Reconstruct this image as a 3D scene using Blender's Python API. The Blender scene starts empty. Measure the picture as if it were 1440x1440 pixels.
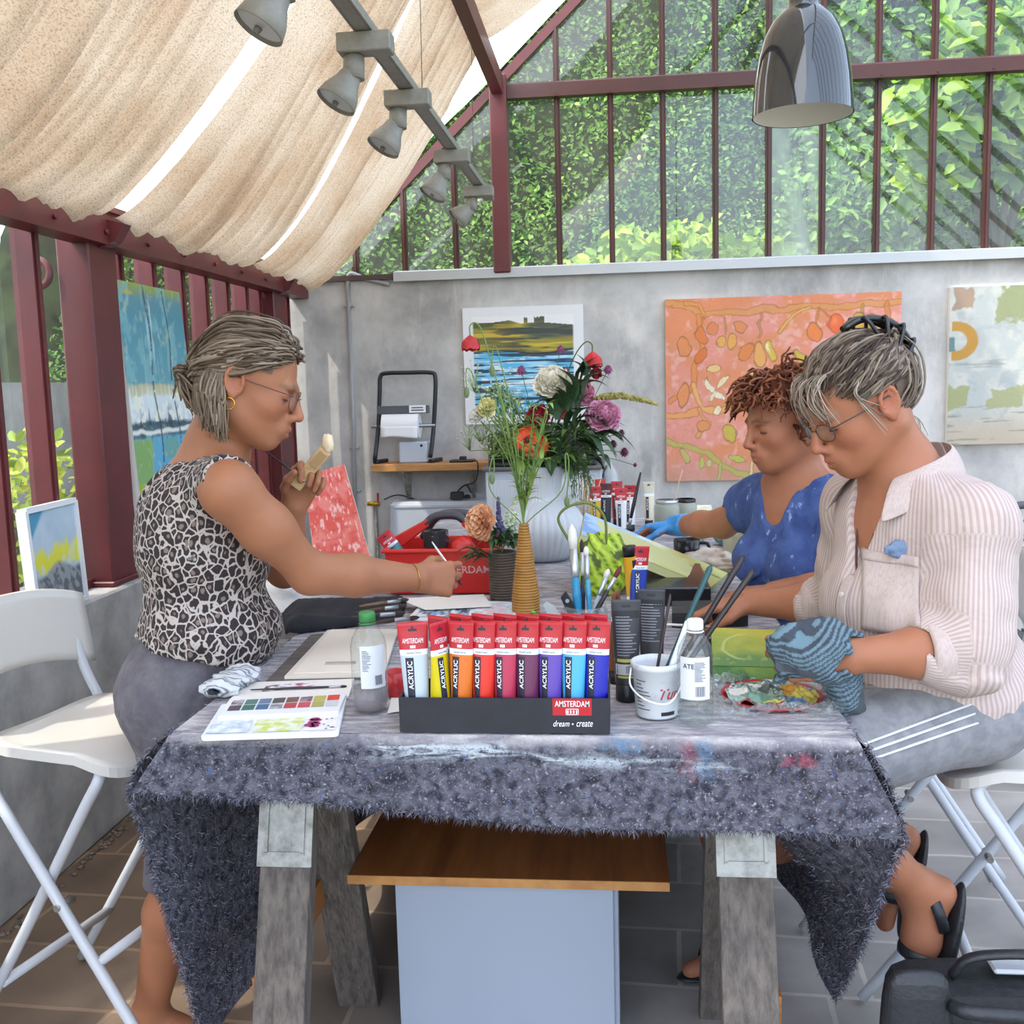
import bpy, bmesh, math, random
import numpy as np
from mathutils import Vector, Matrix, noise as mnoise
random.seed(7); RNG = np.random.default_rng(7)
PI = math.pi
SC = bpy.context.scene
COL = SC.collection
# ---------------------------------------------------------------- camera
FPX = 1440.0; EYE = 1.5
_Y = np.array([(867-720)/FPX, (538-720)/FPX, 1.0]); _Y /= np.linalg.norm(_Y)
_a = .027; _c = -(_a*_Y[0]+_Y[1])/_Y[2]
_D = np.array([_a, 1, _c]); _D /= np.linalg.norm(_D)
_Z = -_D; _X = np.cross(_D, _Y)
if _X[0] < 0: _X = -_X
C2W = np.array([_X, _Y, _Z])
def _ray(u, v): return C2W @ np.array([(u-720)/FPX, (v-720)/FPX, 1.0])
def Py(u, v, y):
    d = _ray(u, v); return Vector(d*(y/d[1])) + Vector((0, 0, EYE))
def Pz(u, v, z):
    d = _ray(u, v); return Vector(d*((z-EYE)/d[2])) + Vector((0, 0, EYE))
def Px(u, v, x):
    d = _ray(u, v); return Vector(d*(x/d[0])) + Vector((0, 0, EYE))
cam = bpy.data.cameras.new('camera'); cam_o = bpy.data.objects.new('camera', cam); COL.objects.link(cam_o)
cam.sensor_width = 36; cam.lens = 36; cam.clip_start = .05; cam.clip_end = 200
r_, d_, f_ = C2W[:, 0], C2W[:, 1], C2W[:, 2]
cam_o.matrix_world = Matrix(((r_[0], -d_[0], -f_[0], 0), (r_[1], -d_[1], -f_[1], 0), (r_[2], -d_[2], -f_[2], EYE), (0, 0, 0, 1)))
SC.camera = cam_o
SC.view_settings.view_transform = 'Standard'; SC.view_settings.look = 'None'
SC.view_settings.gamma = 1; SC.view_settings.use_curve_mapping = False
# ---------------------------------------------------------------- colours and materials
def lin(c):
    return c/12.92 if c <= .04045 else ((c+.055)/1.055)**2.4
def S(h):
    return tuple(lin(int(h[i:i+2], 16)/255) for i in (0, 2, 4))
def S4(h): return S(h)+(1,)
MC = {}
def mat(name, col='808080', rough=.6, metal=0, noise=None, bump=None, spec=.5, coord='Object', trans=0, coat=0, attr=None, sss=0, alpha=1, emit=None, sheen=0):
    """noise=(scale, colour2, contrast_lo, contrast_hi[, stretch xyz]); bump=(scale, strength[, stretch])"""
    if name in MC: return MC[name]
    m = bpy.data.materials.new(name); m.use_nodes = True
    nt = m.node_tree; N = nt.nodes; L = nt.links; b = N['Principled BSDF']
    c = S4(col) if isinstance(col, str) else tuple(col)+(1,)
    b.inputs['Base Color'].default_value = c
    b.inputs['Roughness'].default_value = rough; b.inputs['Metallic'].default_value = metal
    b.inputs['Specular IOR Level'].default_value = spec
    b.inputs['Transmission Weight'].default_value = trans; b.inputs['Coat Weight'].default_value = coat
    b.inputs['Alpha'].default_value = alpha; b.inputs['Sheen Weight'].default_value = sheen
    if sss:
        b.inputs['Subsurface Weight'].default_value = sss; b.inputs['Subsurface Radius'].default_value = (.9, .35, .2); b.inputs['Subsurface Scale'].default_value = .006
    tc = N.new('ShaderNodeTexCoord')
    def mapped(st):
        mp = N.new('ShaderNodeMapping'); L.new(tc.outputs[coord], mp.inputs[0]); mp.inputs['Scale'].default_value = st; return mp.outputs[0]
    src = None
    if attr:
        a = N.new('ShaderNodeAttribute'); a.attribute_name = attr; src = a.outputs['Color']; L.new(src, b.inputs['Base Color'])
    if noise:
        n = N.new('ShaderNodeTexNoise'); n.inputs['Scale'].default_value = noise[0]; n.inputs['Detail'].default_value = 6; n.inputs['Roughness'].default_value = .65
        L.new(mapped(noise[4] if len(noise) > 4 else (1, 1, 1)), n.inputs[0])
        cr = N.new('ShaderNodeMapRange'); cr.inputs[1].default_value = noise[2]; cr.inputs[2].default_value = noise[3]; L.new(n.outputs[0], cr.inputs[0])
        mx = N.new('ShaderNodeMix'); mx.data_type = 'RGBA'; L.new(cr.outputs[0], mx.inputs[0])
        if src: L.new(src, mx.inputs[6])
        else: mx.inputs[6].default_value = c
        mx.inputs[7].default_value = S4(noise[1]); L.new(mx.outputs[2], b.inputs['Base Color'])
    if bump:
        n2 = N.new('ShaderNodeTexNoise'); n2.inputs['Scale'].default_value = bump[0]; n2.inputs['Detail'].default_value = 5
        L.new(mapped(bump[2] if len(bump) > 2 else (1, 1, 1)), n2.inputs[0])
        bp = N.new('ShaderNodeBump'); bp.inputs['Strength'].default_value = bump[1]; bp.inputs['Distance'].default_value = .01
        L.new(n2.outputs[0], bp.inputs['Height']); L.new(bp.outputs[0], b.inputs['Normal'])
    if emit: b.inputs['Emission Color'].default_value = S4(emit[0]); b.inputs['Emission Strength'].default_value = emit[1]
    MC[name] = m; return m
def nodes(m): return m.node_tree.nodes, m.node_tree.links, m.node_tree.nodes['Principled BSDF']
# ---------------------------------------------------------------- mesh building
def V3(p): return Vector(p)
def frame(d):
    d = V3(d).normalized(); up = Vector((0, 0, 1)) if abs(d.z) < .95 else Vector((1, 0, 0))
    a = d.cross(up).normalized(); return a, d.cross(a).normalized()
class MB:
    def __init__(s): s.v = []; s.f = []; s.m = []; s.sm = []; s.c = []; s.cur = (1, 1, 1)
    def add(s, vs, fs, mi=0, smooth=True):
        o = len(s.v); s.v += [tuple(p) for p in vs]; s.c += [s.cur]*len(vs)
        for f in fs: s.f.append([i+o for i in f]); s.m.append(mi); s.sm.append(smooth)
        return s
    def box(s, c, d, R=None, mi=0, bev=0):
        x, y, z = d[0]/2, d[1]/2, d[2]/2; c = V3(c)
        if bev > 0:
            bev = min(bev, x*.9, y*.9, z*.9); vs = []; ids = {}
            for sx in (-1, 1):
                for sy in (-1, 1):
                    for sz in (-1, 1):
                        for ax, q in enumerate(((sx*x, sy*(y-bev), sz*(z-bev)), (sx*(x-bev), sy*y, sz*(z-bev)), (sx*(x-bev), sy*(y-bev), sz*z))):
                            ids[(sx, sy, sz, ax)] = len(vs); vs.append(Vector(q))
            fs = []
            P = lambda sx, sy, sz, a: ids[(sx, sy, sz, a)]
            for q in (-1, 1):
                fs.append([P(q, -1, -1, 0), P(q, 1, -1, 0), P(q, 1, 1, 0), P(q, -1, 1, 0)])
                fs.append([P(-1, q, -1, 1), P(1, q, -1, 1), P(1, q, 1, 1), P(-1, q, 1, 1)])
                fs.append([P(-1, -1, q, 2), P(1, -1, q, 2), P(1, 1, q, 2), P(-1, 1, q, 2)])
                for w in (-1, 1):
                    fs.append([P(q, w, -1, 0), P(q, w, 1, 0), P(q, w, 1, 1), P(q, w, -1, 1)])
                    fs.append([P(q, -1, w, 0), P(q, 1, w, 0), P(q, 1, w, 2), P(q, -1, w, 2)])
                    fs.append([P(-1, q, w, 1), P(1, q, w, 1), P(1, q, w, 2), P(-1, q, w, 2)])
                    for t in (-1, 1): fs.append([P(q, w, t, 0), P(q, w, t, 1), P(q, w, t, 2)])
            cen = Vector((0, 0, 0))
            for f in fs:
                n = (vs[f[1]]-vs[f[0]]).cross(vs[f[2]]-vs[f[0]]); m = sum((vs[i] for i in f), Vector())/len(f)
                if n.dot(m) < 0: f.reverse()
        else:
            vs = [Vector((sx*x, sy*y, sz*z)) for sx in (-1, 1) for sy in (-1, 1) for sz in (-1, 1)]
            fs = [[0, 1, 3, 2], [4, 6, 7, 5], [0, 4, 5, 1], [2, 3, 7, 6], [0, 2, 6, 4], [1, 5, 7, 3]]
        if R is not None: vs = [R @ p for p in vs]
        return s.add([p+c for p in vs], fs, mi, False)
    def bar(s, a, b, w, h, mi=0, up=None):
        """rectangular bar from a to b, w across, h along 'up'"""
        a, b = V3(a), V3(b); d = (b-a).normalized(); u = V3(up) if up else (Vector((0, 0, 1)) if abs(d.z) < .95 else Vector((0, 1, 0)))
        sd = d.cross(u).normalized(); u = sd.cross(d).normalized()
        R = Matrix((d, sd, u)).transposed()
        return s.box((a+b)/2, ((b-a).length, w, h), R, mi)
    def tube(s, path, r, n=10, mi=0, cap=True, closed=False, flat=1, smooth=True):
        path = [V3(p) for p in path]; k = len(path); rs = r if isinstance(r, (list, tuple)) else [r]*k
        vs = []; pa = None
        for i, p in enumerate(path):
            q0 = path[i-1] if (i > 0 or closed) else p; q1 = path[(i+1) % k] if (i < k-1 or closed) else p
            d = (q1-q0); d = d.normalized() if d.length > 1e-9 else Vector((0, 0, 1))
            if pa is None: a, b = frame(d)
            else:
                a = pa-d*pa.dot(d); a = a.normalized() if a.length > 1e-6 else frame(d)[0]; b = d.cross(a)
            pa = a
            for j in range(n):
                t = 2*PI*j/n; vs.append(p+a*math.cos(t)*rs[i]+b*math.sin(t)*rs[i]*flat)
        fs = []
        for i in range(k if closed else k-1):
            for j in range(n):
                fs.append([i*n+j, i*n+(j+1) % n, ((i+1) % k)*n+(j+1) % n, ((i+1) % k)*n+j])
        s.add(vs, fs, mi, smooth)
        if cap and not closed:
            o = len(s.v)-len(vs)
            s.f.append([o+j for j in range(n)][::-1]); s.m.append(mi); s.sm.append(False)
            s.f.append([o+(k-1)*n+j for j in range(n)]); s.m.append(mi); s.sm.append(False)
        return s
    def cyl(s, a, b, r0, r1=None, n=16, mi=0, smooth=True): return s.tube([a, b], [r0, r0 if r1 is None else r1], n, mi, smooth=smooth)
    def lathe(s, prof, c=(0, 0, 0), n=32, mi=0, axis=None, rib=None, cap=(False, False), smooth=True):
        c = V3(c); vs = []
        R = None
        if axis is not None:
            d = V3(axis).normalized(); a, b = frame(d); R = Matrix((a, b, d)).transposed()
        for (r, z) in prof:
            for j in range(n):
                t = 2*PI*j/n; rr = r*(1+(rib(t, z) if rib else 0)); p = Vector((rr*math.cos(t), rr*math.sin(t), z))
                vs.append((R @ p if R else p)+c)
        fs = [[i*n+j, i*n+(j+1) % n, (i+1)*n+(j+1) % n, (i+1)*n+j] for i in range(len(prof)-1) for j in range(n)]
        if cap[0]: fs.append([j for j in range(n)][::-1])
        if cap[1]: fs.append([(len(prof)-1)*n+j for j in range(n)])
        return s.add(vs, fs, mi, smooth)
    def ell(s, c, r, n=16, m=10, mi=0, R=None, fn=None):
        c = V3(c); r = (r, r, r) if not isinstance(r, (tuple, list)) else r; vs = []
        for i in range(m+1):
            th = PI*i/m
            for j in range(n):
                ph = 2*PI*j/n; p = Vector((math.sin(th)*math.cos(ph), math.sin(th)*math.sin(ph), math.cos(th)))
                k = fn(p) if fn else 1
                p = Vector((p.x*r[0]*k, p.y*r[1]*k, p.z*r[2]*k)); vs.append((R @ p if R else p)+c)
        return s.add(vs, [[i*n+j, (i+1)*n+j, (i+1)*n+(j+1) % n, i*n+(j+1) % n] for i in range(m) for j in range(n)], mi)
    def grid(s, fn, nu, nv, mi=0, smooth=True, wrap=False):
        vs = [fn(i/nu, j/nv) for i in range(nu+1) for j in range(nv+1)]
        return s.add(vs, [[i*(nv+1)+j, (i+1)*(nv+1)+j, (i+1)*(nv+1)+j+1, i*(nv+1)+j+1] for i in range(nu) for j in range(nv)], mi, smooth)
    def prism(s, pts, n, d, mi=0, o=None):
        """polygon pts (3D) extruded by vector n*d"""
        pts = [V3(p) for p in pts]; k = len(pts); e = V3(n).normalized()*d
        vs = pts+[p+e for p in pts]
        fs = [list(range(k))[::-1], [k+i for i in range(k)]]+[[i, (i+1) % k, k+(i+1) % k, k+i] for i in range(k)]
        return s.add(vs, fs, mi, False)
    def build(s, name, mats, parent=None, attr=False, bevel=0, subsurf=0, solid=0, recalc=True):
        me = bpy.data.meshes.new(name); me.from_pydata(s.v, [], s.f); mats = mats if isinstance(mats, (list, tuple)) else [mats]
        for m in mats: me.materials.append(m)
        me.polygons.foreach_set('material_index', s.m); me.polygons.foreach_set('use_smooth', s.sm)
        if attr:
            a = me.attributes.new('pig', 'FLOAT_COLOR', 'POINT'); a.data.foreach_set('color', np.hstack([np.array(s.c, dtype=np.float32), np.ones((len(s.c), 1), np.float32)]).ravel())
        me.update()
        if recalc:
            bm = bmesh.new(); bm.from_mesh(me); bmesh.ops.recalc_face_normals(bm, faces=bm.faces); bm.to_mesh(me); bm.free()
        return link(name, me, parent, bevel, subsurf, solid)
def link(name, me, parent=None, bevel=0, subsurf=0, solid=0):
    o = bpy.data.objects.new(name, me); COL.objects.link(o)
    if parent is not None:
        o.parent = parent
        o.matrix_parent_inverse = WM[parent.name].inverted(); WM[o.name] = Matrix.Identity(4)
    else: WM[o.name] = Matrix.Identity(4)
    if solid: md = o.modifiers.new('solid', 'SOLIDIFY'); md.thickness = solid; md.offset = 0
    if bevel: md = o.modifiers.new('bevel', 'BEVEL'); md.width = bevel; md.segments = 2; md.limit_method = 'ANGLE'; md.angle_limit = .7
    if subsurf: md = o.modifiers.new('sub', 'SUBSURF'); md.levels = md.render_levels = subsurf
    return o
WM = {}
def np_mesh(name, V, Fq, mats, parent=None, col=None, smooth=True, fmat=None):
    """fast mesh from numpy arrays; Fq is (m,3) or (m,4)"""
    me = bpy.data.meshes.new(name); V = np.asarray(V, np.float32); Fq = np.asarray(Fq, np.int32); k = Fq.shape[1]
    me.vertices.add(len(V)); me.vertices.foreach_set('co', V.ravel())
    me.loops.add(Fq.size); me.loops.foreach_set('vertex_index', Fq.ravel())
    me.polygons.add(len(Fq)); me.polygons.foreach_set('loop_start', np.arange(len(Fq), dtype=np.int32)*k)
    me.polygons.foreach_set('use_smooth', np.full(len(Fq), smooth, bool))
    for m in (mats if isinstance(mats, (list, tuple)) else [mats]): me.materials.append(m)
    if fmat is not None: me.polygons.foreach_set('material_index', np.asarray(fmat, np.int32))
    if col is not None:
        a = me.attributes.new('pig', 'FLOAT_COLOR', 'POINT'); a.data.foreach_set('color', np.hstack([np.asarray(col, np.float32), np.ones((len(V), 1), np.float32)]).ravel())
    me.update(calc_edges=True); me.validate()
    return link(name, me, parent)
def tag(o, label=None, cat=None, group=None, kind=None):
    if label: o['label'] = label
    if cat: o['category'] = cat
    if group: o['group'] = group
    if kind: o['kind'] = kind
    return o
def thing(name, label, cat, loc, group=None):
    o = bpy.data.objects.new(name, None); COL.objects.link(o); o.empty_display_size = .05
    o.location = V3(loc); WM[o.name] = Matrix.Translation(V3(loc)); return tag(o, label, cat, group)
def struct(o, label=None): o['kind'] = 'structure'; o['label'] = label or o.name.replace('_', ' '); return o
def dup(root, loc=None, rotz=None, label=None, group=None):
    r = root.copy(); COL.objects.link(r); WM[r.name] = WM[root.name].copy()
    if loc is not None: r.location = loc
    if rotz is not None: r.rotation_euler = (0, 0, rotz)
    if label: r['label'] = label
    if group: r['group'] = group
    kids = [o for o in COL.objects if o.parent == root]
    for ch in kids:
        c = ch.copy(); COL.objects.link(c); c.parent = r; c.matrix_parent_inverse = ch.matrix_parent_inverse.copy()
        for g in [o for o in COL.objects if o.parent == ch]:
            d = g.copy(); COL.objects.link(d); d.parent = c; d.matrix_parent_inverse = g.matrix_parent_inverse.copy()
    return r
def text_mesh(mb, body, origin, right, up, height, mi=0, width=None, shear=0, depth=.0006, bold=0):
    """letters built as flat raised shapes on a surface: origin = lower-left corner"""
    cu = bpy.data.curves.new('t', 'FONT'); cu.body = body; cu.size = 1; cu.shear = shear; cu.resolution_u = 3; cu.offset = bold
    o = bpy.data.objects.new('t', cu); COL.objects.link(o); dg = bpy.context.evaluated_depsgraph_get(); me = bpy.data.meshes.new_from_object(o.evaluated_get(dg))
    vs = np.array([v.co[:] for v in me.vertices]); fs = [list(p.vertices) for p in me.polygons]
    bpy.data.objects.remove(o); bpy.data.curves.remove(cu); bpy.data.meshes.remove(me)
    if len(vs) == 0: return
    x0, x1, y0, y1 = vs[:, 0].min(), vs[:, 0].max(), vs[:, 1].min(), vs[:, 1].max()
    k = height/(y1-y0); kx = width/(x1-x0) if width else k
    R = V3(right).normalized(); U = V3(up).normalized(); n = R.cross(U).normalized(); O = V3(origin)
    pts = [O+R*((x-x0)*kx)+U*((y-y0)*k)+n*depth for x, y, _ in vs]
    mb.add(pts, fs, mi, False)
def bez(pts, n=12):
    """Catmull-Rom through points"""
    P = [V3(p) for p in pts]; P = [P[0]*2-P[1]]+P+[P[-1]*2-P[-2]]; out = []
    for i in range(1, len(P)-2):
        for k in range(n):
            t = k/n; a, b, c, d = P[i-1], P[i], P[i+1], P[i+2]
            out.append(.5*((2*b)+(c-a)*t+(2*a-5*b+4*c-d)*t*t+(3*b-a-3*c+d)*t**3))
    out.append(P[-2]); return out
def fbm(x, y, z=0.0, oct=3):
    return mnoise.fractal(Vector((x, y, z)), 1.0, 2.0, oct)
def vnoise(X, Y, seed=0, oct=4, gain=.5):
    """numpy value noise in 0..1"""
    out = np.zeros_like(X, dtype=float); amp = 1; tot = 0
    for o in range(oct):
        xi = np.floor(X).astype(int); yi = np.floor(Y).astype(int); fx = X-xi; fy = Y-yi; fx = fx*fx*(3-2*fx); fy = fy*fy*(3-2*fy)
        def h(i, j):
            q = (i*374761393+j*668265263+(seed+o)*2147483647*31) & 0x7fffffff
            q = ((q ^ (q >> 13))*1274126177) & 0x7fffffff
            return ((q ^ (q >> 16)) & 0xffff)/65535
        v = h(xi, yi)*(1-fx)*(1-fy)+h(xi+1, yi)*fx*(1-fy)+h(xi, yi+1)*(1-fx)*fy+h(xi+1, yi+1)*fx*fy
        out += v*amp; tot += amp; amp *= gain; X = X*2.03+17; Y = Y*2.03+31
    return out/tot
# ---------------------------------------------------------------- signed-distance modelling for bodies and clothes
class SDF:
    def __init__(s): s.p = []
    def cone(s, a, b, r1, r2, k=.02, op='u'):
        s.p.append(('c', np.array(a, float), np.array(b, float), r1, r2, k, op)); return s
    def chain(s, pts, rs, k=.02, op='u'):
        for i in range(len(pts)-1): s.cone(pts[i], pts[i+1], rs[i], rs[i+1], k, op)
        return s
    def ell(s, c, r, R=None, k=.02, op='u'):
        s.p.append(('e', np.array(c, float), np.array(r, float)*np.ones(3), np.eye(3) if R is None else np.array(R, float), 0, k, op)); return s
    def plane(s, p, n, k=.0):   # keep the side n points away from
        s.p.append(('p', np.array(p, float), np.array(n, float)/np.linalg.norm(n), 0, 0, k, 'i')); return s
    def bbox(s, q, pad):
        if q[0] == 'c':
            r = max(q[3], q[4]); return np.minimum(q[1], q[2])-r-pad, np.maximum(q[1], q[2])+r+pad
        r = q[2].max(); return q[1]-r-pad, q[1]+r+pad
    def ev(s, q, P):
        if q[0] == 'c':
            a, b = q[1], q[2]; ba = b-a; L = float(ba@ba) or 1e-9; t = np.clip(((P-a)@ba)/L, 0, 1)
            return np.linalg.norm(P-a-t[..., None]*ba, axis=-1)-(q[3]+t*(q[4]-q[3]))
        if q[0] == 'e':
            w = (P-q[1])@q[3]; k0 = np.linalg.norm(w/q[2], axis=-1); k1 = np.linalg.norm(w/(q[2]**2), axis=-1)+1e-9
            return k0*(k0-1)/k1
        return (P-q[1])@q[2]
    def comb(s, F, d, k, op):
        if op == 'i': return np.maximum(F, d)
        if op == 's': d = -d
        if k <= 0: return np.minimum(F, d) if op == 'u' else np.maximum(F, d)
        h = np.clip(k-np.abs(F-d), 0, None)/k
        return np.minimum(F, d)-h*h*k*.25 if op == 'u' else np.maximum(F, d)+h*h*k*.25
    def mesh(s, vox=.004, disp=None, smooth=1, lo=None, hi=None):
        los, his = zip(*[s.bbox(q, .012) for q in s.p if q[6] == 'u'])
        lo = np.min(los, 0) if lo is None else np.array(lo); hi = np.max(his, 0) if hi is None else np.array(hi)
        n = np.ceil((hi-lo)/vox).astype(int)+1
        F = np.full(n, .2, np.float32)
        ax = [lo[i]+vox*np.arange(n[i]) for i in range(3)]
        for q in s.p:
            if q[0] == 'p': i0, i1 = np.zeros(3, int), n
            else:
                b0, b1 = s.bbox(q, q[5]+.015+(.02 if q[6] == 's' else 0)); i0 = np.clip(((b0-lo)/vox).astype(int), 0, n); i1 = np.clip(((b1-lo)/vox).astype(int)+2, 0, n)
            if np.any(i1 <= i0): continue
            sl = tuple(slice(i0[i], i1[i]) for i in range(3))
            if q[0] == 'p':
                g = (ax[0]-q[1][0])[:, None, None]*q[2][0]+(ax[1]-q[1][1])[None, :, None]*q[2][1]+(ax[2]-q[1][2])[None, None, :]*q[2][2]
                F = np.maximum(F, g.astype(np.float32)); continue
            P = np.stack(np.meshgrid(ax[0][sl[0]], ax[1][sl[1]], ax[2][sl[2]], indexing='ij'), -1)
            F[sl] = s.comb(F[sl], s.ev(q, P), q[5], q[6])
        if disp is not None:
            idx = np.argwhere(np.abs(F) < .03); P = lo+idx*vox
            F[tuple(idx.T)] += disp(P)
        return surfnets(F, lo, vox, smooth)
def surfnets(F, lo, vox, smooth=1):
    F[0], F[-1], F[:, 0], F[:, -1], F[:, :, 0], F[:, :, -1] = (.2,)*6
    s = (F < 0); nx, ny, nz = [q-1 for q in F.shape]
    cnt = np.zeros((nx, ny, nz), np.uint8)
    for a in (0, 1):
        for b in (0, 1):
            for c in (0, 1): cnt += s[a:nx+a, b:ny+b, c:nz+c]
    act = np.argwhere((cnt > 0) & (cnt < 8)); idm = np.full((nx, ny, nz), -1, np.int32); idm[tuple(act.T)] = np.arange(len(act))
    acc = np.zeros((len(act), 3)); num = np.zeros(len(act))
    cs = [(0, 0, 0), (1, 0, 0), (0, 1, 0), (1, 1, 0), (0, 0, 1), (1, 0, 1), (0, 1, 1), (1, 1, 1)]
    fv = [F[act[:, 0]+c[0], act[:, 1]+c[1], act[:, 2]+c[2]] for c in cs]
    for i, j in ((0, 1), (2, 3), (4, 5), (6, 7), (0, 2), (1, 3), (4, 6), (5, 7), (0, 4), (1, 5), (2, 6), (3, 7)):
        m = (fv[i] < 0) != (fv[j] < 0); t = np.where(m, fv[i]/np.where(m, fv[i]-fv[j], 1), 0)
        p = np.array(cs[i])+t[:, None]*(np.array(cs[j])-np.array(cs[i])); acc += p*m[:, None]; num += m
    V = lo+vox*(act+acc/num[:, None]); Q = []
    for ax in range(3):
        o1, o2 = [(1, 2), (2, 0), (0, 1)][ax]
        A = [slice(None)]*3; B = [slice(None)]*3; A[ax] = slice(0, -1); B[ax] = slice(1, None)
        ch = np.argwhere(s[tuple(A)] != s[tuple(B)])
        ch = ch[(ch[:, o1] > 0) & (ch[:, o2] > 0)]
        e1 = np.zeros(3, int); e1[o1] = 1; e2 = np.zeros(3, int); e2[o2] = 1
        ok = (ch[:, o1] < idm.shape[o1]) & (ch[:, o2] < idm.shape[o2]); ch = ch[ok]
        q = np.stack([idm[tuple((ch-e1-e2).T)], idm[tuple((ch-e2).T)], idm[tuple(ch.T)], idm[tuple((ch-e1).T)]], 1)
        fl = ~s[tuple(ch.T)]; q[fl] = q[fl][:, ::-1]; Q.append(q)
    Q = np.concatenate(Q); Q = Q[(Q >= 0).all(1)]
    for _ in range(smooth):
        A = np.zeros_like(V); n = np.zeros(len(V))
        for a in range(4):
            for b in ((a+1) % 4, (a-1) % 4): np.add.at(A, Q[:, a], V[Q[:, b]]); np.add.at(n, Q[:, a], 1)
        V = V*.5+.5*A/np.maximum(n, 1)[:, None]
    return V, Q
# ================================================================ SETTING
XL, YB, XR, XRIDGE = -1.77, 5.9, 4.9, 1.565
SILL, EAVE = .82, 2.1
def roofz(x): return EAVE+.93*(x-XL) if x < XRIDGE else EAVE+.93*(XRIDGE-XL)-(x-XRIDGE)*.93
ZR = roofz(XRIDGE)
Y0 = -1.6                                   # room is modelled from behind the photographer to the back wall
glaz = mat('glazing_red', '4d2621', .45, noise=(3, '3f1f1c', .35, .7)); red = mat('red_paint', '632629', .42, noise=(3, '4f1f21', .35, .7), spec=.5)
conc = mat('plaster', 'c6c3bf', .85, noise=(2.2, '9b9895', .38, .68), bump=(9, .35))
N, L, b = nodes(conc)
# second layer of trowel streaks and pale blotches
n3 = N.new('ShaderNodeTexNoise'); n3.inputs['Scale'].default_value = 7; n3.inputs['Detail'].default_value = 9; n3.inputs['Roughness'].default_value = .7
mp3 = N.new('ShaderNodeMapping'); mp3.inputs['Scale'].default_value = (1, 1, .35); tc3 = [q for q in N if q.type == 'TEX_COORD'][0]
L.new(tc3.outputs['Object'], mp3.inputs[0]); L.new(mp3.outputs[0], n3.inputs[0])
mr3 = N.new('ShaderNodeMapRange'); mr3.inputs[1].default_value = .5; mr3.inputs[2].default_value = .75; L.new(n3.outputs[0], mr3.inputs[0])
mx3 = N.new('ShaderNodeMix'); mx3.data_type = 'RGBA'; prev = b.inputs['Base Color'].links[0].from_socket
L.new(mr3.outputs[0], mx3.inputs[0]); L.new(prev, mx3.inputs[6]); mx3.inputs[7].default_value = S4('cfcac4'); L.new(mx3.outputs[2], b.inputs['Base Color'])
lowconc = mat('low_wall_plaster', 'b5b3af', .9, noise=(5, '8a8986', .35, .7), bump=(14, .6))
# --- floor of stone pavers
fl = bpy.data.materials.new('stone_pavers'); fl.use_nodes = True; N, L, b = nodes(fl)
tc = N.new('ShaderNodeTexCoord'); mp = N.new('ShaderNodeMapping'); mp.inputs['Rotation'].default_value = (0, 0, .06); L.new(tc.outputs['Object'], mp.inputs[0])
nz = N.new('ShaderNodeTexNoise'); nz.inputs['Scale'].default_value = 5; L.new(tc.outputs['Object'], nz.inputs[0])
add = N.new('ShaderNodeVectorMath'); add.operation = 'MULTIPLY_ADD'; L.new(nz.outputs['Color'], add.inputs[0]); add.inputs[1].default_value = (.02, .02, 0); L.new(mp.outputs[0], add.inputs[2])
br = N.new('ShaderNodeTexBrick'); br.inputs['Scale'].default_value = 1; br.inputs['Brick Width'].default_value = .46; br.inputs['Row Height'].default_value = .27; br.inputs['Mortar Size'].default_value = .007
br.inputs['Color1'].default_value = S4('a29c96'); br.inputs['Color2'].default_value = S4('88827d'); br.inputs['Mortar'].default_value = S4('b3aaa0'); br.offset = .37; br.squash = 1.25
L.new(add.outputs[0], br.inputs[0])
n2 = N.new('ShaderNodeTexNoise'); n2.inputs['Scale'].default_value = 3.5; n2.inputs['Detail'].default_value = 8; L.new(tc.outputs['Object'], n2.inputs[0])
mr = N.new('ShaderNodeMapRange'); mr.inputs[1].default_value = .35; mr.inputs[2].default_value = .7; mr.inputs[3].default_value = .72; mr.inputs[4].default_value = 1.15; L.new(n2.outputs[0], mr.inputs[0])
mul = N.new('ShaderNodeMix'); mul.data_type = 'RGBA'; mul.blend_type = 'MULTIPLY'; mul.inputs[0].default_value = 1; L.new(br.outputs[0], mul.inputs[6]); L.new(mr.outputs[0], mul.inputs[7])
# stones nearer the low wall are browner
sx = N.new('ShaderNodeSeparateXYZ'); L.new(tc.outputs['Object'], sx.inputs[0]); mr2 = N.new('ShaderNodeMapRange'); mr2.inputs[1].default_value = -.9; mr2.inputs[2].default_value = -.2; mr2.inputs[3].default_value = .75; mr2.inputs[4].default_value = 0; L.new(sx.outputs[0], mr2.inputs[0])
br2 = N.new('ShaderNodeMix'); br2.data_type = 'RGBA'; br2.blend_type = 'MULTIPLY'; L.new(mr2.outputs[0], br2.inputs[0]); L.new(mul.outputs[2], br2.inputs[6]); br2.inputs[7].default_value = S4('e2bd92'); L.new(br2.outputs[2], b.inputs['Base Color'])
b.inputs['Roughness'].default_value = .62
bp = N.new('ShaderNodeBump'); bp.inputs['Strength'].default_value = .5; bp.inputs['Distance'].default_value = .012
hm = N.new('ShaderNodeMath'); hm.operation = 'SUBTRACT'; L.new(n2.outputs[0], hm.inputs[0]); L.new(br.outputs['Fac'], hm.inputs[1]); L.new(hm.outputs[0], bp.inputs['Height']); L.new(bp.outputs[0], b.inputs['Normal'])
struct(MB().box(((XL+XR)/2, (Y0+YB)/2, -.05), (XR-XL+.6, YB-Y0+.6, .1)).build('floor', fl))
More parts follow.
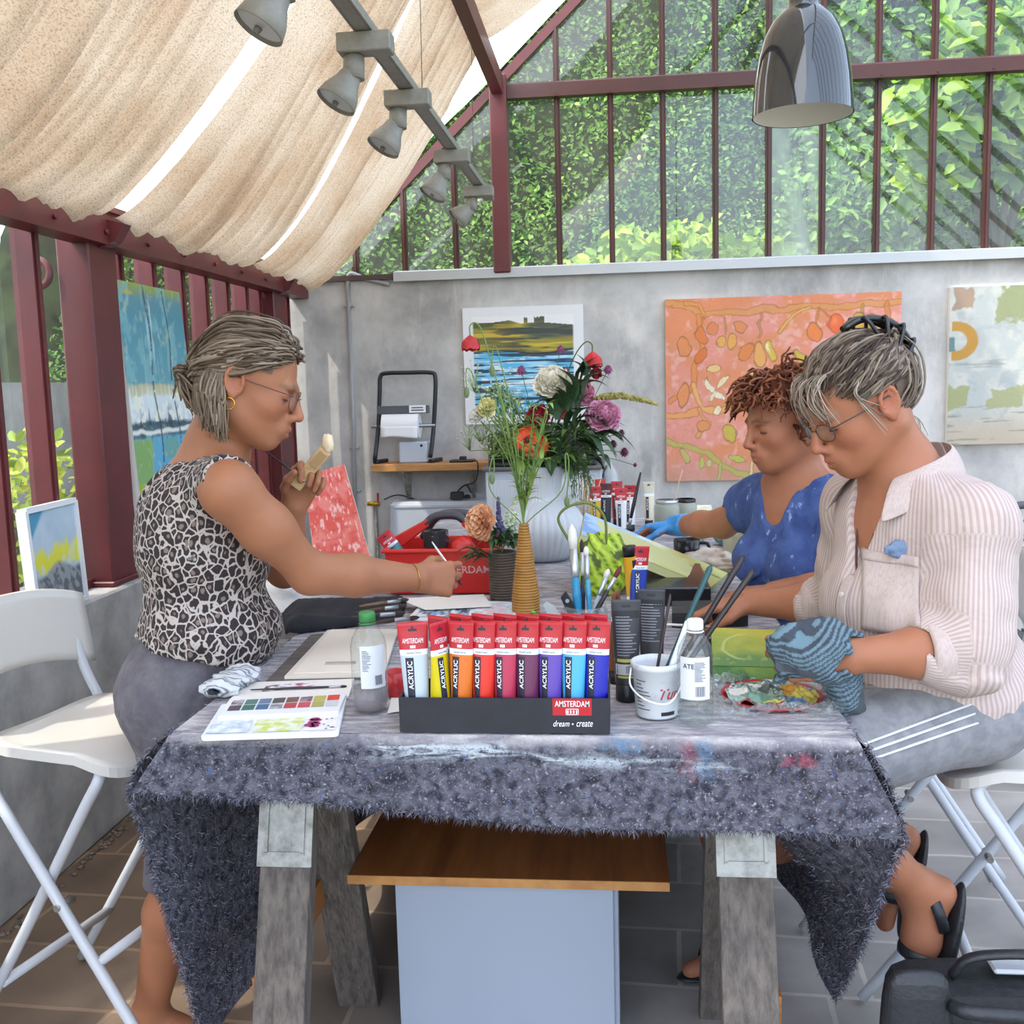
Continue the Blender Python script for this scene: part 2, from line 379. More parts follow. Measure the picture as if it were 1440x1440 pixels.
# gravel strip where the floor meets the low wall
gm = MB()
for i in range(420):
    y = Y0+random.random()*(YB-Y0); gm.ell((XL+.012+random.random()*.035, y, .004), (.006+random.random()*.007, .006+random.random()*.008, .006), 6, 4)
tag(gm.build('gravel', mat('gravel_stone', '8d7c6a', .9, noise=(40, '5c5048', .4, .6))), 'narrow strip of brown gravel along the foot of the low left wall', 'gravel', kind='stuff')
# --- walls
struct(MB().box(((XL+XR)/2, YB+.1, 1.065), (XR-XL+.5, .2, 2.13)).build('wall_back', conc))
struct(MB().box((XL-.2, (Y0+YB)/2, SILL/2), (.4, YB-Y0+.2, SILL), bev=.008).build('wall_left', lowconc))
struct(MB().box((XR+.2, (Y0+YB)/2, SILL/2), (.4, YB-Y0+.2, SILL), bev=.008).build('wall_right', lowconc))
# --- thin glass under a pale film: smudges, plus glare haze put into the colour
def glass_mat(name, dirt_haze=.05, smear=None):
    m = bpy.data.materials.new(name); m.use_nodes = True; nt = m.node_tree; N = nt.nodes; L = nt.links; N.remove(N['Principled BSDF']); out = N['Material Output']
    tr = N.new('ShaderNodeBsdfTransparent'); tr.inputs[0].default_value = (.93, .96, .95, 1)
    gl = N.new('ShaderNodeBsdfGlossy'); gl.inputs['Roughness'].default_value = .015
    lw = N.new('ShaderNodeLayerWeight'); lw.inputs[0].default_value = .5; pw_ = N.new('ShaderNodeMath'); pw_.operation = 'POWER'; pw_.inputs[1].default_value = 5; L.new(lw.outputs['Facing'], pw_.inputs[0])
    fr = N.new('ShaderNodeMapRange'); fr.inputs[3].default_value = .07; fr.inputs[4].default_value = 1; L.new(pw_.outputs[0], fr.inputs[0])
    ms = N.new('ShaderNodeMixShader'); L.new(fr.outputs[0], ms.inputs[0]); L.new(tr.outputs[0], ms.inputs[1]); L.new(gl.outputs[0], ms.inputs[2])
    df = N.new('ShaderNodeBsdfDiffuse'); df.inputs[0].default_value = (.8, .85, .84, 1); tl = N.new('ShaderNodeBsdfTranslucent'); tl.inputs[0].default_value = (.8, .86, .85, 1)
    dd = N.new('ShaderNodeMixShader'); dd.inputs[0].default_value = .5; L.new(df.outputs[0], dd.inputs[1]); L.new(tl.outputs[0], dd.inputs[2])
    tc = N.new('ShaderNodeTexCoord'); mp = N.new('ShaderNodeMapping'); mp.inputs['Scale'].default_value = smear or (1.2, 1.2, .5); L.new(tc.outputs['Object'], mp.inputs[0])
    nz = N.new('ShaderNodeTexNoise'); nz.inputs['Scale'].default_value = 2.2; nz.inputs['Detail'].default_value = 8; nz.inputs['Distortion'].default_value = 1.2; L.new(mp.outputs[0], nz.inputs[0])
    mr = N.new('ShaderNodeMapRange'); mr.inputs[1].default_value = .4; mr.inputs[2].default_value = .75; mr.inputs[3].default_value = dirt_haze*.5; mr.inputs[4].default_value = dirt_haze*2.2; L.new(nz.outputs[0], mr.inputs[0])
    m2 = N.new('ShaderNodeMixShader'); L.new(mr.outputs[0], m2.inputs[0]); L.new(ms.outputs[0], m2.inputs[1]); L.new(dd.outputs[0], m2.inputs[2]); L.new(m2.outputs[0], out.inputs[0]); return m
glass = glass_mat('clear_glass', .085); smear = glass_mat('smeared_glass', .36, (1.6, 1, .35)); lglass = glass_mat('side_glass', .02)  # back panes get a whiter film that imitates glare in front of the foliage
# --- back glazing
GY = YB+.06
PIL = Py(703, 200, YB).x
mul_x = [Py(u, 130, YB).x for u in (782, 858, 932, 1007, 1083, 1160, 1238, 1317, 1395)]
mul_x += [mul_x[-1]+.306*k for k in range(1, 9)]
mul_l = [Py(u, 350, YB).x for u in (497, 567, 640)]
ZT = 3.12
win = thing('window_1', None, None, (0.7, GY, 2.13)); struct(win)
edges = sorted(mul_l+[PIL]+mul_x); edges = [XL+.03]+edges+[XR-.1]
pm = MB()
for i in range(len(edges)-1):
    x0, x1 = edges[i], edges[i+1]
    if i == 8+1: continue
    pm.add([(x0, GY, 2.15), (x1, GY, 2.15), (x1, GY, max(2.16, roofz(x1))), (x0, GY, max(2.16, roofz(x0)))], [[0, 1, 2, 3]], 0, False)
pm.build('pane', glass, win)
x0, x1 = edges[9], edges[10]
MB().add([(x0, GY, 2.15), (x1, GY, 2.15), (x1, GY, roofz(x1)), (x0, GY, roofz(x0))], [[0, 1, 2, 3]], 0, False).build('smeared_pane', smear, win)['label'] = 'pane with a whitish water smear'
for x in mul_l+mul_x:
    mb = MB(); z1 = roofz(x)
    mb.box((x, GY-.012, (2.13+z1)/2), (.032, .03, z1-2.13)); mb.box((x, GY-.032, (2.13+z1)/2), (.012, .02, z1-2.13))
    mb.build('mullion', glaz, win)
tb = MB().box(((PIL+XR)/2, GY-.035, ZT), (XR-PIL, .06, .085), bev=.01)
tb.box(((PIL+XR)/2, GY-.07, ZT-.028), (XR-PIL, .02, .03))
for x in mul_x: tb.cyl((x, GY-.085, ZT-.028), (x, GY-.075, ZT-.028), .006, n=8)
tb.build('transom', glaz, win)
capm = mat('sill_metal', 'b4b6b8', .45, metal=.3)
cx0 = Py(556, 397, YB).x
c = MB().box(((cx0+XR)/2, YB+.02, 2.145), (XR-cx0, .14, .035), bev=.006); c.box(((cx0+XR)/2, YB-.045, 2.13), (XR-cx0, .012, .05)); c.build('sill', capm, win)
MB().box(((cx0+XL)/2, YB+.03, 2.135), (cx0-XL, .12, .03)).build('flashing', mat('dark_flashing', '4a3a38', .5), win)
struct(MB().box((PIL, YB-.01, (2.13+3.2)/2), (.095, .11, 1.07), bev=.006).build('trim_1', red), 'wide dark red post in the back glazing')
# rafters along the gable
rb = MB(); rb.bar((XL, GY-.02, EAVE+.02), (XRIDGE, GY-.02, ZR+.02), .035, .05, 0, (0, 0, 1)); rb.bar((XR, GY-.02, roofz(XR)+.02), (XRIDGE, GY-.02, ZR+.02), .035, .05, 0, (0, 0, 1))
struct(rb.build('trim_2', red), 'sloping gable rafters of the back glazing')
# purlin from the wide post toward the viewer, ridge and eave beams
XP = PIL; ZP = roofz(XP)
struct(MB().bar((XP, YB, ZP-.02), (XP, Y0, ZP-.02), .06, .1).build('trim_3', red), 'roof purlin above the hanging cloths')
struct(MB().bar((XRIDGE, YB, ZR), (XRIDGE, Y0, ZR), .08, .12).build('trim_4', red), 'ridge beam')
eb = MB().bar((XL-.05, Y0, EAVE-.005), (XL-.05, YB, EAVE-.005), .10, .13); eb.bar((XL+.004, Y0, EAVE+.05), (XL+.004, YB, EAVE+.05), .03, .02)
for y in np.arange(1.2, 5.8, .33): eb.cyl((XL+.0, y, EAVE-.03), (XL+.012, y, EAVE-.03), .008, n=8)
struct(eb.build('trim_5', red), 'dark red eave beam on the left')
struct(MB().bar((XR+.05, Y0, EAVE), (XR+.05, YB, EAVE), .10, .13).build('trim_6', red), 'dark red eave beam on the right')
# --- left columns with short brackets and lifting eyes
def column(y, k):
    mb = MB().box((XL-.1, y, (SILL+EAVE)/2), (.12, .2, EAVE-SILL), bev=.006)
    mb.box((XL-.1, y, SILL+.01), (.15, .24, .02), bev=.004)
    # gusset to the roof
    mb.prism([(XL-.1, y-.03, EAVE-.1), (XL+.02, y-.03, EAVE-.06), (XL+.06, y-.03, EAVE+.0), (XL-.02, y-.03, EAVE+.02)], (0, 1, 0), .06)
    for z in (SILL+.16, EAVE-.17):
        ring = [(XL-.165-.035+.04*math.cos(t), y-.115, z+.045*math.sin(t)) for t in np.linspace(0, 2*PI, 18, endpoint=False)]
        mb.tube([(p[0]-.02, p[1], p[2]) for p in ring], .014, 8, closed=True); mb.cyl((XL-.235, y-.10, z), (XL-.235, y-.13, z), .02, n=12)
    return struct(mb.build('trim_%d' % k, red), 'dark red column on the left sill')
column(3.56, 7); column(5.5, 8); column(1.55, 9); column(-.4, 10)
# --- left windows: posts, panes
def side_window(name, y0, y1, posts, x=XL-.13):
    w = thing(name, None, None, (x, (y0+y1)/2, SILL)); struct(w)
    MB().add([(x-.02, y0, SILL+.02), (x-.02, y1, SILL+.02), (x-.02, y1, EAVE-.05), (x-.02, y0, EAVE-.05)], [[0, 1, 2, 3]], 0, False).build('pane', lglass, w)
    for y in posts:
        mb = MB().box((x, y, (SILL+EAVE)/2), (.075, .04, EAVE-SILL)); mb.box((x+.03, y, (SILL+EAVE)/2), (.03, .018, EAVE-SILL)); mb.build('mullion', red, w)
    MB().box((x-.01, (y0+y1)/2, SILL+.015), (.06, y1-y0, .03)).build('bottom_rail', red, w)
    return w
side_window('window_2', 1.65, 3.46, [1.9, 2.25, 2.6, 2.95, 3.22])
side_window('window_3', 3.66, 5.4, [3.8, 4.08, 4.36, 4.62, 4.88, 5.14, 5.34])
side_window('window_4', 5.6, YB, [5.68, 5.8])
side_window('window_5', -.3, 1.45, [.1, .5, .9])
side_window('window_6', -.3, YB, [.6, 1.5, 2.4, 3.3, 4.2, 5.1], XR+.13)
# --- roof: pale translucent sheets on the left slope, clear glass on the right slope
rs = bpy.data.materials.new('translucent_sheet'); rs.use_nodes = True; N, L = rs.node_tree.nodes, rs.node_tree.links; N.remove(N['Principled BSDF'])
tl = N.new('ShaderNodeBsdfTranslucent'); tl.inputs[0].default_value = (.92, .93, .93, 1); tr = N.new('ShaderNodeBsdfTransparent'); tr.inputs[0].default_value = (.95, .95, .95, 1)
ms = N.new('ShaderNodeMixShader'); ms.inputs[0].default_value = .2; L.new(tl.outputs[0], ms.inputs[1]); L.new(tr.outputs[0], ms.inputs[2]); L.new(ms.outputs[0], N['Material Output'].inputs[0])
roof = thing('ceiling', None, None, (0, 2.2, ZR)); struct(roof)
mb = MB()
nc = 60
mb.grid(lambda u, v: (XL-.12+(.4-XL+.12)*v, Y0+(YB+.05-Y0)*u, roofz(max(XL, XL-.12+(.4-XL+.12)*v))+.09+.012*math.sin(u*nc*2*PI)), nc*6, 2)
mb.build('roof_sheet', rs, roof)
MB().add([(.4, Y0, roofz(.4)+.09), (XRIDGE, Y0, ZR+.09), (XRIDGE, YB+.05, ZR+.09), (.4, YB+.05, roofz(.4)+.09)], [[0, 1, 2, 3]], 0, False).build('roof_glass', lglass, roof)
MB().add([(XRIDGE, Y0, ZR+.09), (XRIDGE, YB+.05, ZR+.09), (XR+.1, YB+.05, roofz(XR)+.04), (XR+.1, Y0, roofz(XR)+.04)], [[0, 1, 2, 3]], 0, False).build('roof_glass', lglass, roof)
for y in np.arange(-1.2, YB, .62):
    MB().bar((XR, y, roofz(XR)+.02), (XRIDGE, y, ZR+.04), .035, .05).build('glazing_bar', red, roof)
for y in (1.55,):
    MB().bar((XL, y, EAVE+.06), (XRIDGE, y, ZR+.04), .05, .06).build('rafter', red, roof)
# ================================================================ SHADE CLOTHS
fb = bpy.data.materials.new('linen_cloth'); fb.use_nodes = True; N, L = fb.node_tree.nodes, fb.node_tree.links; N.remove(N['Principled BSDF'])
tc = N.new('ShaderNodeTexCoord'); mp = N.new('ShaderNodeMapping'); mp.inputs['Scale'].default_value = (1, .45, 1); L.new(tc.outputs['Object'], mp.inputs[0])
nz = N.new('ShaderNodeTexNoise'); nz.inputs['Scale'].default_value = 260; nz.inputs['Detail'].default_value = 2; L.new(mp.outputs[0], nz.inputs[0])
mr = N.new('ShaderNodeMapRange'); mr.inputs[1].default_value = .3; mr.inputs[2].default_value = .52; L.new(nz.outputs[0], mr.inputs[0])
nb = N.new('ShaderNodeTexNoise'); nb.inputs['Scale'].default_value = 2.5; nb.inputs['Detail'].default_value = 6; L.new(tc.outputs['Object'], nb.inputs[0])
mrb = N.new('ShaderNodeMapRange'); mrb.inputs[1].default_value = .35; mrb.inputs[2].default_value = .7; L.new(nb.outputs[0], mrb.inputs[0])
mx = N.new('ShaderNodeMix'); mx.data_type = 'RGBA'; mx.inputs[6].default_value = S4('9f917f'); mx.inputs[7].default_value = S4('c9bdab'); L.new(mr.outputs[0], mx.inputs[0])
mx2 = N.new('ShaderNodeMix'); mx2.data_type = 'RGBA'; mx2.blend_type = 'MULTIPLY'; mx2.inputs[7].default_value = S4('e2d2c2'); L.new(mrb.outputs[0], mx2.inputs[0]); L.new(mx.outputs[2], mx2.inputs[6])
d1 = N.new('ShaderNodeBsdfDiffuse'); t1 = N.new('ShaderNodeBsdfTranslucent'); L.new(mx2.outputs[2], d1.inputs[0]); L.new(mx2.outputs[2], t1.inputs[0])
ms = N.new('ShaderNodeMixShader'); ms.inputs[0].default_value = .33; L.new(d1.outputs[0], ms.inputs[1]); L.new(t1.outputs[0], ms.inputs[2]); L.new(ms.outputs[0], N['Material Output'].inputs[0])
def cloth_strip(label, ya, yb, seed, A=(XL+.02, EAVE+.02), B=(XP, ZP+.03), sag=.12, pw=.7, fold=.02, nf=9, nu=150, nv=70):
    rr = random.Random(seed); ph = [rr.random()*6.28 for _ in range(8)]
    # fold positions in strip coordinates, meandering slightly as they run up the cloth
    pl = []
    c = 0.0
    while c < 1: c += rr.uniform(.25, 1.0)/nf*.75; pl.append((c, rr.uniform(.3, 1.0), rr.uniform(0, 6.28), rr.uniform(.2, 1.0)))
    def fn(u, v):
        s = v; y0 = ya(s); y1 = yb(s); wd = max(.3, y1-y0); y = y0+wd*u
        x = A[0]+(B[0]-A[0])*s; z = A[1]+(B[1]-A[1])*s
        z -= sag*math.sin(PI*s**pw)*(1-s)**.5*(1+.25*math.sin(u*3.1+ph[0]))
        q = u+.012*math.sin(3*s+ph[1])+.006*math.sin(7*s+ph[2]); w = 0
        for c, am, pp, fl in pl:          # narrow pleats, each fading in and out along the strip
            dl = abs(q-c-.010*math.sin(2.2*s+pp))*wd
            if dl < .12: w += am*(1-fl*.75*(.5+.5*math.sin(4*s+pp)))*(math.exp(-dl/.016)+.45*math.exp(-(dl/.05)**2))
        w2 = .35*math.sin(q*nf*2*PI*.8+ph[4])+.2*math.sin(q*nf*2*PI*1.9+ph[5]+2*s)
        amp = fold*(.75+.7*math.exp(-((s-.12)/.25)**2)+.2*s)
        h = -(w*1.5+w2*.6)*amp*min(1, 10*min(u, 1-u)+.15)+.004*fbm(x*7+seed, y*9, z*5)
        return (x-.45*h, y, z+h)
    return tag(MB().grid(fn, nu, nv).build('shade_cloth', fb, recalc=False), label, 'shade cloth', 'linen shade cloths slung under the roof')
cloth_strip('wide beige linen shade cloth nearest the viewer, above the left column', lambda s: .9, lambda s: 3.43-.14*s, 3, nf=15, nu=640, fold=.026)
cloth_strip('beige linen shade cloth between the two white gaps', lambda s: 3.535-.13*s, lambda s: 4.83-.85*s**1.5, 5, nu=420)
cloth_strip('beige linen shade cloth farthest back on the left slope, beside the back glazing', lambda s: 4.91-.83*s**1.5, lambda s: 5.84-.62*s**2.6, 9, nf=7, nu=300)
cloth_strip('beige linen shade cloth hung higher, right of the roof purlin at the top edge', lambda s: 1.0, lambda s: 5.25+.1*s, 12, A=(XP+.01, ZP+.03), B=(.36, roofz(.36)-.02), sag=.12, pw=1, nf=14, nu=420, fold=.014)
cloth_strip('', lambda s: -1.5, lambda s: .86, 14, nu=60, nv=30)['label'] = 'beige linen shade cloth behind the viewer'
# ================================================================ OUTSIDE
gr = MB().box((0, 4, -.16), (60, 60, .1)).build('ground', mat('soil_grass', '5d6b3a', .95, noise=(3, '3f4a2a', .4, .6))); struct(gr, 'ground outside the glasshouse')
hb = MB()
def bank(x, z): return YB+1.0+.30*z+.35*math.sin(x*.9+.4)+.25*math.sin(x*2.1+z*1.3)+.3*fbm(x*.7, z*.7, 3)
hb.grid(lambda u, v: (-5+14*u, bank(-5+14*u, -.1+7.5*v)+.25, -.1+7.5*v), 60, 36)
struct(hb.build('hill', mat('hill_soil', '2c3a1c', 1, noise=(4, '1c2612', .4, .6))), 'steep bank behind the glasshouse')
lm = bpy.data.materials.new('leaf'); lm.use_nodes = True; N, L = lm.node_tree.nodes, lm.node_tree.links; b = N['Principled BSDF']
at = N.new('ShaderNodeAttribute'); at.attribute_name = 'pig'; L.new(at.outputs['Color'], b.inputs['Base Color']); b.inputs['Roughness'].default_value = .5; b.inputs['Specular IOR Level'].default_value = .35
tl = N.new('ShaderNodeBsdfTranslucent'); L.new(at.outputs['Color'], tl.inputs[0]); ms = N.new('ShaderNodeMixShader'); ms.inputs[0].default_value = .35; L.new(b.outputs[0], ms.inputs[1]); L.new(tl.outputs[0], ms.inputs[2]); L.new(ms.outputs[0], N['Material Output'].inputs[0])
def leaves(name, P, size, cols, seed, up=.6, face=(0, -1, 0), parent=None, asp=.55):
    """one folded six-point leaf per row of P"""
    rg = np.random.default_rng(seed); n = len(P); size = np.broadcast_to(size, n)*rg.uniform(.6, 1.35, n)
    nrm = rg.normal(size=(n, 3))*.55+np.array(face)*.6+np.array((0, 0, up)); nrm /= np.linalg.norm(nrm, axis=1)[:, None]
    d = np.cross(nrm, rg.normal(size=(n, 3))); d /= np.linalg.norm(d, axis=1)[:, None]; sd = np.cross(nrm, d)
    s = size[:, None]; w = asp*s
    V = np.stack([P, P+d*s*.35+sd*w*.5+nrm*s*.08, P+d*s*.75+sd*w*.36+nrm*s*.05, P+d*s-nrm*s*.1, P+d*s*.75-sd*w*.36+nrm*s*.05, P+d*s*.35-sd*w*.5+nrm*s*.08], 1)
    base = np.arange(n)[:, None]*6
    Fq = np.concatenate([base+np.array([[0, 1, 2, 3]]), base+np.array([[0, 3, 4, 5]])])
    c = np.array([S(h) for h in cols]); w_ = rg.integers(0, len(c), n); cc = c[w_]*rg.uniform(.75, 1.25, (n, 1)); cc = np.repeat(cc, 6, 0)
    return np_mesh(name, V.reshape(-1, 3), Fq, lm, parent, cc, True)
rg = np.random.default_rng(11)
n = 112000
xs = rg.uniform(-4.2, 6.5, n); zs = rg.uniform(1.4, 6.6, n); dep = rg.random(n)**2*.5
cl = vnoise(xs*2.2, zs*2.2, 5)
ys = np.array([bank(x, z) for x, z in zip(xs, zs)])-cl*.85+dep+.15
keep = (ys > YB+.35)
P = np.stack([xs, ys, zs], 1)[keep]
tag(leaves('foliage', P, .042+.036*(P[:, 0] > 1.2), ['6a963c', '80ac48', '568236', '94b856', '48702e'], 4), 'dense green leafy shrubs covering the bank behind the back glazing', 'foliage', kind='stuff')
def bush(cx, cy, cz, r, n, cols, label, size=.09, seed=1):
    rg = np.random.default_rng(seed); q = rg.normal(size=(n, 3)); q /= np.linalg.norm(q, axis=1)[:, None]; q[:, 2] = np.abs(q[:, 2])*1.0-.15
    P = np.array((cx, cy, cz))+q*np.array(r)*(.55+.5*rg.random((n, 1))**.5)*(1+.25*np.sin(q[:, :1]*9+q[:, 2:]*7))
    t = thing('bush', label, 'bush', (cx, cy, 0 if cx < -2.5 else max(0, cz-1)))
    mb = MB()
    for i in range(9):
        a = i*2.4; mb.tube(bez([(cx, cy, 0 if cx < -2.5 else max(0, cz-.9)), (cx+.1*math.cos(a), cy+.1*math.sin(a), cz-.3), (cx+r[0]*.6*math.cos(a), cy+r[1]*.6*math.sin(a), cz+r[2]*.5)], 5), [.02]*10+[.008], 6)
    mb.build('stem', mat('twig', '5a4a34', .9), t)
    leaves('leaves', P, size, cols, seed+1, parent=t); return t
yg = ['a8c63c', '93b834', 'bcd24e', '7fa62e']
bush(Py(935, 350, 6.7).x, 6.75, 2.08, (.6, .35, .42), 1300, yg, 'yellow-green bush low behind the middle of the back glazing', .1, 21)
bush(Py(1050, 365, 6.6).x, 6.6, 2.1, (.3, .25, .28), 500, yg, 'small yellow-green bush right of the larger one behind the glazing', .09, 22)
bush(Py(1395, 250, 6.9).x, 6.8, 2.75, (.62, .35, 1.0), 1300, ['8fb438', 'a2c244', '6f9a30', '5d8630'], 'tall big-leaved shrub behind the right panes of the back glazing', .14, 23)
bush(-3.05, 2.7, 1.3, (.45, .7, .8), 1300, ['6e9440', '86aa4c', '547a34'], 'shrub outside the nearest left window', .09, 24)
bush(-2.85, 4.6, .75, (.4, .5, .55), 700, ['c9cf4a', 'b4c440', '94ac3a'], 'yellow-flowering shrub outside, beside the left column', .07, 25)
struct(MB().box((-3.75, 4, .8), (.12, 7, 1.6)).build('wall_garden', conc), 'grey garden wall outside the left windows')
n = 16000; ys = rg.uniform(-1, 12, n); zs = rg.uniform(1.6, 5.5, n); xs = -4.9-vnoise(ys*1.5, zs*1.5, 8)*1.4+.35*zs*0
tag(leaves('foliage', np.stack([np.minimum(xs+.4, -4.15), np.clip(ys, -1, 7), zs], 1), .11, ['4d7030', '64893c', '3b5a26', '7a9c48'], 31, face=(1, 0, 0)), 'green tree foliage above the garden wall outside the left windows', 'foliage', kind='stuff')
n = 9000; xs = rg.uniform(-3.9, -1.5, n); zs = rg.uniform(0, 4.5, n); ys = 8.4+vnoise(xs*1.5, zs*1.5, 9)*1.2
tag(leaves('foliage', np.stack([xs, ys, zs], 1), .11, ['4d7030', '64893c', '3b5a26', '7a9c48'], 33), 'green foliage outside beyond the back left corner', 'foliage', kind='stuff')
# ================================================================ LAMPS
grey = mat('track_grey', '8f8c84', .5, noise=(30, '858279', .4, .6)); lens = mat('lamp_glass', 'd8dde0', .15, spec=.8); rim = mat('rim_grey', '77756f', .4)
TX, TS = Py(513, 37, 2.8).x, None
def trz(y): return Py(513, 37, 2.8).z+(Py(671, 256, 5.06).z-Py(513, 37, 2.8).z)*(y-2.8)/(5.06-2.8)
tr = thing('lighting_track', 'long grey lighting track rail hanging under the shade cloths', 'track rail', (TX, 3.5, trz(3.5)))
mb = MB().bar((TX, 1.2, trz(1.2)), (TX, 5.5, trz(5.5)), .035, .036); mb.bar((TX-.022, 1.2, trz(1.2)-.012), (TX-.022, 5.5, trz(5.5)-.012), .006, .012); mb.bar((TX+.022, 1.2, trz(1.2)-.012), (TX+.022, 5.5, trz(5.5)-.012), .006, .012)
mb.build('rail', grey, tr)
for y in (2.5, 3.62, 4.9): MB().cyl((TX, y, trz(y)+.01), (TX+.01, y, roofz(TX)), .0015, n=6).build('wire', mat('wire', '55524c', .5), tr)
def spot(y, label, face=(-.45, -.25, -.85)):
    z = trz(y); t = thing('spotlight', label, 'spotlight', (TX, y, z), 'track spotlights')
    MB().box((TX+.0, y, z-.045), (.145, .062, .05), bev=.003).build('driver_box', grey, t)
    h = Vector((TX-.035, y+.01, z-.07)); d = Vector(face).normalized(); MB().cyl(h, h+Vector((-.004, 0, -.06)), .028, .03, 16).build('stem', grey, t)
    a = h+Vector((-.012, -.0, -.05)); e = a+d*.075
    pts = [(.022, -.012), (.03, 0), (.034, .02), (.05, .055), (.056, .085), (.054, .086), (.045, .05)]
    MB().lathe(pts, a, 24, axis=d, cap=(True, False)).build('shade', grey, t)
    MB().lathe([(.0, .076), (.052, .076)], a, 24, axis=d).build('lens', lens, t)
    MB().tube([a+d*.085+Vector((.054*math.cos(q), .054*math.sin(q), 0)) for q in ()] or [a+d*.083-Vector((.0, 0, 0)), a+d*.098], [.009, .006], 8).build('knob', rim, t)
    return t
for y, l in ((2.2, 'grey spotlight cut off by the top edge, at the start of the track'), (2.8, 'largest grey spotlight, nearest on the ceiling track'), (3.36, 'second grey spotlight along the ceiling track from the viewer'), (4.25, 'third grey spotlight along the ceiling track from the viewer'), (5.06, 'farthest grey spotlight at the end of the ceiling track, lit white')):
    spot(y, l, (-.75, -.2, -.6) if y > 5 else (-.45, -.25, -.85))
lc = (Py(1058, 165, 3.).x+Py(1200, 160, 3.).x)/2; lz = Py(1129, 163, 3.).z; lr = (Py(1200, 160, 3.).x-Py(1058, 165, 3.).x)/2
pl = thing('pendant_lamp', 'large glossy dark bell pendant lamp hanging at the top right', 'lamp', (lc, 3.0, lz))
prof = [(lr, 0), (lr*.99, .03), (lr*.955, .09), (lr*.89, .15), (lr*.78, .205), (lr*.63, .245), (lr*.46, .27), (lr*.33, .283), (lr*.30, .30), (lr*.29, .33), (lr*.1, .34)]
gloss = mat('lamp_enamel', '2c3034', .07, spec=.7, coat=.35)
MB().lathe(prof, (lc, 3, lz), 64).build('lamp_shade', gloss, pl, recalc=False)
MB().lathe([(r-.003, z+.001) for r, z in prof[:-2]]+[(.01, .30)], (lc, 3, lz), 64).build('shade_lining', mat('lamp_white', 'e6e2d8', .5), pl)
MB().lathe([(lr*.29, .325), (lr*.31, .335), (lr*.31, .42), (lr*.26, .45), (.008, .46)], (lc, 3, lz), 40).build('lamp_cap', mat('cap_grey', '3a3d42', .35, metal=.4), pl)
MB().cyl((lc, 3, lz+.45), (lc, 3, roofz(lc)-.02), .004, n=8).build('cord', mat('black_cord', '161616', .6), pl)
MB().ell((lc, 3, lz+.16), (.045, .045, .06)).build('bulb', mat('bulb_white', 'efece4', .3), pl)
# conduit pipe and small fittings on the back wall
pp = MB(); PB = YB-.014
pz = [Py(501, 800, PB), Py(497, 600, PB), Py(489, 400, PB), Py(490, 388, PB), Py(496, 385, PB), Py(515, 392, PB), Py(548, 400, PB)]
pp.tube([pz[0], pz[1], pz[2]]+bez(pz[2:], 5), .013, 10)
con = thing('conduit', 'thin grey conduit pipe running down the left part of the back wall', 'pipe', pz[0]); pp.build('pipe', mat('conduit_grey', '9a9b9c', .5), con)
for v in (430, 630, 690): 
    p = Py(491+(v-430)*.036, v, YB-.01); MB().box(p, (.06, .02, .015), bev=.003).build('clip', mat('conduit_grey'), con)
# ================================================================ LIGHT
w = bpy.data.worlds.new('sky'); SC.world = w; w.use_nodes = True; N, L = w.node_tree.nodes, w.node_tree.links
sk = N.new('ShaderNodeTexSky'); sk.sky_type = 'NISHITA'; sk.sun_disc = False; sk.sun_elevation = math.radians(56); sk.sun_rotation = math.radians(-112); sk.air_density = 1.0; sk.dust_density = 2.5; sk.ozone_density = 1.5
hz = N.new('ShaderNodeMix'); hz.data_type = 'RGBA'; hz.inputs[0].default_value = .55; L.new(sk.outputs[0], hz.inputs[6]); hz.inputs[7].default_value = (1.6, 1.62, 1.66, 1)   # bright hazy summer sky
L.new(hz.outputs[2], N['Background'].inputs[0]); N['Background'].inputs[1].default_value = 1.12
sl = bpy.data.lights.new('sun', 'SUN'); so = bpy.data.objects.new('sun', sl); COL.objects.link(so); sl.energy = 3.2; sl.angle = .012; sl.color = (1, .93, .82)
sdir = Vector((-.52, -.33, .82)).normalized()      # towards the sun
so.rotation_euler = sdir.to_track_quat('Z', 'Y').to_euler(); so.location = sdir*20
SC.view_settings.exposure = .4
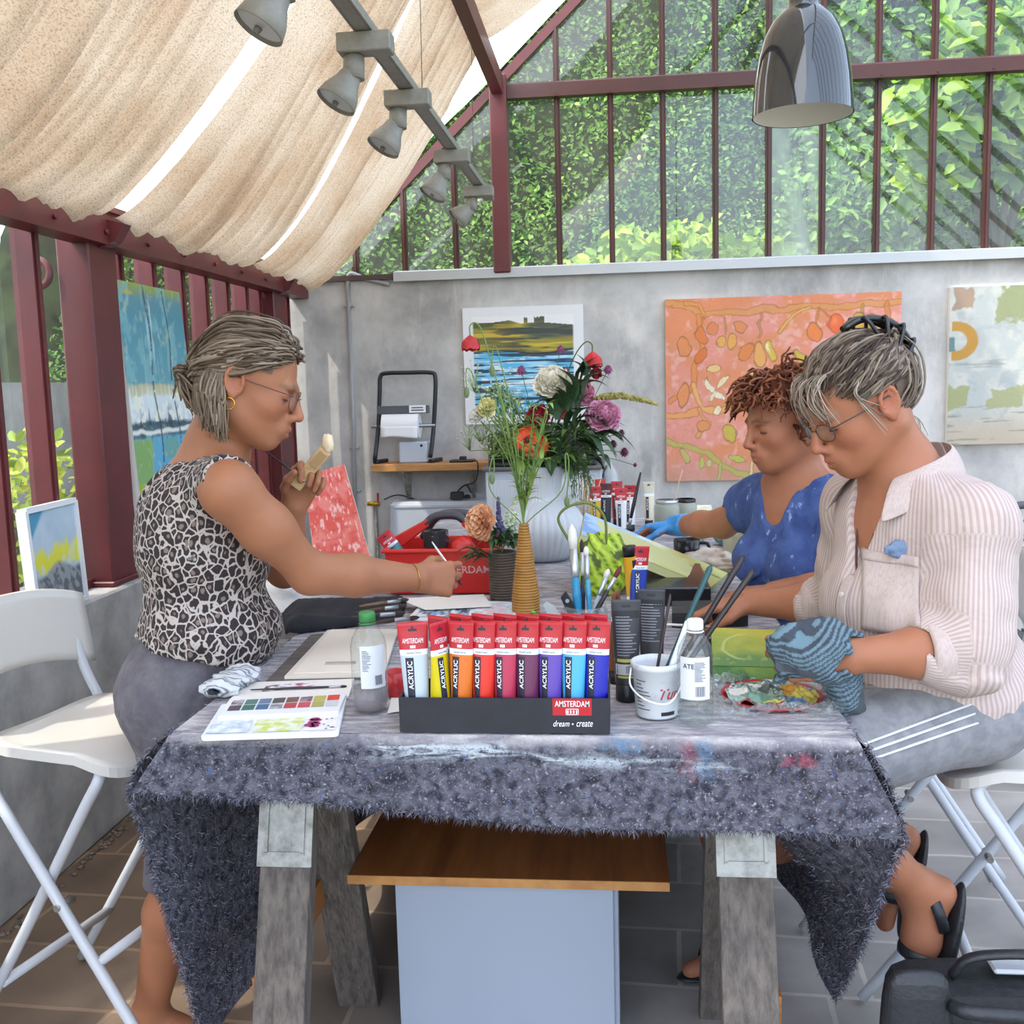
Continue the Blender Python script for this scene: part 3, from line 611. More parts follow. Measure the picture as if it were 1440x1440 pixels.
# ================================================================ TABLE, CLOTH, TRESTLES
TZ = .9; TL, TR, TN, TF = -.80, .39, 1.70, 4.55
pine = mat('honey_pine', 'a8703c', .5, noise=(6, '7f4c22', .35, .7, (14, .8, 14)), bump=(20, .1, (10, .6, 10)))
greywood = mat('weathered_wood', '736a62', .85, noise=(7, '4d4641', .35, .65, (9, 9, .7)), bump=(12, .8, (12, 12, .7)))
zinc = mat('galvanised', 'a3a29c', .5, metal=.55, noise=(25, '77756d', .4, .65))
tt = MB().box(((TL+TR)/2, (TN+TF)/2, TZ-.02), (TR-TL-.02, TF-TN-.02, .032))
tag(tt.build('tabletop', pine), 'long pine tabletop lying under the grey felt cloth on two trestles', 'table')
def trestle(y, label):
    t = thing('trestle', label, 'trestle', (-.21, y, 0), 'trestles under the table')
    MB().box((-.21, y, .79), (1.06, .05, .15)).build('beam', pine, t)
    for x in (-.65, .225):
        for sgn in (-1, 1):
            a = Vector((x, y+sgn*.055, .83)); b_ = Vector((x, y+sgn*.33, .0))
            d = (b_-a).normalized(); 
            mb = MB(); mb.bar(a, b_, .1, .045, 0, (0, sgn, .3)); lg = mb.build('leg', greywood, t, bevel=.003)
            n_ = Vector((0, sgn, 0)); n_ = (n_-d*n_.dot(d)).normalized()
            m2 = MB(); m2.bar(a+n_*.026-d*.0, a+d*.26+n_*.026, .108, .008, 0, tuple(n_))
            for e in (-.036, .036): m2.bar(a+n_*.031+Vector((e, 0, 0))+d*.06, a+d*.235+n_*.031+Vector((e, 0, 0)), .006, .006, 0, tuple(n_))
            m2.bar(a+n_*.031+d*.235+Vector((-.04, 0, 0)), a+n_*.031+d*.235+Vector((.04, 0, 0)), .006, .006, 0, tuple(n_))
            m2.cyl(a+d*.15+n_*.028, a+d*.15+n_*.034, .005, n=8); m2.build('bracket', zinc, lg)
        st = MB(); st.bar((x-.045 if x < 0 else x+.045, y-.22, .36), (x-.045 if x < 0 else x+.045, y+.22, .36), .02, .07); st.build('stretcher', pine, t)
    return t
t1 = trestle(1.98, 'weathered trestle with metal brackets carrying the near end of the table')
dup(t1, (-.21, 4.1, 0), 0, 'weathered trestle carrying the far end of the table')
# felt cloth
felt = bpy.data.materials.new('grey_felt'); felt.use_nodes = True; N, L, b = nodes(felt)
tc = N.new('ShaderNodeTexCoord')
def _noise(sc, st=(1, 1, 1), det=4, dist=0):
    mp = N.new('ShaderNodeMapping'); mp.inputs['Scale'].default_value = st; L.new(tc.outputs['Object'], mp.inputs[0])
    n = N.new('ShaderNodeTexNoise'); n.inputs['Scale'].default_value = sc; n.inputs['Detail'].default_value = det; n.inputs['Distortion'].default_value = dist; L.new(mp.outputs[0], n.inputs[0]); return n
def _rng(n, a, b_, o=0):
    m = N.new('ShaderNodeMapRange'); m.inputs[1].default_value = a; m.inputs[2].default_value = b_; L.new(n.outputs[o], m.inputs[0]); return m
def _mix(f, a, b_):
    m = N.new('ShaderNodeMix'); m.data_type = 'RGBA'; L.new(f.outputs[0], m.inputs[0])
    for i, q in ((6, a), (7, b_)):
        if isinstance(q, str): m.inputs[i].default_value = S4(q)
        else: L.new(q.outputs[2], m.inputs[i])
    return m
m1 = _mix(_rng(_noise(55, (1, 1, 1), 5, .5), .35, .62), '34333b', '66656f')
m2 = _mix(_rng(_noise(190, (1, 1, 1), 3), .6, .74), m1, '9c9ba4')
m3 = _mix(_rng(_noise(90, (1, 1, 1), 3), .66, .72), m2, '4a5f8e')
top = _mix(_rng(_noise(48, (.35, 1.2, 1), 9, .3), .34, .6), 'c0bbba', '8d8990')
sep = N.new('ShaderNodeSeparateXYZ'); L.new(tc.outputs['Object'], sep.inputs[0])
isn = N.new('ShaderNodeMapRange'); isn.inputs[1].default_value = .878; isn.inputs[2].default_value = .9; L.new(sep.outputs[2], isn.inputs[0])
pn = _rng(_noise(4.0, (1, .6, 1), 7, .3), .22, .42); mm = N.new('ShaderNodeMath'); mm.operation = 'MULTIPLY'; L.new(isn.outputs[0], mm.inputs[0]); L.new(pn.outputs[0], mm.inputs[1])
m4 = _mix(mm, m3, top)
at = N.new('ShaderNodeAttribute'); at.attribute_name = 'pig'; sc_ = N.new('ShaderNodeSeparateColor'); L.new(at.outputs['Color'], sc_.inputs[0])
def _pm(ch, tex): # paint smears carried by vertex masks broken up with noise
    q = N.new('ShaderNodeMath'); q.operation = 'MULTIPLY'; L.new(sc_.outputs[ch], q.inputs[0]); L.new(tex.outputs[0], q.inputs[1]); return q
m5 = _mix(_pm(0, _rng(_noise(40, (.35, 1, 1.6), 5, 1), .42, .56)), m4, 'b4bcc2')
m6 = _mix(_pm(1, _rng(_noise(50, (1, 1, 1), 4), .4, .55)), m5, '93404f')
m7 = _mix(_pm(2, _rng(_noise(50, (1, 1, 1), 4), .4, .55)), m6, '5b7f9c')
L.new(m7.outputs[2], b.inputs['Base Color']); b.inputs['Roughness'].default_value = .95; b.inputs['Specular IOR Level'].default_value = .15
bp = N.new('ShaderNodeBump'); bp.inputs['Strength'].default_value = .9; bp.inputs['Distance'].default_value = .006; L.new(_noise(130, (1, 1, 1), 3).outputs[0], bp.inputs['Height']); L.new(bp.outputs[0], b.inputs['Normal'])
fib = mat('felt_fibre', '6f6e78', .95, spec=.1, attr='pig')
cl = MB()
def smear_at(x, z):
    r = g = bl = 0
    if .845 < z < .885 and -.44 < x < .2: r = 1-abs(z-(.872-.03*(x+.44)))/.014
    if .87 < z < .89 and -.42 < x < -.2: r = max(r, .9)
    if .852 < z < .878 and .25 < x < .32: g = .7
    if .83 < z < .9 and .1 < x < .125: g = max(g, .35)
    if .83 < z < .9 and .125 < x < .15: bl = .4
    if .875 < z < .9 and -.03 < x < .03: bl = .6
    return (max(0, min(1, r)), max(0, g), max(0, bl))
def cloth_grid(fn, nu, nv):
    o = len(cl.v); cl.grid(fn, nu, nv)
    for i in range(o, len(cl.v)): cl.c[i] = smear_at(cl.v[i][0], cl.v[i][2]) if cl.v[i][1] < TN+.06 else (0, 0, 0)
def topz(x, y): return TZ+.0012*fbm(x*5, y*4)
cloth_grid(lambda u, v: (TL+(TR-TL)*v, TN+(TF-TN)*u, topz(TL+(TR-TL)*v, TN+(TF-TN)*u)), 70, 40)
def front(u, v):                       # u down, v across
    x0 = TL+(TR-TL)*v; xb = -.868+(.475+.868)*v; zb = .802-.072*v**.8+.006*math.sin(v*9)+.004*fbm(v*30, 1)
    x = x0+(xb-x0)*u; z = TZ+(zb-TZ)*u
    rd = min(1, u*6); y = TN-.012*math.sin(rd*PI/2)-.018*u-.006*math.sin(v*11+u)*u
    return (x, y, z+ (.006*(1-u*6)**2 if u < 1/6 else 0)-.006*(1 if u < .001 else 0))
cloth_grid(front, 16, 90)
zb0 = .13
def side(xs, sg, ynear, zn, wav):
    def fn(u, v):                       # u down, v back
        zc = .80 if sg < 0 else .735    # where the corner ear ends
        z = TZ+(zb0+.02*math.sin(v*7)-TZ)*u
        k = min(1, max(0, (TZ-z)/(TZ-zc)))
        yn = (TN-.03*k) if z > zc else ynear(z)
        y = yn+(TF-yn)*v**1.25
        out = .065*math.sin(min(1, k)*PI/2)*(1-(.75 if sg < 0 else .5)*min(1, v*3.2))+.008
        if u < .02: out = 0
        kb = max(0, min(1, (TZ-.02-z)/.08))*max(0, min(1, (z-.42)/.2)); bulge = .19*kb*math.sin(PI*max(0, min(1, (y-1.74)/.74)))**.8*min(1, (y-yn)/.17)**1.2 if sg > 0 else 0   # pushed in by the sitter's knees
        x = xs-bulge+sg*(out+wav*math.sin(y*13+z*3)*u*min(1, u*3)*(.3+v))
        return (x, y, z)
    cloth_grid(fn, 44, 70)
side(TL, -1, lambda z: TN-.03+.16*(.80-z)/.45, .8, .03)
side(TR, 1, lambda z: TN-.03+.42*((.735-z)/.5)**1.0 if z < .735 else TN-.03, .735, .03)
cl_v = list(cl.v)
# loose fibres standing off the felt
nb0 = len(cl.v); rr = random.Random(5)
def fibre(p, n, ln, w=.00045):
    d = Vector((rr.gauss(0, 1), rr.gauss(0, 1), rr.gauss(0, 1)))*.7+Vector(n)*.8; d.normalize(); a = frame(d)[0]
    m = Vector(p)+d*ln*.5+a*ln*rr.uniform(-.3, .3); e = Vector(p)+d*ln+Vector((0, 0, -ln*.25)); c = rr.choice([S('7d7c86'), S('96959f'), S('4a4953'), S('5f6479'), S('3f3e47'), S('33323a')]); cl.cur = c
    b2 = frame(d)[1]*w; cl.add([V3(p)-b2, V3(p)+b2, m+b2, m-b2, e], [[0, 1, 2, 3], [3, 2, 4]], 1)
for i in range(7500): v = rr.random(); u = rr.random(); fibre(front(.12+.88*u, v), (0, -1, .1), rr.uniform(.003, .009))
for i in range(2600): v = rr.random(); fibre(front(1, v), (0, -.6, -.8), rr.uniform(.006, .016))
def sidept(idx0, nu, nv, u, v): return cl_v[idx0+int(u*nu)*(nv+1)+int(v*nv)]
base_l = 71*41+17*91; base_r = base_l+45*71
for i in range(9000):
    for bs, sg in ((base_l, 1), (base_r, -1)):
        u = rr.random()**.8; v = rr.random()*.45; p = Vector(sidept(bs, 44, 70, u, v))+Vector((0, rr.uniform(-.02, .02), rr.uniform(-.009, .009)))
        fibre(p, (sg, -.3, 0), rr.uniform(.005, .014), .0006)
for i in range(1500):
    for bs, sg in ((base_l, 1), (base_r, -1)):
        u = rr.random(); p = Vector(sidept(bs, 44, 70, u, 0)); fibre(p+Vector((0, 0, rr.uniform(-.009, .009))), (0, -1, -.3), rr.uniform(.006, .018), .0006)
cl.cur = (1, 1, 1)
tag(cl.build('tablecloth', [felt, fib], attr=True, recalc=False), 'thick grey speckled felt cloth smeared with paint, draped over the long table', 'tablecloth')
# ================================================================ LOW SIDE TABLE UNDER THE TABLE
whitel = mat('white_laminate', 'b9bfc8', .35, spec=.5); benchw = mat('bench_white', '9aa3b0', .4, spec=.4)
bt = thing('side_table', 'low white side table with honey-brown wooden top standing under the long table', 'side table', (-.25, 2.3, 0))
q0, q1 = Pz(467, 1240, .45), Pz(942, 1243, .45)
q0.x += .025
MB().box(((q0.x+q1.x)/2, 2.36, .44), (q1.x-q0.x, .58, .02), bev=.002).build('top', mat('teak_top', '9a5f30', .4, noise=(4, '6b3b1a', .35, .7, (5, .5, 5)), bump=(30, .05, (6, .5, 6))), bt)
MB().box(((q0.x+q1.x)/2, 2.0695, .44), (q1.x-q0.x, .002, .02)).build('edge_band', mat('honey_edge', 'c08a4e', .45, noise=(10, 'a97440', .4, .6)), bt)
bx0, bx1 = Py(558, 1300, 2.12).x, Py(870, 1300, 2.12).x
MB().box(((bx0+bx1)/2, 2.33, .215), (bx1-bx0, .42, .43), bev=.002).build('body', benchw, bt)
MB().box(((bx0+bx1)/2-.004, 2.112, .215), (bx1-bx0-.014, .012, .42), bev=.001).build('panel', benchw, bt)
MB().box((bx0-.012, 2.2, .415), (.02, .06, .03)).build('batten', greywood, bt)
# ================================================================ FOLDING STOOLS
wsteel = mat('white_steel', 'c0c3c8', .35, spec=.5); wply = mat('white_seat', 'cbc7c0', .3, spec=.5, coat=.2)
def stool(loc, rz, label):
    t = thing('folding_stool', label, 'stool', (0, 0, 0), 'white folding bar stools')
    seat = MB()
    def sf(side):
        def fn(u, v):
            a = 2*u-1; c = 2*v-1; k = 1/max(1e-6, (abs(a)**5+abs(c)**5)**(1/5))*max(abs(a), abs(c)) if (a or c) else 1
            x, y = a*k*.19, c*k*.2
            return (x, y, .735+.012*(y/.2)**2-(.035*max(0, x-.1)/.09 if x > .1 else 0)-(.022 if side else 0)+.008*(x < -.1)*((-x-.1)/.09))
        return fn
    seat.grid(sf(0), 16, 16); seat.grid(sf(1), 16, 16)
    n = 17
    ring = [i*n for i in range(n)]+[16*n+j for j in range(1, n)]+[i*n+16 for i in range(15, -1, -1)]+[j for j in range(15, 0, -1)]
    o = n*n
    for i in range(len(ring)): a, b_ = ring[i], ring[(i+1) % len(ring)]; seat.f.append([a, b_, b_+o, a+o]); seat.m.append(0); seat.sm.append(False)
    seat.build('seat', wply, t)
    bk = MB()
    def bf(off):
        def fn(u, v):
            y = (2*u-1)*.235; z0 = .815+.05*(1-(y/.235)**2)*.8; z1 = 1.03-.035*(abs(y)/.235)**3
            z = z0+(z1-z0)*v; return (-.285-.07*(v-.3)*.4+.035*(y/.235)**2+off, y, z)
        return fn
    bk.grid(bf(0), 20, 8); bk.grid(bf(.014), 20, 8); n = 9
    ring = [i*n for i in range(21)]+[20*n+j for j in range(1, 9)]+[i*n+8 for i in range(19, -1, -1)]+[j for j in range(7, 0, -1)]; o = 21*9
    for i in range(len(ring)): a, b_ = ring[i], ring[(i+1) % len(ring)]; bk.f.append([a, b_, b_+o, a+o]); bk.m.append(0); bk.sm.append(False)
    bk.build('backrest', wply, t)
    for s in (-1, 1):
        MB().tube(bez([(-.265, s*.2, .9), (-.20, s*.2, .74), (.05, s*.2, .37), (.30, s*.2, .012)], 6), .0125, 12).build('back_leg', wsteel, t)
        MB().tube(bez([(.10, s*.13, .712), (.135, s*.172, .69), (.08, s*.176, .6), (-.11, s*.176, .3), (-.30, s*.176, .012)], 6), .0125, 12).build('front_leg', wsteel, t)
        MB().cyl((.03, s*.165, .4), (.03, s*.216, .4), .008, n=10).build('bolt', zinc, t)
    MB().cyl((.115, -.2, .28), (.115, .2, .28), .0115, n=12).build('footrest', wsteel, t)
    MB().cyl((-.19, -.176, .165), (-.19, .176, .165), .0115, n=12).build('crossbar', wsteel, t)
    MB().cyl((-.195, -.2, .71), (-.195, .2, .71), .0115, n=12).build('seat_bar', wsteel, t)
    t.location = loc; t.rotation_euler = (0, 0, rz); return t
st1 = stool((-1.20, 2.2, 0), -.25, 'white folding bar stool on the left, empty, behind the standing woman')
dup(st1, (.84, 2.14, 0), PI-.12, 'white folding bar stool under the woman in the striped shirt')
dup(st1, (.80, 2.86, 0), PI-.1, 'white folding bar stool under the woman in the blue dress')
dup(st1, (-1.08, 3.25, 0), -.35, 'white folding bar stool holding the white bundle and the red canvas')
# ================================================================ BLACK BAG
blk = mat('black_nylon', '17181b', .75, noise=(60, '24262a', .4, .6), bump=(220, .25)); blk2 = mat('black_leather', '202226', .45, bump=(90, .2))
bg = thing('equipment_bag', 'black nylon equipment bag standing on the paving at the bottom right', 'bag', (.66, 1.8, 0))
MB().box((.70, 1.86, .2), (.44, .2, .40), bev=.04).build('body', blk, bg, subsurf=2)
MB().box((.515, 1.755, .235), (.13, .06, .45), bev=.025).build('side_flap', blk2, bg, subsurf=2)
MB().box((.72, 1.745, .17), (.26, .05, .24), bev=.02).build('front_pocket', blk, bg, subsurf=2)
MB().tube(bez([(.57, 1.74, .40), (.60, 1.715, .405), (.75, 1.71, .40), (.80, 1.72, .37)], 6), .013, 10).build('zip_rail', blk2, bg)
MB().tube(bez([(.60, 1.84, .40), (.63, 1.83, .44), (.72, 1.82, .455), (.81, 1.83, .44), (.84, 1.84, .39)], 6), .014, 10, flat=.6).build('handle', blk2, bg)
MB().tube(bez([(.60, 1.712, .3), (.59, 1.705, .18), (.60, 1.71, .04)], 5), .012, 8, flat=.3).build('strap', blk2, bg)
MB().box((.73, 1.85, .415), (.12, .05, .01), bev=.004).build('label_patch', mat('pale_patch', 'b9bcc0', .6), bg)
# ================================================================ IRON GARDEN CHAIR AT THE RIGHT EDGE
iron = mat('grey_iron', '55575b', .55, metal=.3)
ic = thing('garden_chair', 'grey cast iron garden chair with openwork back at the right edge by the wall', 'chair', (1.85, 4.2, 0))
mb = MB(); X0, X1, yb_ = 1.56, 2.12, 4.3
for i in range(7):
    for j in range(3):
        cx_ = X0+.06+i*.075; cz = .72+.075*j
        mb.tube([(cx_+.033*math.cos(a), yb_, cz+.033*math.sin(a)) for a in np.linspace(0, 2*PI, 12, endpoint=False)], .006, 6, closed=True)
mb.tube(bez([(X0, yb_, .45), (X0, yb_, .9), (X0+.1, yb_, .97), ((X0+X1)/2, yb_, 1.0), (X1-.1, yb_, .97), (X1, yb_, .9), (X1, yb_, .45)], 6), .016, 8)
mb.cyl((X0, yb_, .66), (X1, yb_, .66), .012, n=8); mb.build('backrest', iron, ic)
mb = MB()
for i in range(9): mb.box((X0+.035+i*.062, 4.08, .45), (.045, .42, .015))
mb.box(((X0+X1)/2, 3.87, .45), (X1-X0, .02, .03)); mb.build('seat', iron, ic)
for x in (X0, X1):
    MB().tube(bez([(x, 3.9, .45), (x, 3.88, .2), (x, 3.86, .005)], 4), .014, 8).build('leg', iron, ic); MB().tube(bez([(x, 4.3, .45), (x, 4.33, .2), (x, 4.36, .005)], 4), .014, 8).build('leg', iron, ic)
    MB().tube(bez([(x, 4.29, .7), (x, 4.05, .7), (x, 3.92, .66), (x, 3.9, .45)], 5), .014, 8).build('armrest', iron, ic)
# ================================================================ BACK WALL FURNITURE
sh0, sh1 = Py(527, 652, 5.72), Py(690, 650, 5.72); SHZ = 1.075
shelf = thing('wall_shelf', 'narrow honey-coloured wooden shelf on the back wall under the paper roll stand', 'shelf', ((sh0.x+sh1.x)/2, 5.8, SHZ))
MB().box(((sh0.x+sh1.x)/2+.02, 5.785, SHZ-.02), (sh1.x-sh0.x+.06, .23, .042), bev=.003).build('board', mat('shelf_pine', 'c08a52', .5, noise=(5, '9c6a38', .35, .7, (1, 12, 12))), shelf)
for x in (sh0.x+.16, sh1.x-.12):
    m_ = MB(); m_.box((x, YB-.006, SHZ-.16), (.022, .012, .24)); m_.box((x, 5.8, SHZ-.047), (.022, .18, .01)); m_.bar((x, YB-.01, SHZ-.24), (x, 5.72, SHZ-.05), .018, .008); m_.build('bracket', zinc, shelf)
# paper roll stand
ps = thing('paper_roll_stand', 'black tube stand holding a white paper roll on the wooden wall shelf', 'roll stand', (-1.16, 5.77, SHZ))
bkt = mat('black_tube', '1c1d20', .4)
def SP(u, v, y=5.77): return Py(u, v, y)
lf = [SP(527, 648, 5.72), SP(532, 600), SP(534, 550), SP(535, 530), SP(543, 525), SP(575, 524), SP(605, 524), SP(612, 530), SP(612, 560), SP(609, 610), SP(605, 643, 5.72)]
lf = [Vector((p.x, p.y, max(p.z, SHZ+.012))) for p in lf]
MB().tube(bez(lf, 5), .0125, 10).build('frame', bkt, ps)
for u in (528, 606):
    p = SP(u, 645, 5.74); MB().tube([(p.x, 5.72, SHZ+.012), (p.x+.04, 5.85, SHZ+.012)], .012, 10).build('foot', bkt, ps)
p = SP(567, 576); MB().box((p.x, 5.77, p.z), (.30, .035, .045), bev=.004).build('cutter_bar', mat('dark_grey_bar', '53545a', .4), ps)
mb = MB(); q = SP(587, 575, 5.75); mb.box((q.x, 5.75, q.z), (.095, .006, .042)); mb.build('label_plate', mat('label_white', 'e8e8ea', .4), ps)
mb = MB(); [mb.box((q.x, 5.7465, q.z+dz), (w_, .001, .007)) for dz, w_ in ((.007, .066), (-.007, .072))]; mb.build('plate_lettering', mat('plate_ink', '5c5f66', .5), ps)
p = SP(567, 599); MB().cyl((p.x-.185, 5.77, p.z), (p.x+.185, 5.77, p.z), .011, n=10).build('axle', mat('steel_bar', '9a9b9d', .35, metal=.7), ps)
rl = thing('paper_roll', 'white paper roll on the axle of the black stand', 'paper roll', (p.x, 5.77, p.z))
paperw = mat('paper_white', 'e4e2e2', .8)
mb = MB().lathe([(.02, -.105), (.07, -.105), (.07, .105), (.02, .105), (.02, -.105)], (p.x-.01, 5.77, p.z), 36, axis=(1, 0, 0), smooth=False)
mb.build('roll', paperw, rl)
MB().grid(lambda u, v: (p.x-.115+.21*v, 5.77-.071-.004*u, p.z-.062*u+.006*math.sin(v*5)*u), 6, 8).build('loose_edge', paperw, rl, solid=.002)
b_ = Py(582, 630, 5.76); wb = thing('dispenser_box', 'small white plastic box standing under the paper roll on the wall shelf', 'box', (b_.x, 5.79, SHZ+.001))
MB().box((b_.x, 5.79, SHZ+.062), (.165, .12, .122), bev=.008).build('body', whitel, wb); MB().cyl((b_.x+.05, 5.73, SHZ+.1), (b_.x+.05, 5.727, SHZ+.1), .008, n=10).build('button', blk2, wb)
# small router with cable, adaptor, sockets
p = Py(650, 645, 5.75)
rt = thing('router', 'small flat black device with a cable on the right end of the wall shelf', 'device', (p.x, 5.76, SHZ+.002))
mb = MB().box((p.x, 5.76, SHZ+.008), (.14, .1, .012), bev=.004); mb.box((p.x, 5.78, SHZ+.022), (.04, .03, .02), bev=.004); mb.build('body', blk2, rt)
MB().tube(bez([(p.x+.06, 5.72, SHZ+.01), (p.x+.1, 5.66, SHZ-.0), (p.x+.085, 5.665, SHZ-.1), Py(652, 683, 5.7), Py(643, 692, 5.75), Py(655, 682, 5.8), Py(663, 693, 5.86)], 6), .004, 6).build('cable', bkt, rt)
p = Py(643, 697, 5.74); tag(MB().box(p, (.075, .05, .045), bev=.006).build('power_adaptor', blk2), 'black power adaptor hanging on a cable under the wall shelf', 'adaptor')
p = Py(665, 699, 5.88); sk_ = thing('socket_strip', 'white socket strip with a black plug on the back wall under the shelf', 'socket', p)
MB().box(p, (.16, .03, .05), bev=.004).build('body', whitel, sk_); MB().cyl(p+Vector((-.03, -.02, 0)), p+Vector((-.03, -.05, 0)), .02, n=12).build('plug', blk2, sk_)
vx = Py(528, 708, YB-.014); vv = thing('water_tap', 'small brass tap with red handle on a thin pipe on the back wall', 'tap', vx)
MB().cyl(Vector((vx.x, vx.y, .0)), vx, .011, n=10).build('pipe', zinc, vv); MB().cyl(vx+Vector((-.045, -.01, 0)), vx+Vector((.03, -.01, 0)), .013, n=12).build('body', mat('brass', 'b8962e', .35, metal=.8), vv)
MB().box(vx+Vector((.02, -.015, .035)), (.012, .012, .06), bev=.003).build('handle', mat('red_plastic', 'b02a2a', .4), vv)
tag(MB().tube(bez([Py(540, 702, 5.84), Py(560, 696, 5.87), Py(590, 703, 5.87), Py(625, 702, 5.87), Py(650, 699, 5.87)], 6), .004, 6).build('cable', bkt), 'thin black cable running along the back wall from tap to sockets', 'cable')
p0, p1 = Py(548, 706, 5.72), Py(700, 706, 5.72)
ht = thing('panel_heater', 'white panel heater low on the back wall under the shelf', 'heater', ((p0.x+p1.x)/2, 5.8, p0.z-.3))
MB().box(((p0.x+p1.x)/2, 5.79, p0.z-.16), (p1.x-p0.x, .17, .32), bev=.02).build('casing', whitel, ht)
MB().box(((p0.x+p1.x)/2, 5.703, p0.z-.03), (p1.x-p0.x-.05, .006, .012), bev=.002).build('grille', mat('vent_grey', 'aeb0b4', .5), ht)
# white cabinet with a black box on it, beyond the flowers
c0, c1 = Py(682, 662, 5.2), Py(846, 660, 5.2); cz = c0.z
cb = thing('cabinet', 'white cabinet standing behind the flower vases', 'cabinet', ((c0.x+c1.x)/2, 5.45, 0))
MB().box(((c0.x+c1.x)/2, 5.45, cz/2), (c1.x-c0.x, .5, cz), bev=.006).build('body', whitel, cb)
for k in (0, 1): 
    dx = (c1.x-c0.x)/2; d = MB().box((c0.x+dx*(k+.5), 5.19, cz/2-.01), (dx-.012, .018, cz-.08), bev=.003).build('door', mat('ribbed_white', 'c9ccd0', .4, bump=(60, .6, (4, 1, .01))), cb)
    MB().cyl((c0.x+dx+(.03 if k else -.03), 5.175, cz*.6), (c0.x+dx+(.03 if k else -.03), 5.175, cz*.6+.1), .005, n=8).build('handle', zinc, d)
MB().box(((c0.x+c1.x)/2, 5.44, cz+.008), (c1.x-c0.x+.03, .54, .016), bev=.004).build('top', mat('dark_edge', '5c5a5a', .5), cb)
b0, b1 = Py(685, 618, 5.2), Py(838, 618, 5.2)
ob = thing('black_box', 'black appliance standing on the white cabinet behind the flowers', 'appliance', ((b0.x+b1.x)/2, 5.42, cz+.016))
MB().box(((b0.x+b1.x)/2, 5.42, cz+.016+.085), (b1.x-b0.x, .4, .17), bev=.008).build('body', blk2, ob)
MB().box(((b0.x+b1.x)/2-.06, 5.216, cz+.1), ((b1.x-b0.x)*.66, .01, .12), bev=.003).build('door', mat('dark_glass', '0c0d0f', .1), ob)
for dz in (.05, .11): MB().cyl((b1.x-.06, 5.215, cz+.016+dz), (b1.x-.06, 5.2, cz+.016+dz), .018, n=14).build('knob', zinc, ob)
cr = random.Random(4)
p = Py(849, 668, 5.1); tag(MB().ell((c1.x+.045, 5.3, .92), (.05, .06, .17), 20, 16, fn=lambda q: 1+.18*fbm(q.x*3+2, q.y*3, q.z*4)).build('plastic_bag', mat('clear_plastic_white', 'a9adb0', .3, spec=.6)), 'crumpled whitish plastic bag hanging at the right side of the white cabinet', 'bag')
# white bundle on the fourth stool
def lump(q): return 1+.22*fbm(q.x*2+5, q.y*2, q.z*2)+.06*fbm(q.x*7, q.y*7, q.z*7)
tag(MB().ell((-.97, 3.1, .85), (.2, .22, .13), 40, 28, fn=lump).build('cloth_bundle', mat('white_cotton', 'cfccc9', .9, bump=(40, .4))), 'crumpled white cloth bundle on the stool behind the standing woman\'s arm', 'cloth')
# ================================================================ THINGS ON THE TABLE
TT = TZ+.003
def quad(px, z=TT): return [Pz(u, v, z) for u, v in px]
def lerp(a, b, t): return a+(b-a)*t
def bil(q, u, v): return lerp(lerp(q[0], q[1], u), lerp(q[3], q[2], u), v)    # q: near-left, near-right, far-right, far-left
def slab(name, px, z, th, m, label, cat, group=None, bevel=0):
    q = quad(px, z); return tag(MB().prism(q, (0, 0, 1), th).build(name, m, bevel=bevel), label, cat, group)
pigm = mat('pigment', 'ffffff', .55, attr='pig')
wplast = mat('white_plastic', 'e3e6ea', .35, spec=.5)
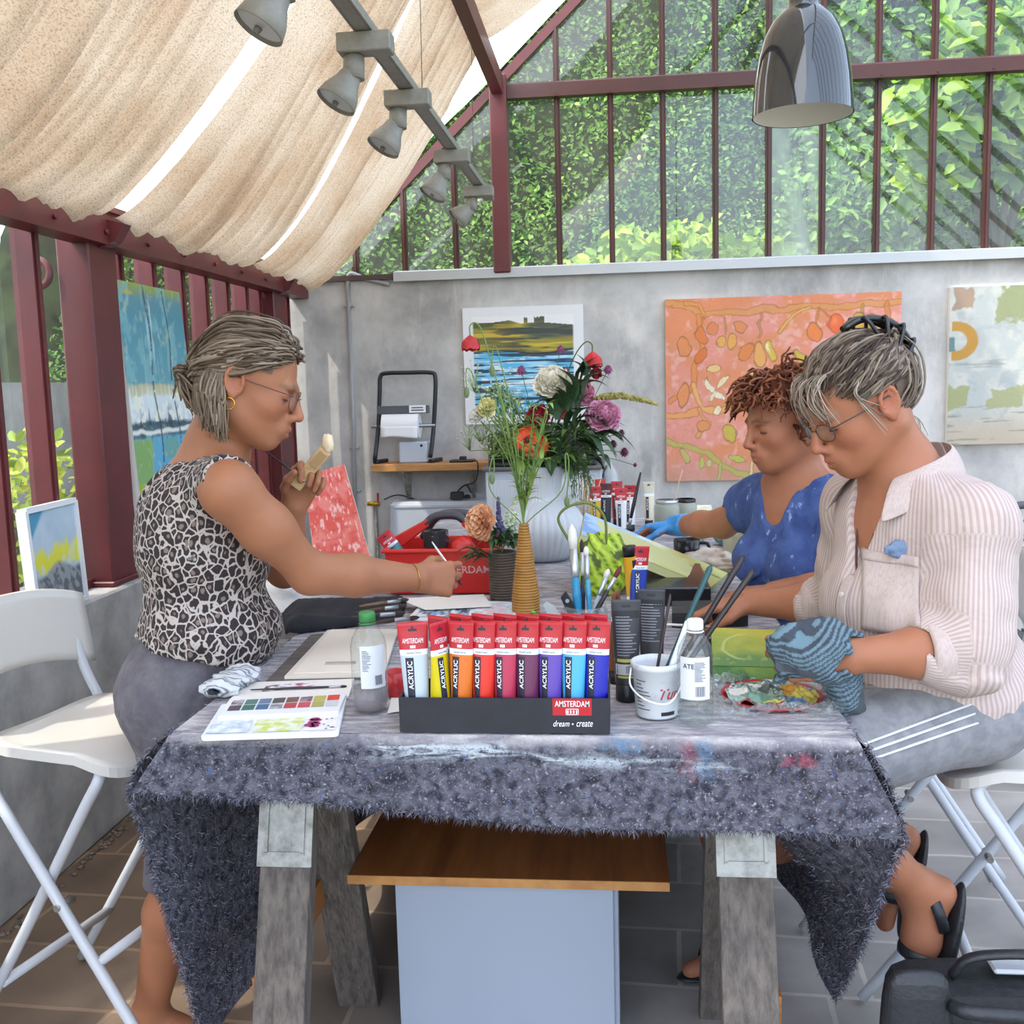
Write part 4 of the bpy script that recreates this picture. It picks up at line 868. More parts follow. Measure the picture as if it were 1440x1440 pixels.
# ------------------------------------------------ paint tubes
redtop = mat('tube_red', 'b3202b', .35); whiteb = mat('tube_white', 'e4e6ea', .35); navy = mat('tube_navy', '1a1d33', .4); inkw = mat('ink_white', 'eef0f2', .5); capblk = mat('cap_black', '131418', .4); inkd = mat('ink_dark', '26282e', .5)
def tube_geo(h=.185, rb=.0185, wt=.0245):
    def ab(z):
        t = max(0, min(1, (z-.03)/(h-.03))); return rb+(wt-rb)*t, max(.0012, rb*(1-t**1.15))
    def P(p, z, off=0, back=False):           # p -1..1 across the face
        a, b_ = ab(z); s = math.sqrt(max(0, 1-p*p)); y = -(b_*s+off); return (p*a*(1+off*8), -y if back else y, z)
    return ab, P
def make_tube(name, paint, label, group, words='ACRYLIC', brand=True, top=redtop, panel=navy, h=.185):
    t = thing(name, label, 'paint tube', (0, 0, 0), group)
    ab, P = tube_geo(h); mb = MB(); zs = [.026, .03, .05, .07, .09, .11, h-.058, h-.0575, h-.048, h-.0475, h-.03, h-.018, h-.016, h-.006, h]
    n = 28; rows = []
    for z in zs: 
        a, b_ = ab(z); rows.append([(a*math.cos(2*PI*j/n), b_*math.sin(2*PI*j/n), z) for j in range(n)])
    o = len(mb.v); mb.v += [p for r in rows for p in r]; mb.c += [(1, 1, 1)]*(len(rows)*n)
    for i in range(len(zs)-1):
        zc = (zs[i]+zs[i+1])/2; mi = 1 if zc > h-.048 else (2 if zc > h-.058 else 0)
        for j in range(n): mb.f.append([o+i*n+j, o+i*n+(j+1) % n, o+(i+1)*n+(j+1) % n, o+(i+1)*n+j]); mb.m.append(mi); mb.sm.append(True)
    mb.f.append([o+(len(zs)-1)*n+j for j in range(n)]); mb.m.append(1); mb.sm.append(False)
    # dark panel with upright lettering on the left half of the face
    def patch(p0, p1, z0, z1, mi, off=.0004, k=6):
        mb.grid(lambda u, v: P(lerp(p0, p1, v), lerp(z0, z1, u), off), 4, k, mi)
    patch(-.62, -.02, .035, h-.062, 3)
    def wrap(tm, mi, off):
        mb.add([P(max(-.98, min(.98, x)), z, off) for x, y, z in tm.v], tm.f, mi, False)
    tm = MB(); text_mesh(tm, words, (-.12, 0, .068), (0, 0, 1), (-1, 0, 0), .38, width=h-.062-.074, bold=.012); wrap(tm, 4, .0008)
    tm = MB(); [tm.box((.06+.05*k, 0, .085), (.018, 0, .07 if k else .05)) for k in range(2)]; wrap(MB().add([(x, 0, z) for x, y, z in tm.v[:]], []), 4, .0008)
    if brand:
        tm = MB(); text_mesh(tm, 'AMSTERDAM', (-.72, 0, h-.037), (1, 0, 0), (0, 0, 1), .0088, width=1.4); wrap(tm, 4, .0006)
        for k in (-1, 0, 1): patch(-.03+k*.13-.05, -.03+k*.13+.05, h-.0455, h-.0405, 4, .0006, 2)
        tm = MB(); text_mesh(tm, 'Standard Series', (-.5, 0, h-.0555), (1, 0, 0), (0, 0, 1), .0042, width=1.0); wrap(tm, 5, .0006)
    patch(-.28, .28, h-.016, h-.0115, 5, .0005, 4); patch(-.07, .07, h-.012, h-.0075, 5, .0006, 2)
    mb.build('body', [paint, top, whiteb, panel, inkw, inkd], t, recalc=False)
    MB().lathe([(.0, 0), (.0165, 0), (.0175, .002), (.0165, .026), (.0, .027)], (0, 0, 0), 24, rib=lambda a, z: .02*math.sin(a*24)).build('cap', capblk, t)
    return t
def at_tube(t, loc, rz, tilt=(0, 0)):
    t.location = loc; t.rotation_euler = (tilt[0], tilt[1], rz); return t
NF = [('b4bfcb', 'grey-white'), ('c9b608', 'yellow'), ('cf6a1c', 'orange'), ('d02c1c', 'bright red'), ('ad2b4c', 'crimson'), ('63244c', 'dark plum'), ('5b41a0', 'violet'), ('4aa4d6', 'sky blue'), ('191f9c', 'ultramarine blue')]
bxl, bxr = Pz(562, 1030, TT), Pz(858, 1030, TT); by = (bxl.y+bxr.y)/2-.002; bw = bxr.x-bxl.x
cc_ = (bw-.05)/8
for i, (c, nm) in enumerate(NF):
    t = make_tube('paint_tube', mat('paint_'+nm.replace(' ', '_').replace('-', '_'), c, .35, spec=.5), nm+' paint tube with red top in the front row of the black box', 'paint tubes in the front row of the box')
    x = bxl.x+.024+i*cc_
    if i == 0: at_tube(t, (x+.004, by+.03, TT+.004), .1, (-.02, -.03)); t.scale = (1.12, 1, 1)
    elif i == 1: at_tube(t, (x+.004, by+.032, TT+.004), 1.05, (0, .02))
    else: at_tube(t, (x+.002, by+.034, TT+.004), -.22+.03*math.sin(i*2), (-.02, .015*math.sin(i)))
bt0 = make_tube('paint_tube', mat('paint_mixed', '8c8f96', .35), 'red topped paint tube in the hidden back row of the black box', 'paint tubes in the back row of the box')
at_tube(bt0, (bxl.x+.06, by+.083, TT+.004), -.45, (.02, .02))
for i in range(1, 8): dup(bt0, (bxl.x+.06+i*cc_*1.02, by+.083, TT+.006), -.45+.05*math.sin(i*3))
bx = thing('display_box', 'black open cardboard box with red label holding the rows of paint tubes', 'box', (bxl.x+bw/2, by+.06, TT))
cardb = mat('black_card', '1d1e26', .5, noise=(20, '24252e', .4, .6))
BH = .062; mb = MB(); cxm = bxl.x+bw/2
mb.box((cxm, by+.0015, TT+BH/2), (bw, .003, BH)); mb.box((cxm, by+.1185, TT+BH/2), (bw, .003, BH)); mb.box((bxl.x+.0015, by+.06, TT+BH/2), (.003, .114, BH)); mb.box((bxr.x-.0015, by+.06, TT+BH/2), (.003, .114, BH)); mb.box((cxm, by+.06, TT+.0015), (bw-.006, .114, .003)); mb.build('tray', cardb, bx)
mb = MB(); lx0, lx1 = Py(777, 990, by).x, Py(832, 990, by).x; ly = by-.0008
mb.add([(lx0, ly, TT+BH-.03), (lx1, ly, TT+BH-.03), (lx1, ly, TT+BH), (lx0, ly, TT+BH)], [[0, 1, 2, 3]], 0, False)
text_mesh(mb, 'AMSTERDAM', (lx0+.004, ly, TT+BH-.0145), (1, 0, 0), (0, 0, 1), .0105, 1, width=lx1-lx0-.008, bold=.004)
ex = (lx0+lx1)/2
for a, b_, c_, d_2 in ((-.011, .011, -.0288, -.0278), (-.011, .011, -.019, -.018), (-.011, -.010, -.0288, -.018), (.010, .011, -.0288, -.018)): mb.add([(ex+a, ly-.0004, TT+BH+c_), (ex+b_, ly-.0004, TT+BH+c_), (ex+b_, ly-.0004, TT+BH+d_2), (ex+a, ly-.0004, TT+BH+d_2)], [[0, 1, 2, 3]], 1, False)
for k in (-1.5, -.5, .5, 1.5): mb.add([(ex+k*.005-.0012, ly-.0004, TT+BH-.0265), (ex+k*.005+.0012, ly-.0004, TT+BH-.0265), (ex+k*.005+.0012, ly-.0004, TT+BH-.0205), (ex+k*.005-.0012, ly-.0004, TT+BH-.0205)], [[0, 1, 2, 3]], 1, False)
mb.build('label', [redtop, inkw], bx, recalc=False)
mb = MB(); text_mesh(mb, 'dream', (lx0+.0005, ly, TT+.0125), (1, 0, 0), (0, 0, 1), .0105, width=.028, shear=.35); text_mesh(mb, '\u2022', (lx0+.0325, ly, TT+.0155), (1, 0, 0), (0, 0, 1), .003); text_mesh(mb, 'create', (lx0+.0405, ly, TT+.0125), (1, 0, 0), (0, 0, 1), .0098, width=.028, shear=.35)
mb.build('slogan', inkw, bx, recalc=False)
# ------------------------------------------------ bottles
pet = glass_mat('pet_plastic', .035, (3, 3, 3)); N_, L_ = pet.node_tree.nodes, pet.node_tree.links
[setattr(q.inputs[3], 'default_value', .04) for q in N_ if q.type == 'MAP_RANGE' and q.inputs[4].default_value == 1 and abs(q.inputs[3].default_value-.07) < 1e-4]
def bottle(px, capc, label, h=.19, r=.0335, liquid=None, words=None, lab=(.05, .13), labw=.9, ang=-PI/2):
    p = Pz(px[0], px[1], TT); t = thing('water_bottle', label, 'bottle', p)
    prof = [(.004, .004), (r*.5, .002), (r*.72, .0), (r*.93, .006), (r, .02), (r*.985, .035), (r, .05), (r, h*.55), (r*1.0, h*.66), (r*.9, h*.74), (r*.62, h*.83), (r*.42, h*.875), (r*.38, h*.89), (r*.38, h*.93)]
    MB().lathe(prof, p, 40, rib=lambda a, z: (.03*math.sin(a*5) if z < .015 else 0)+(.008*math.sin(z*300) if z < h*.3 else 0)).build('body', pet, t, recalc=True)
    MB().lathe([(0, h*.905), (r*.44, h*.905), (r*.46, h*.91), (r*.45, h*.985), (r*.40, h), (0, h)], p, 30, rib=lambda a, z: .02*math.sin(a*30)).build('cap', capc, t)
    MB().lathe([(r*.46, h*.88), (r*.5, h*.885), (r*.46, h*.895)], p, 24).build('collar', capc, t)
    if liquid: MB().lathe([(0, .005), (r*.7, .003), (r*.9, .008), (r*.96, .02), (r*.955, liquid[0]), (0, liquid[0]+.001)], p, 30).build('liquid', liquid[1], t)
    mb = MB(); rl_ = r*1.008
    def LP(a, z, o=0): return p+Vector((math.cos(a)*(rl_+o), math.sin(a)*(rl_+o), z))
    mb.grid(lambda u, v: LP(ang-labw+2*labw*v, lerp(lab[0], lab[1], u)), 4, 16, 0)
    rr = random.Random(len(label))
    for k in range(13):
        z = lab[1]-.010-k*(lab[1]-lab[0]-.04)/13; w_ = rr.uniform(.4, .85)
        a0 = ang-.0 if words else ang-labw*.85
        mb.grid(lambda u, v: LP(a0+w_*labw*.8*v, z+.0012*u, .0003), 1, 6, 1)
    for k in range(11): 
        a = ang+labw*.05+k*labw*.055; mb.grid(lambda u, v: LP(a+.018*v*(1+k % 3*.4), lab[0]+.006+.018*u, .0003), 1, 1, 1)
    if words:
        tm = MB(); text_mesh(tm, words, (0, 0, 0), (1, 0, 0), (0, 0, 1), .0085, bold=.02)
        mb.add([LP(ang-labw*.75+x/rl_, lab[1]-.02+z, .0004) for x, y, z in tm.v], tm.f, 1, False)
    mb.build('label_sheet', [mat('label_film', 'd9dce2', .4, alpha=.9), mat('label_ink', '3b4050', .5)], t, recalc=False); return t
bottle((522, 998), mat('green_cap', '2f7a3a', .4), 'clear plastic bottle with green cap and a little murky water, left of the tube box', h=.188, liquid=(.045, mat('murky_water', '8c7f86', .1, alpha=.55)), ang=-PI/2+.5, labw=.75)
bottle((978, 1016), mat('white_cap', 'e8eaec', .4), 'clear plastic water bottle with white cap, right of the white bucket', h=.186, r=.0315, words='ATE', lab=(.05, .125), ang=-PI/2-.1)
# ------------------------------------------------ brushes
ferr = mat('ferrule', 'b3b6b8', .3, metal=.8); bris = mat('bristle_pale', 'd8d2c8', .8); brisd = mat('bristle_dark', '3a2c26', .8); brisr = mat('bristle_brown', '6a3024', .8)
def brush(name, a, b, r, handle, label, bristle=bris, bl=.035, fl_=.04, group=None, flat=1, cat='brush'):
    """a: handle end, b: bristle tip"""
    a, b = V3(a), V3(b); d = (b-a).normalized(); L_ = (b-a).length; t = thing(name, label, cat, a, group)
    h1 = b-d*(bl+fl_)
    MB().tube([a, a+d*.004, lerp(a, h1, .25), lerp(a, h1, .7), h1], [r*.35, r*.5, r*.75, r*1.05, r*.8], 12).build('handle', handle, t)
    MB().tube([h1-d*.004, h1, b-d*bl], [r*.82, r*.95, r*.95], 14).build('ferrule', ferr, t)
    MB().tube([b-d*(bl+.003), b-d*bl*.6, b-d*bl*.25, b], [r*.85, r*1.1, r*.85, r*.15], 12, flat=flat).build('bristles', bristle, t); return t
def stick(a, b, r0, r1, m, label, group=None, name='paintbrush'):
    a, b = V3(a), V3(b); t = thing(name, label, 'brush', a, group); d = (b-a)
    MB().tube([a+d*.0, a+d*.3, a+d*.7, a+d*.97, b], [r0, (r0*2+r1)/3, (r0+2*r1)/3, r1, r1*.4], 12).build('handle', m, t)
    MB().tube([a-d.normalized()*.03, a+d.normalized()*.004], [r0*.9, r0*1.05], 12).build('ferrule', ferr, t); return t
# white bucket
bp_ = Pz(924, 1004, TT); bk = thing('bucket', 'small white plastic paint bucket holding brushes on the right of the tube box', 'bucket', bp_)
MB().lathe([(0, .002), (.035, .002), (.036, 0), (.038, .004), (.0435, .088), (.0465, .089), (.047, .098), (.0455, .1), (.0425, .1), (.041, .088), (.0355, .006), (0, .006)], bp_, 48).build('body', mat('bucket_white', 'd4d7da', .4, noise=(30, 'b9bdc2', .5, .75)), bk)
mb = MB(); LPb = lambda a, z, o=.0005: bp_+Vector((math.cos(a)*(.038+.0055*z/.088+o), math.sin(a)*(.038+.0055*z/.088+o), z))
tm = MB(); text_mesh(tm, 'Tum', (0, 0, 0), (1, 0, 0), (0, 0, 1), .02, shear=.4, bold=.01); mb.add([LPb(-PI/2+.1+x/.042, .038+z) for x, y, z in tm.v], tm.f, 0, False)
for k in range(9): mb.grid(lambda u, v: LPb(-PI/2-1.05+.75*v*(.7+.3*math.sin(k*5)), .07-k*.0065+.0014*u), 1, 6, 1)
mb.grid(lambda u, v: LPb(-PI/2+.15+.7*v, .008+.007*u), 1, 8, 1); mb.build('printing', [mat('print_red', 'a3303c', .5), inkd], bk, recalc=False)
MB().tube(bez([bp_+Vector((-.046, -.006, .088)), bp_+Vector((-.047, -.025, .06)), bp_+Vector((-.02, -.052, .042)), bp_+Vector((.02, -.054, .038)), bp_+Vector((.047, -.02, .07)), bp_+Vector((.046, .0, .088))], 8), .0017, 8).build('wire_handle', wplast, bk)
gb = 'brushes standing in the white bucket'
by_ = bp_.y
def inb(u, v, y): return Py(u, v, y)
stick(bp_+Vector((.0, .005, .04)), inb(1000, 795, by_+.06), .0035, .0058, mat('teal_handle', '1f4a50', .4), 'dark teal brush handle leaning right out of the white bucket', gb)
stick(bp_+Vector((.012, .015, .04)), inb(1046, 781, by_+.10), .0045, .0062, mat('black_handle', '241d1e', .4), 'upper of two long black brush handles leaning right from the bucket', gb)
stick(bp_+Vector((.018, .0, .04)), inb(1060, 801, by_+.07), .0045, .0058, mat('black_handle'), 'lower of two long black brush handles leaning right from the bucket', gb)
stick(bp_+Vector((-.006, .012, .04)), inb(943, 835, by_+.04), .003, .0026, mat('darkbrown_handle', '2e1f22', .4), 'thin dark upright brush in the white bucket', gb)
stick(bp_+Vector((.01, -.012, .045)), inb(968, 872, by_-.01), .006, .005, wplast, 'white handled brush in the bucket behind the clear bottle', gb)
# ------------------------------------------------ black and brown tubes between box and bucket
blkpaint = mat('tube_black', '35353a', .4); greytxt = mat('ink_grey', '8f9096', .5)
def dark_tube(px, rz, label, h=.19, paint=blkpaint, band=True, w=.028):
    p = Pz(px[0], px[1], TT); t = thing('paint_tube', label, 'paint tube', (0, 0, 0), 'dark tubes beside the bucket'); ab, P = tube_geo(h, .022, w); mb = MB(); n = 28
    zs = [.034, .038, .06, .09, .12, .15, h-.02, h-.004, h]; o = 0
    for z in zs:
        a, b_ = ab(z); mb.v += [(a*math.cos(2*PI*j/n), b_*math.sin(2*PI*j/n), z) for j in range(n)]; mb.c += [(1, 1, 1)]*n
    for i in range(len(zs)-1):
        for j in range(n): mb.f.append([i*n+j, i*n+(j+1) % n, (i+1)*n+(j+1) % n, (i+1)*n+j]); mb.m.append(0); mb.sm.append(True)
    mb.f.append([(len(zs)-1)*n+j for j in range(n)]); mb.m.append(0); mb.sm.append(False)
    def patch(p0, p1, z0, z1, mi, off=.0004, k=8): mb.grid(lambda u, v: P(lerp(p0, p1, v), lerp(z0, z1, u), off), 2, k, mi)
    rr = random.Random(len(label))
    for k in range(14): patch(-.75, -.75+rr.uniform(.9, 1.5), .088+k*.0055, .0895+k*.0055, 1)
    patch(-.9, .9, h-.034, h-.02, 3); patch(-.3, .3, h-.014, h-.009, 3)
    if band:
        patch(-.98, .98, .076, .082, 2); patch(-.98, .98, .046, .05, 2); patch(-.9, .95, .052, .072, 4); 
        for k in range(10): patch(-.1+k*.07, -.1+k*.07+.03, .055, .069, 3, .0007, 1)
    mb.build('body', [paint, greytxt, mat('band_yellow', 'b9b24e', .5), mat('band_black', '16161a', .5), mat('band_white', 'b8bbbd', .5)], t, recalc=False)
    MB().lathe([(.0, 0), (.021, 0), (.022, .003), (.021, .034), (.0, .035)], (0, 0, 0), 24, rib=lambda a, z: .015*math.sin(a*24)).build('cap', capblk, t)
    t.location = p; t.rotation_euler = (0, 0, rz); return t
dark_tube((882, 983), .05, 'front black paint tube with yellow bands standing beside the bucket', .192)
dark_tube((917, 960), -.15, 'rear black paint tube standing behind the white bucket', .19, band=False)
t = make_tube('paint_tube', mat('paint_brown', '7a4a2a', .4), 'brown paint tube turned sideways at the right end of the black box', 'dark tubes beside the bucket', brand=False, top=mat('paint_brown')); at_tube(t, Pz(868, 958, TT), 1.2)
# ------------------------------------------------ brush jar behind the tube box
jp = Pz(824, 915, TT); jar = thing('brush_jar', 'glass jar of brushes standing behind the right half of the tube box', 'jar', jp)
MB().lathe([(0, .002), (.045, .002), (.05, .008), (.05, .095), (.047, .105), (.044, .105), (.047, .092), (.047, .01), (0, .006)], jp, 36).build('body', glass_mat('jar_glass', .08, (2, 2, 2)), jar)
gj = 'brushes standing in the jar behind the box'; jy = jp.y
bl = mat('blue_handle', '1c7fa8', .3); lb = mat('lightblue_handle', '3d93b5', .3); nv = mat('navy_handle', '1a2038', .35); gy = mat('greyclear_handle', '9aa3a6', .25); dk = mat('dark_handle', '2c2326', .4)
JB = [(jp+Vector((-.012, -.01, .01)), Py(804, 737, jy+.02), .0098, bl, 'thick brush with blue handle and fat white bristles in the jar', bris, .055, .06),
      (jp+Vector((.012, .01, .01)), Py(824, 768, jy+.02), .006, lb, 'slim brush with light blue handle in the jar', bris, .02, .05),
      (jp+Vector((-.005, .02, .01)), Py(818, 758, jy+.05), .005, nv, 'navy handled brush with dark tip in the jar', brisd, .03, .05),
      (jp+Vector((-.01, .012, .01)), Py(856, 800, jy+.01), .0062, gy, 'clear grey handled brush leaning right in the jar', bris, .02, .04),
      (jp+Vector((-.02, -.006, .01)), Py(874, 795, jy), .0055, dk, 'dark brush with reddish brown bristles leaning right in the jar', brisr, .03, .03)]
for a, b_, r, m_, l, bm_, bl_, f2 in JB: brush('paintbrush', a, b_, r, m_, l, bm_, bl_, f2, gj)
kn = thing('palette_knife', 'pale grey palette knife leaning left in the jar behind the box', 'knife', jp)
a, b_ = jp+Vector((-.012, 0, .02)), Py(766, 848, jy); d = (b_-a).normalized(); sd = Vector((d.z, 0, -d.x))
MB().tube([a, lerp(a, b_, .5)], [.004, .005], 10).build('handle', gy, kn); m_ = lerp(a, b_, .5); MB().prism([m_-sd*.004, m_+sd*.004, b_-d*.02+sd*.012, b_+sd*.006, b_-sd*.006, b_-d*.02-sd*.012], (0, 1, 0), .0015).build('blade', mat('blade_grey', 'b4b7b6', .35), kn)
ct = thing('utility_knife', 'black utility knife leaning in the jar behind the box', 'knife', jp); a, b_ = jp+Vector((-.005, -.02, .02)), Py(793, 832, jy-.01); d = (b_-a).normalized(); sd = Vector((d.z, 0, -d.x))
MB().prism([a-sd*.007, a+sd*.007, b_-d*.03+sd*.011, b_+sd*.004, b_-d*.01-sd*.012, b_-d*.06-sd*.009], (0, 1, 0), .008).build('handle', capblk, ct, bevel=.002); MB().cyl(b_-d*.022+Vector((0, -.001, 0)), b_-d*.022+Vector((0, .0095, 0)), .0045, n=12).build('eyelet', gy, ct)
# yellow and blue tubes standing cap-up behind
t = make_tube('paint_tube', mat('paint_ochre', 'd39a1c', .35), 'ochre yellow paint tube with black cap leaning behind the brush jar', 'tubes behind the brush jar', brand=False, top=mat('paint_ochre2', 'b98a14', .4))
p = Pz(880, 872, TT); at_tube(t, p+Vector((.01, .0, .19)), PI+.15, (PI, .12))
t = make_tube('paint_tube', mat('paint_blue', '22409a', .35), 'deep blue paint tube with red label leaning behind the black tubes', 'tubes behind the brush jar', panel=mat('tube_navy'))
p = Pz(900, 873, TT); at_tube(t, p+Vector((-.01, 0, .005)), .35, (0, .08))
# ------------------------------------------------ watercolour box, papers and rag at the near left
def rquad(q, n=7, r=.12):
    out = []
    for (cu, cv, a0) in ((r, r, PI), (1-r, r, 1.5*PI), (1-r, 1-r, 0), (r, 1-r, .5*PI)):
        for k in range(n): a = a0+k*PI/2/(n-1); out.append(bil(q, cu+r*math.cos(a), cv+r*math.sin(a)))
    return out
q = quad([(282, 1043), (476, 1037), (488, 986), (312, 996)]); wc = thing('watercolour_box', 'open white watercolour box with used paint pans at the near left table corner', 'paint box', (q[0]+q[2])/2)
MB().prism(rquad(q, 6, .04), (0, 0, 1), .009).build('tray', wplast, wc, bevel=.002)
def cell(mb, u0, u1, v0, v1, z, c, sub=7, blot=None):
    o = len(mb.v)
    mb.grid(lambda a, b_: bil(q, lerp(u0, u1, a), lerp(v0, v1, b_))+Vector((0, 0, z)), sub, sub)
    for i in range(o, len(mb.v)):
        x, y, _ = mb.v[i]; n1 = fbm(x*60+c[0]*9, y*60, 1); mb.c[i] = tuple(lerp(S(c[1])[k], S(c[2])[k], max(0, min(1, .5+n1*1.3))) for k in range(3))
for i, (u0, u1, c1, c2) in enumerate(((.03, .33, 'e3e6ea', 'aebccc'), (.36, .72, 'dfe3e0', 'c2cc5a'), (.74, .97, 'e8e4e8', 'e3dbe2'))):
    mb = MB(); cell(mb, u0, u1, .06, .42, .0102, (i, c1, c2), 14); mb.build('mixing_well', pigm, wc, attr=True)
mb = MB(); mb.cur = S('98336a')
for k in range(9): a = k*.75; c_ = bil(q, .80+.018*math.cos(a)*(1+k % 2), .25+.1*math.sin(a)); mb.lathe([(0, .0112), (.005+.002*(k % 3), .0112)], c_, 12)
mb.cur = S('55565a')
for k in range(7): c_ = bil(q, .88+.012*k, .2+.15*math.sin(k*2)); mb.lathe([(0, .0112), (.0025, .0112)], c_, 8)
mb.build('paint_splash', pigm, wc, attr=True)
lid = [bil(q, .05, .46), bil(q, .97, .46), bil(q, 1, 1.0), bil(q, .06, 1.0)]; MB().prism([p+Vector((0, 0, .009)) for p in rquad(lid, 5, .03)], (0, 0, 1), .007).build('pan_tray', wplast, wc, bevel=.0015)
pans = ['5c4a50', '3f6e5c', '4a6a8c', '7d7a80', 'b04a4c', 'c0525a', 'a8a45c', 'c9c9cc', '6b4550', '5a7a72', '6c7c92', '5a5450', '7d5d4c', '6c4048', 'b8ae58', 'cf4a34']
for r_ in range(2):
    for c_ in range(8):
        mb = MB(); u0 = .10+c_*.108; cell(mb, u0, u0+.095, .62+r_*.18, .78+r_*.18, .0166, (c_, pans[r_*8+c_], 'd5d8da' if (r_*8+c_) % 5 == 3 else pans[r_*8+c_]), 4); mb.build('paint_pan', pigm, wc, attr=True)
q1 = quad([(322, 987), (490, 982), (498, 957), (350, 962)], TT); paper = mat('art_paper', 'e0dad2', .85)
tag(MB().prism(q1, (0, 0, 1), .004).build('paper_sheet', paper), 'white paper lying behind the watercolour box with a brush on it', 'paper')
q2 = quad([(368, 973), (432, 967), (452, 959), (375, 964)], TT+.004); mb = MB(); mb.grid(lambda a, b_: bil(q2, a, b_)+Vector((0, 0, .0005)), 26, 10)
for i, p in enumerate(mb.v):
    n1 = fbm(p[0]*50, p[1]*70, 2); a = (i//11)/26; mb.c[i] = S('e6e2e2') if n1 < .05 else (S('b0506a') if a > .62 else (S('3c4a54') if n1 > .25 else S('8c6f80')))
tag(mb.build('painted_card', pigm, attr=True, recalc=False), 'small card with painted pink and dark dabs on the white paper', 'card')
brush('paintbrush', Pz(352, 970, TT+.008), Pz(488, 965, TT+.007), .0026, mat('dark_handle'), 'thin dark brush lying on the white paper behind the watercolour box', brisd, .012, .02)
slab('board', [(372, 962), (497, 958), (474, 890), (437, 894)], TT, .003, mat('painty_board', '6d635e', .8, noise=(9, '57504d', .4, .6, (1, 6, 1))), 'flat dirty brown board lying under the blank paper pad', 'board')
q3 = quad([(400, 955), (540, 952), (560, 888), (461, 889)], TT+.003); pd = thing('paper_pad', 'blank cream watercolour paper pad left of the green-capped bottle', 'paper pad', (q3[0]+q3[2])/2)
MB().prism(q3, (0, 0, 1), .006).build('pad', mat('pad_cream', 'd9cdbd', .85), pd); MB().prism([bil(q3, .07, .05)+Vector((0, 0, .006)), bil(q3, 1, .05)+Vector((0, 0, .006)), bil(q3, 1, 1)+Vector((0, 0, .006)), bil(q3, .05, 1)+Vector((0, 0, .006))], (0, 0, 1), .0012).build('top_sheet', mat('sheet_cream', 'e2d7c8', .85), pd)
p0, p1 = Pz(458, 933, TT+.012), Pz(500, 932, TT+.012); tag(MB().bar(p0, p1, .012, .004).build('eraser_strip', mat('strip_grey', 'a79f94', .7)), 'flat grey strip lying on the blank paper pad', 'strip')
# striped rag roll
sr = bpy.data.materials.new('striped_rag'); sr.use_nodes = True; N, L, b = nodes(sr); at = N.new('ShaderNodeAttribute'); at.attribute_name = 'pig'; L.new(at.outputs['Color'], b.inputs['Base Color']); b.inputs['Roughness'].default_value = .95
a, b_ = Pz(300, 984, TT), Pz(352, 952, TT); mb = MB(); ax = (b_-a).normalized(); s_ = Vector((ax.y, -ax.x, 0))
def ragf(u, v):
    t = v*2*PI*1.0; r = .023*(1+.35*fbm(u*5, math.cos(t)*1.2, math.sin(t)*1.2)+.2*fbm(u*14, math.cos(t)*3, math.sin(t)*3))*min(1, .12+7*min(u, 1-u))**.5
    return lerp(a, b_, u)+s_*(math.cos(t)*r*1.7)+Vector((0, 0, .016+math.sin(t)*r*.75))
mb.grid(ragf, 60, 28)
for i in range(len(mb.v)): k = (i//29) % 9; mb.c[i] = S('4d525e') if k == 0 or k == 2 else S('c6c8ca')
tag(mb.build('striped_rag', sr, attr=True), 'crumpled white rag with dark stripes at the left table edge by the paints', 'rag')
cp = Pz(553, 985, TT); ck = thing('plastic_cup', 'small red plastic cup between the green-capped bottle and the tube box', 'cup', cp+Vector((0, .03, 0)))
MB().lathe([(0, 0), (.016, 0), (.022, .05), (.02, .05), (.015, .003), (0, .003)], cp+Vector((0, .03, 0)), 28).build('cup', mat('cup_red', 'b3272c', .35), ck)
tag(MB().prism(quad([(545, 1003), (566, 1000), (562, 975), (552, 975)]), (0, 0, 1), .001).build('paper_scrap', paper), 'scrap of white paper beside the tube box under the red cup', 'paper')
# ------------------------------------------------ brush roll and big palettes in the middle left
rp = [(402, 892), (470, 884), (565, 872), (572, 846), (480, 850), (396, 862)]; W = [Pz(u, v, TT+.001) for u, v in rp]
br_ = thing('brush_roll', 'black cloth brush roll with brushes lying open beside the woman in leopard print', 'brush roll', W[0])
mb = MB()
def rollf(u, v):
    if u < .5: a = lerp(W[0], W[1], u*2); b2 = lerp(W[5], W[4], u*2)
    else: a = lerp(W[1], W[2], u*2-1); b2 = lerp(W[4], W[3], u*2-1)
    p = lerp(a, b2, v); e = min(1, 6*min(u, 1-u, v, 1-v)+.0); return (p.x, p.y, TT+.001+(.03*e**.5+.012*math.sin(v*9+u*5)*e+.006*fbm(u*9, v*9))*1.0)
mb.grid(rollf, 34, 18); mb.build('cloth', mat('black_cloth', '1d1c22', .85, bump=(60, .3)), br_, solid=.002)
for k, (u0, v0, u1, v1, c) in enumerate(((500, 862, 572, 851, '4a2a20'), (492, 868, 570, 862, '2c2022'), (505, 853, 575, 843, '6e5540'), (520, 876, 590, 868, '3a2522'))):
    z = TT+.045; brush('paintbrush', Pz(u0, v0, z), Pz(u1, v1, z), .0055, mat('rollh%d' % k, c, .4), ['dark brown brush second from the back on the black brush roll', 'black brush in the middle of the black brush roll', 'pale wooden brush rearmost on the black brush roll', 'reddish dark brush nearest on the black brush roll'][k], brisd, .025, .035, 'brushes on the black brush roll')
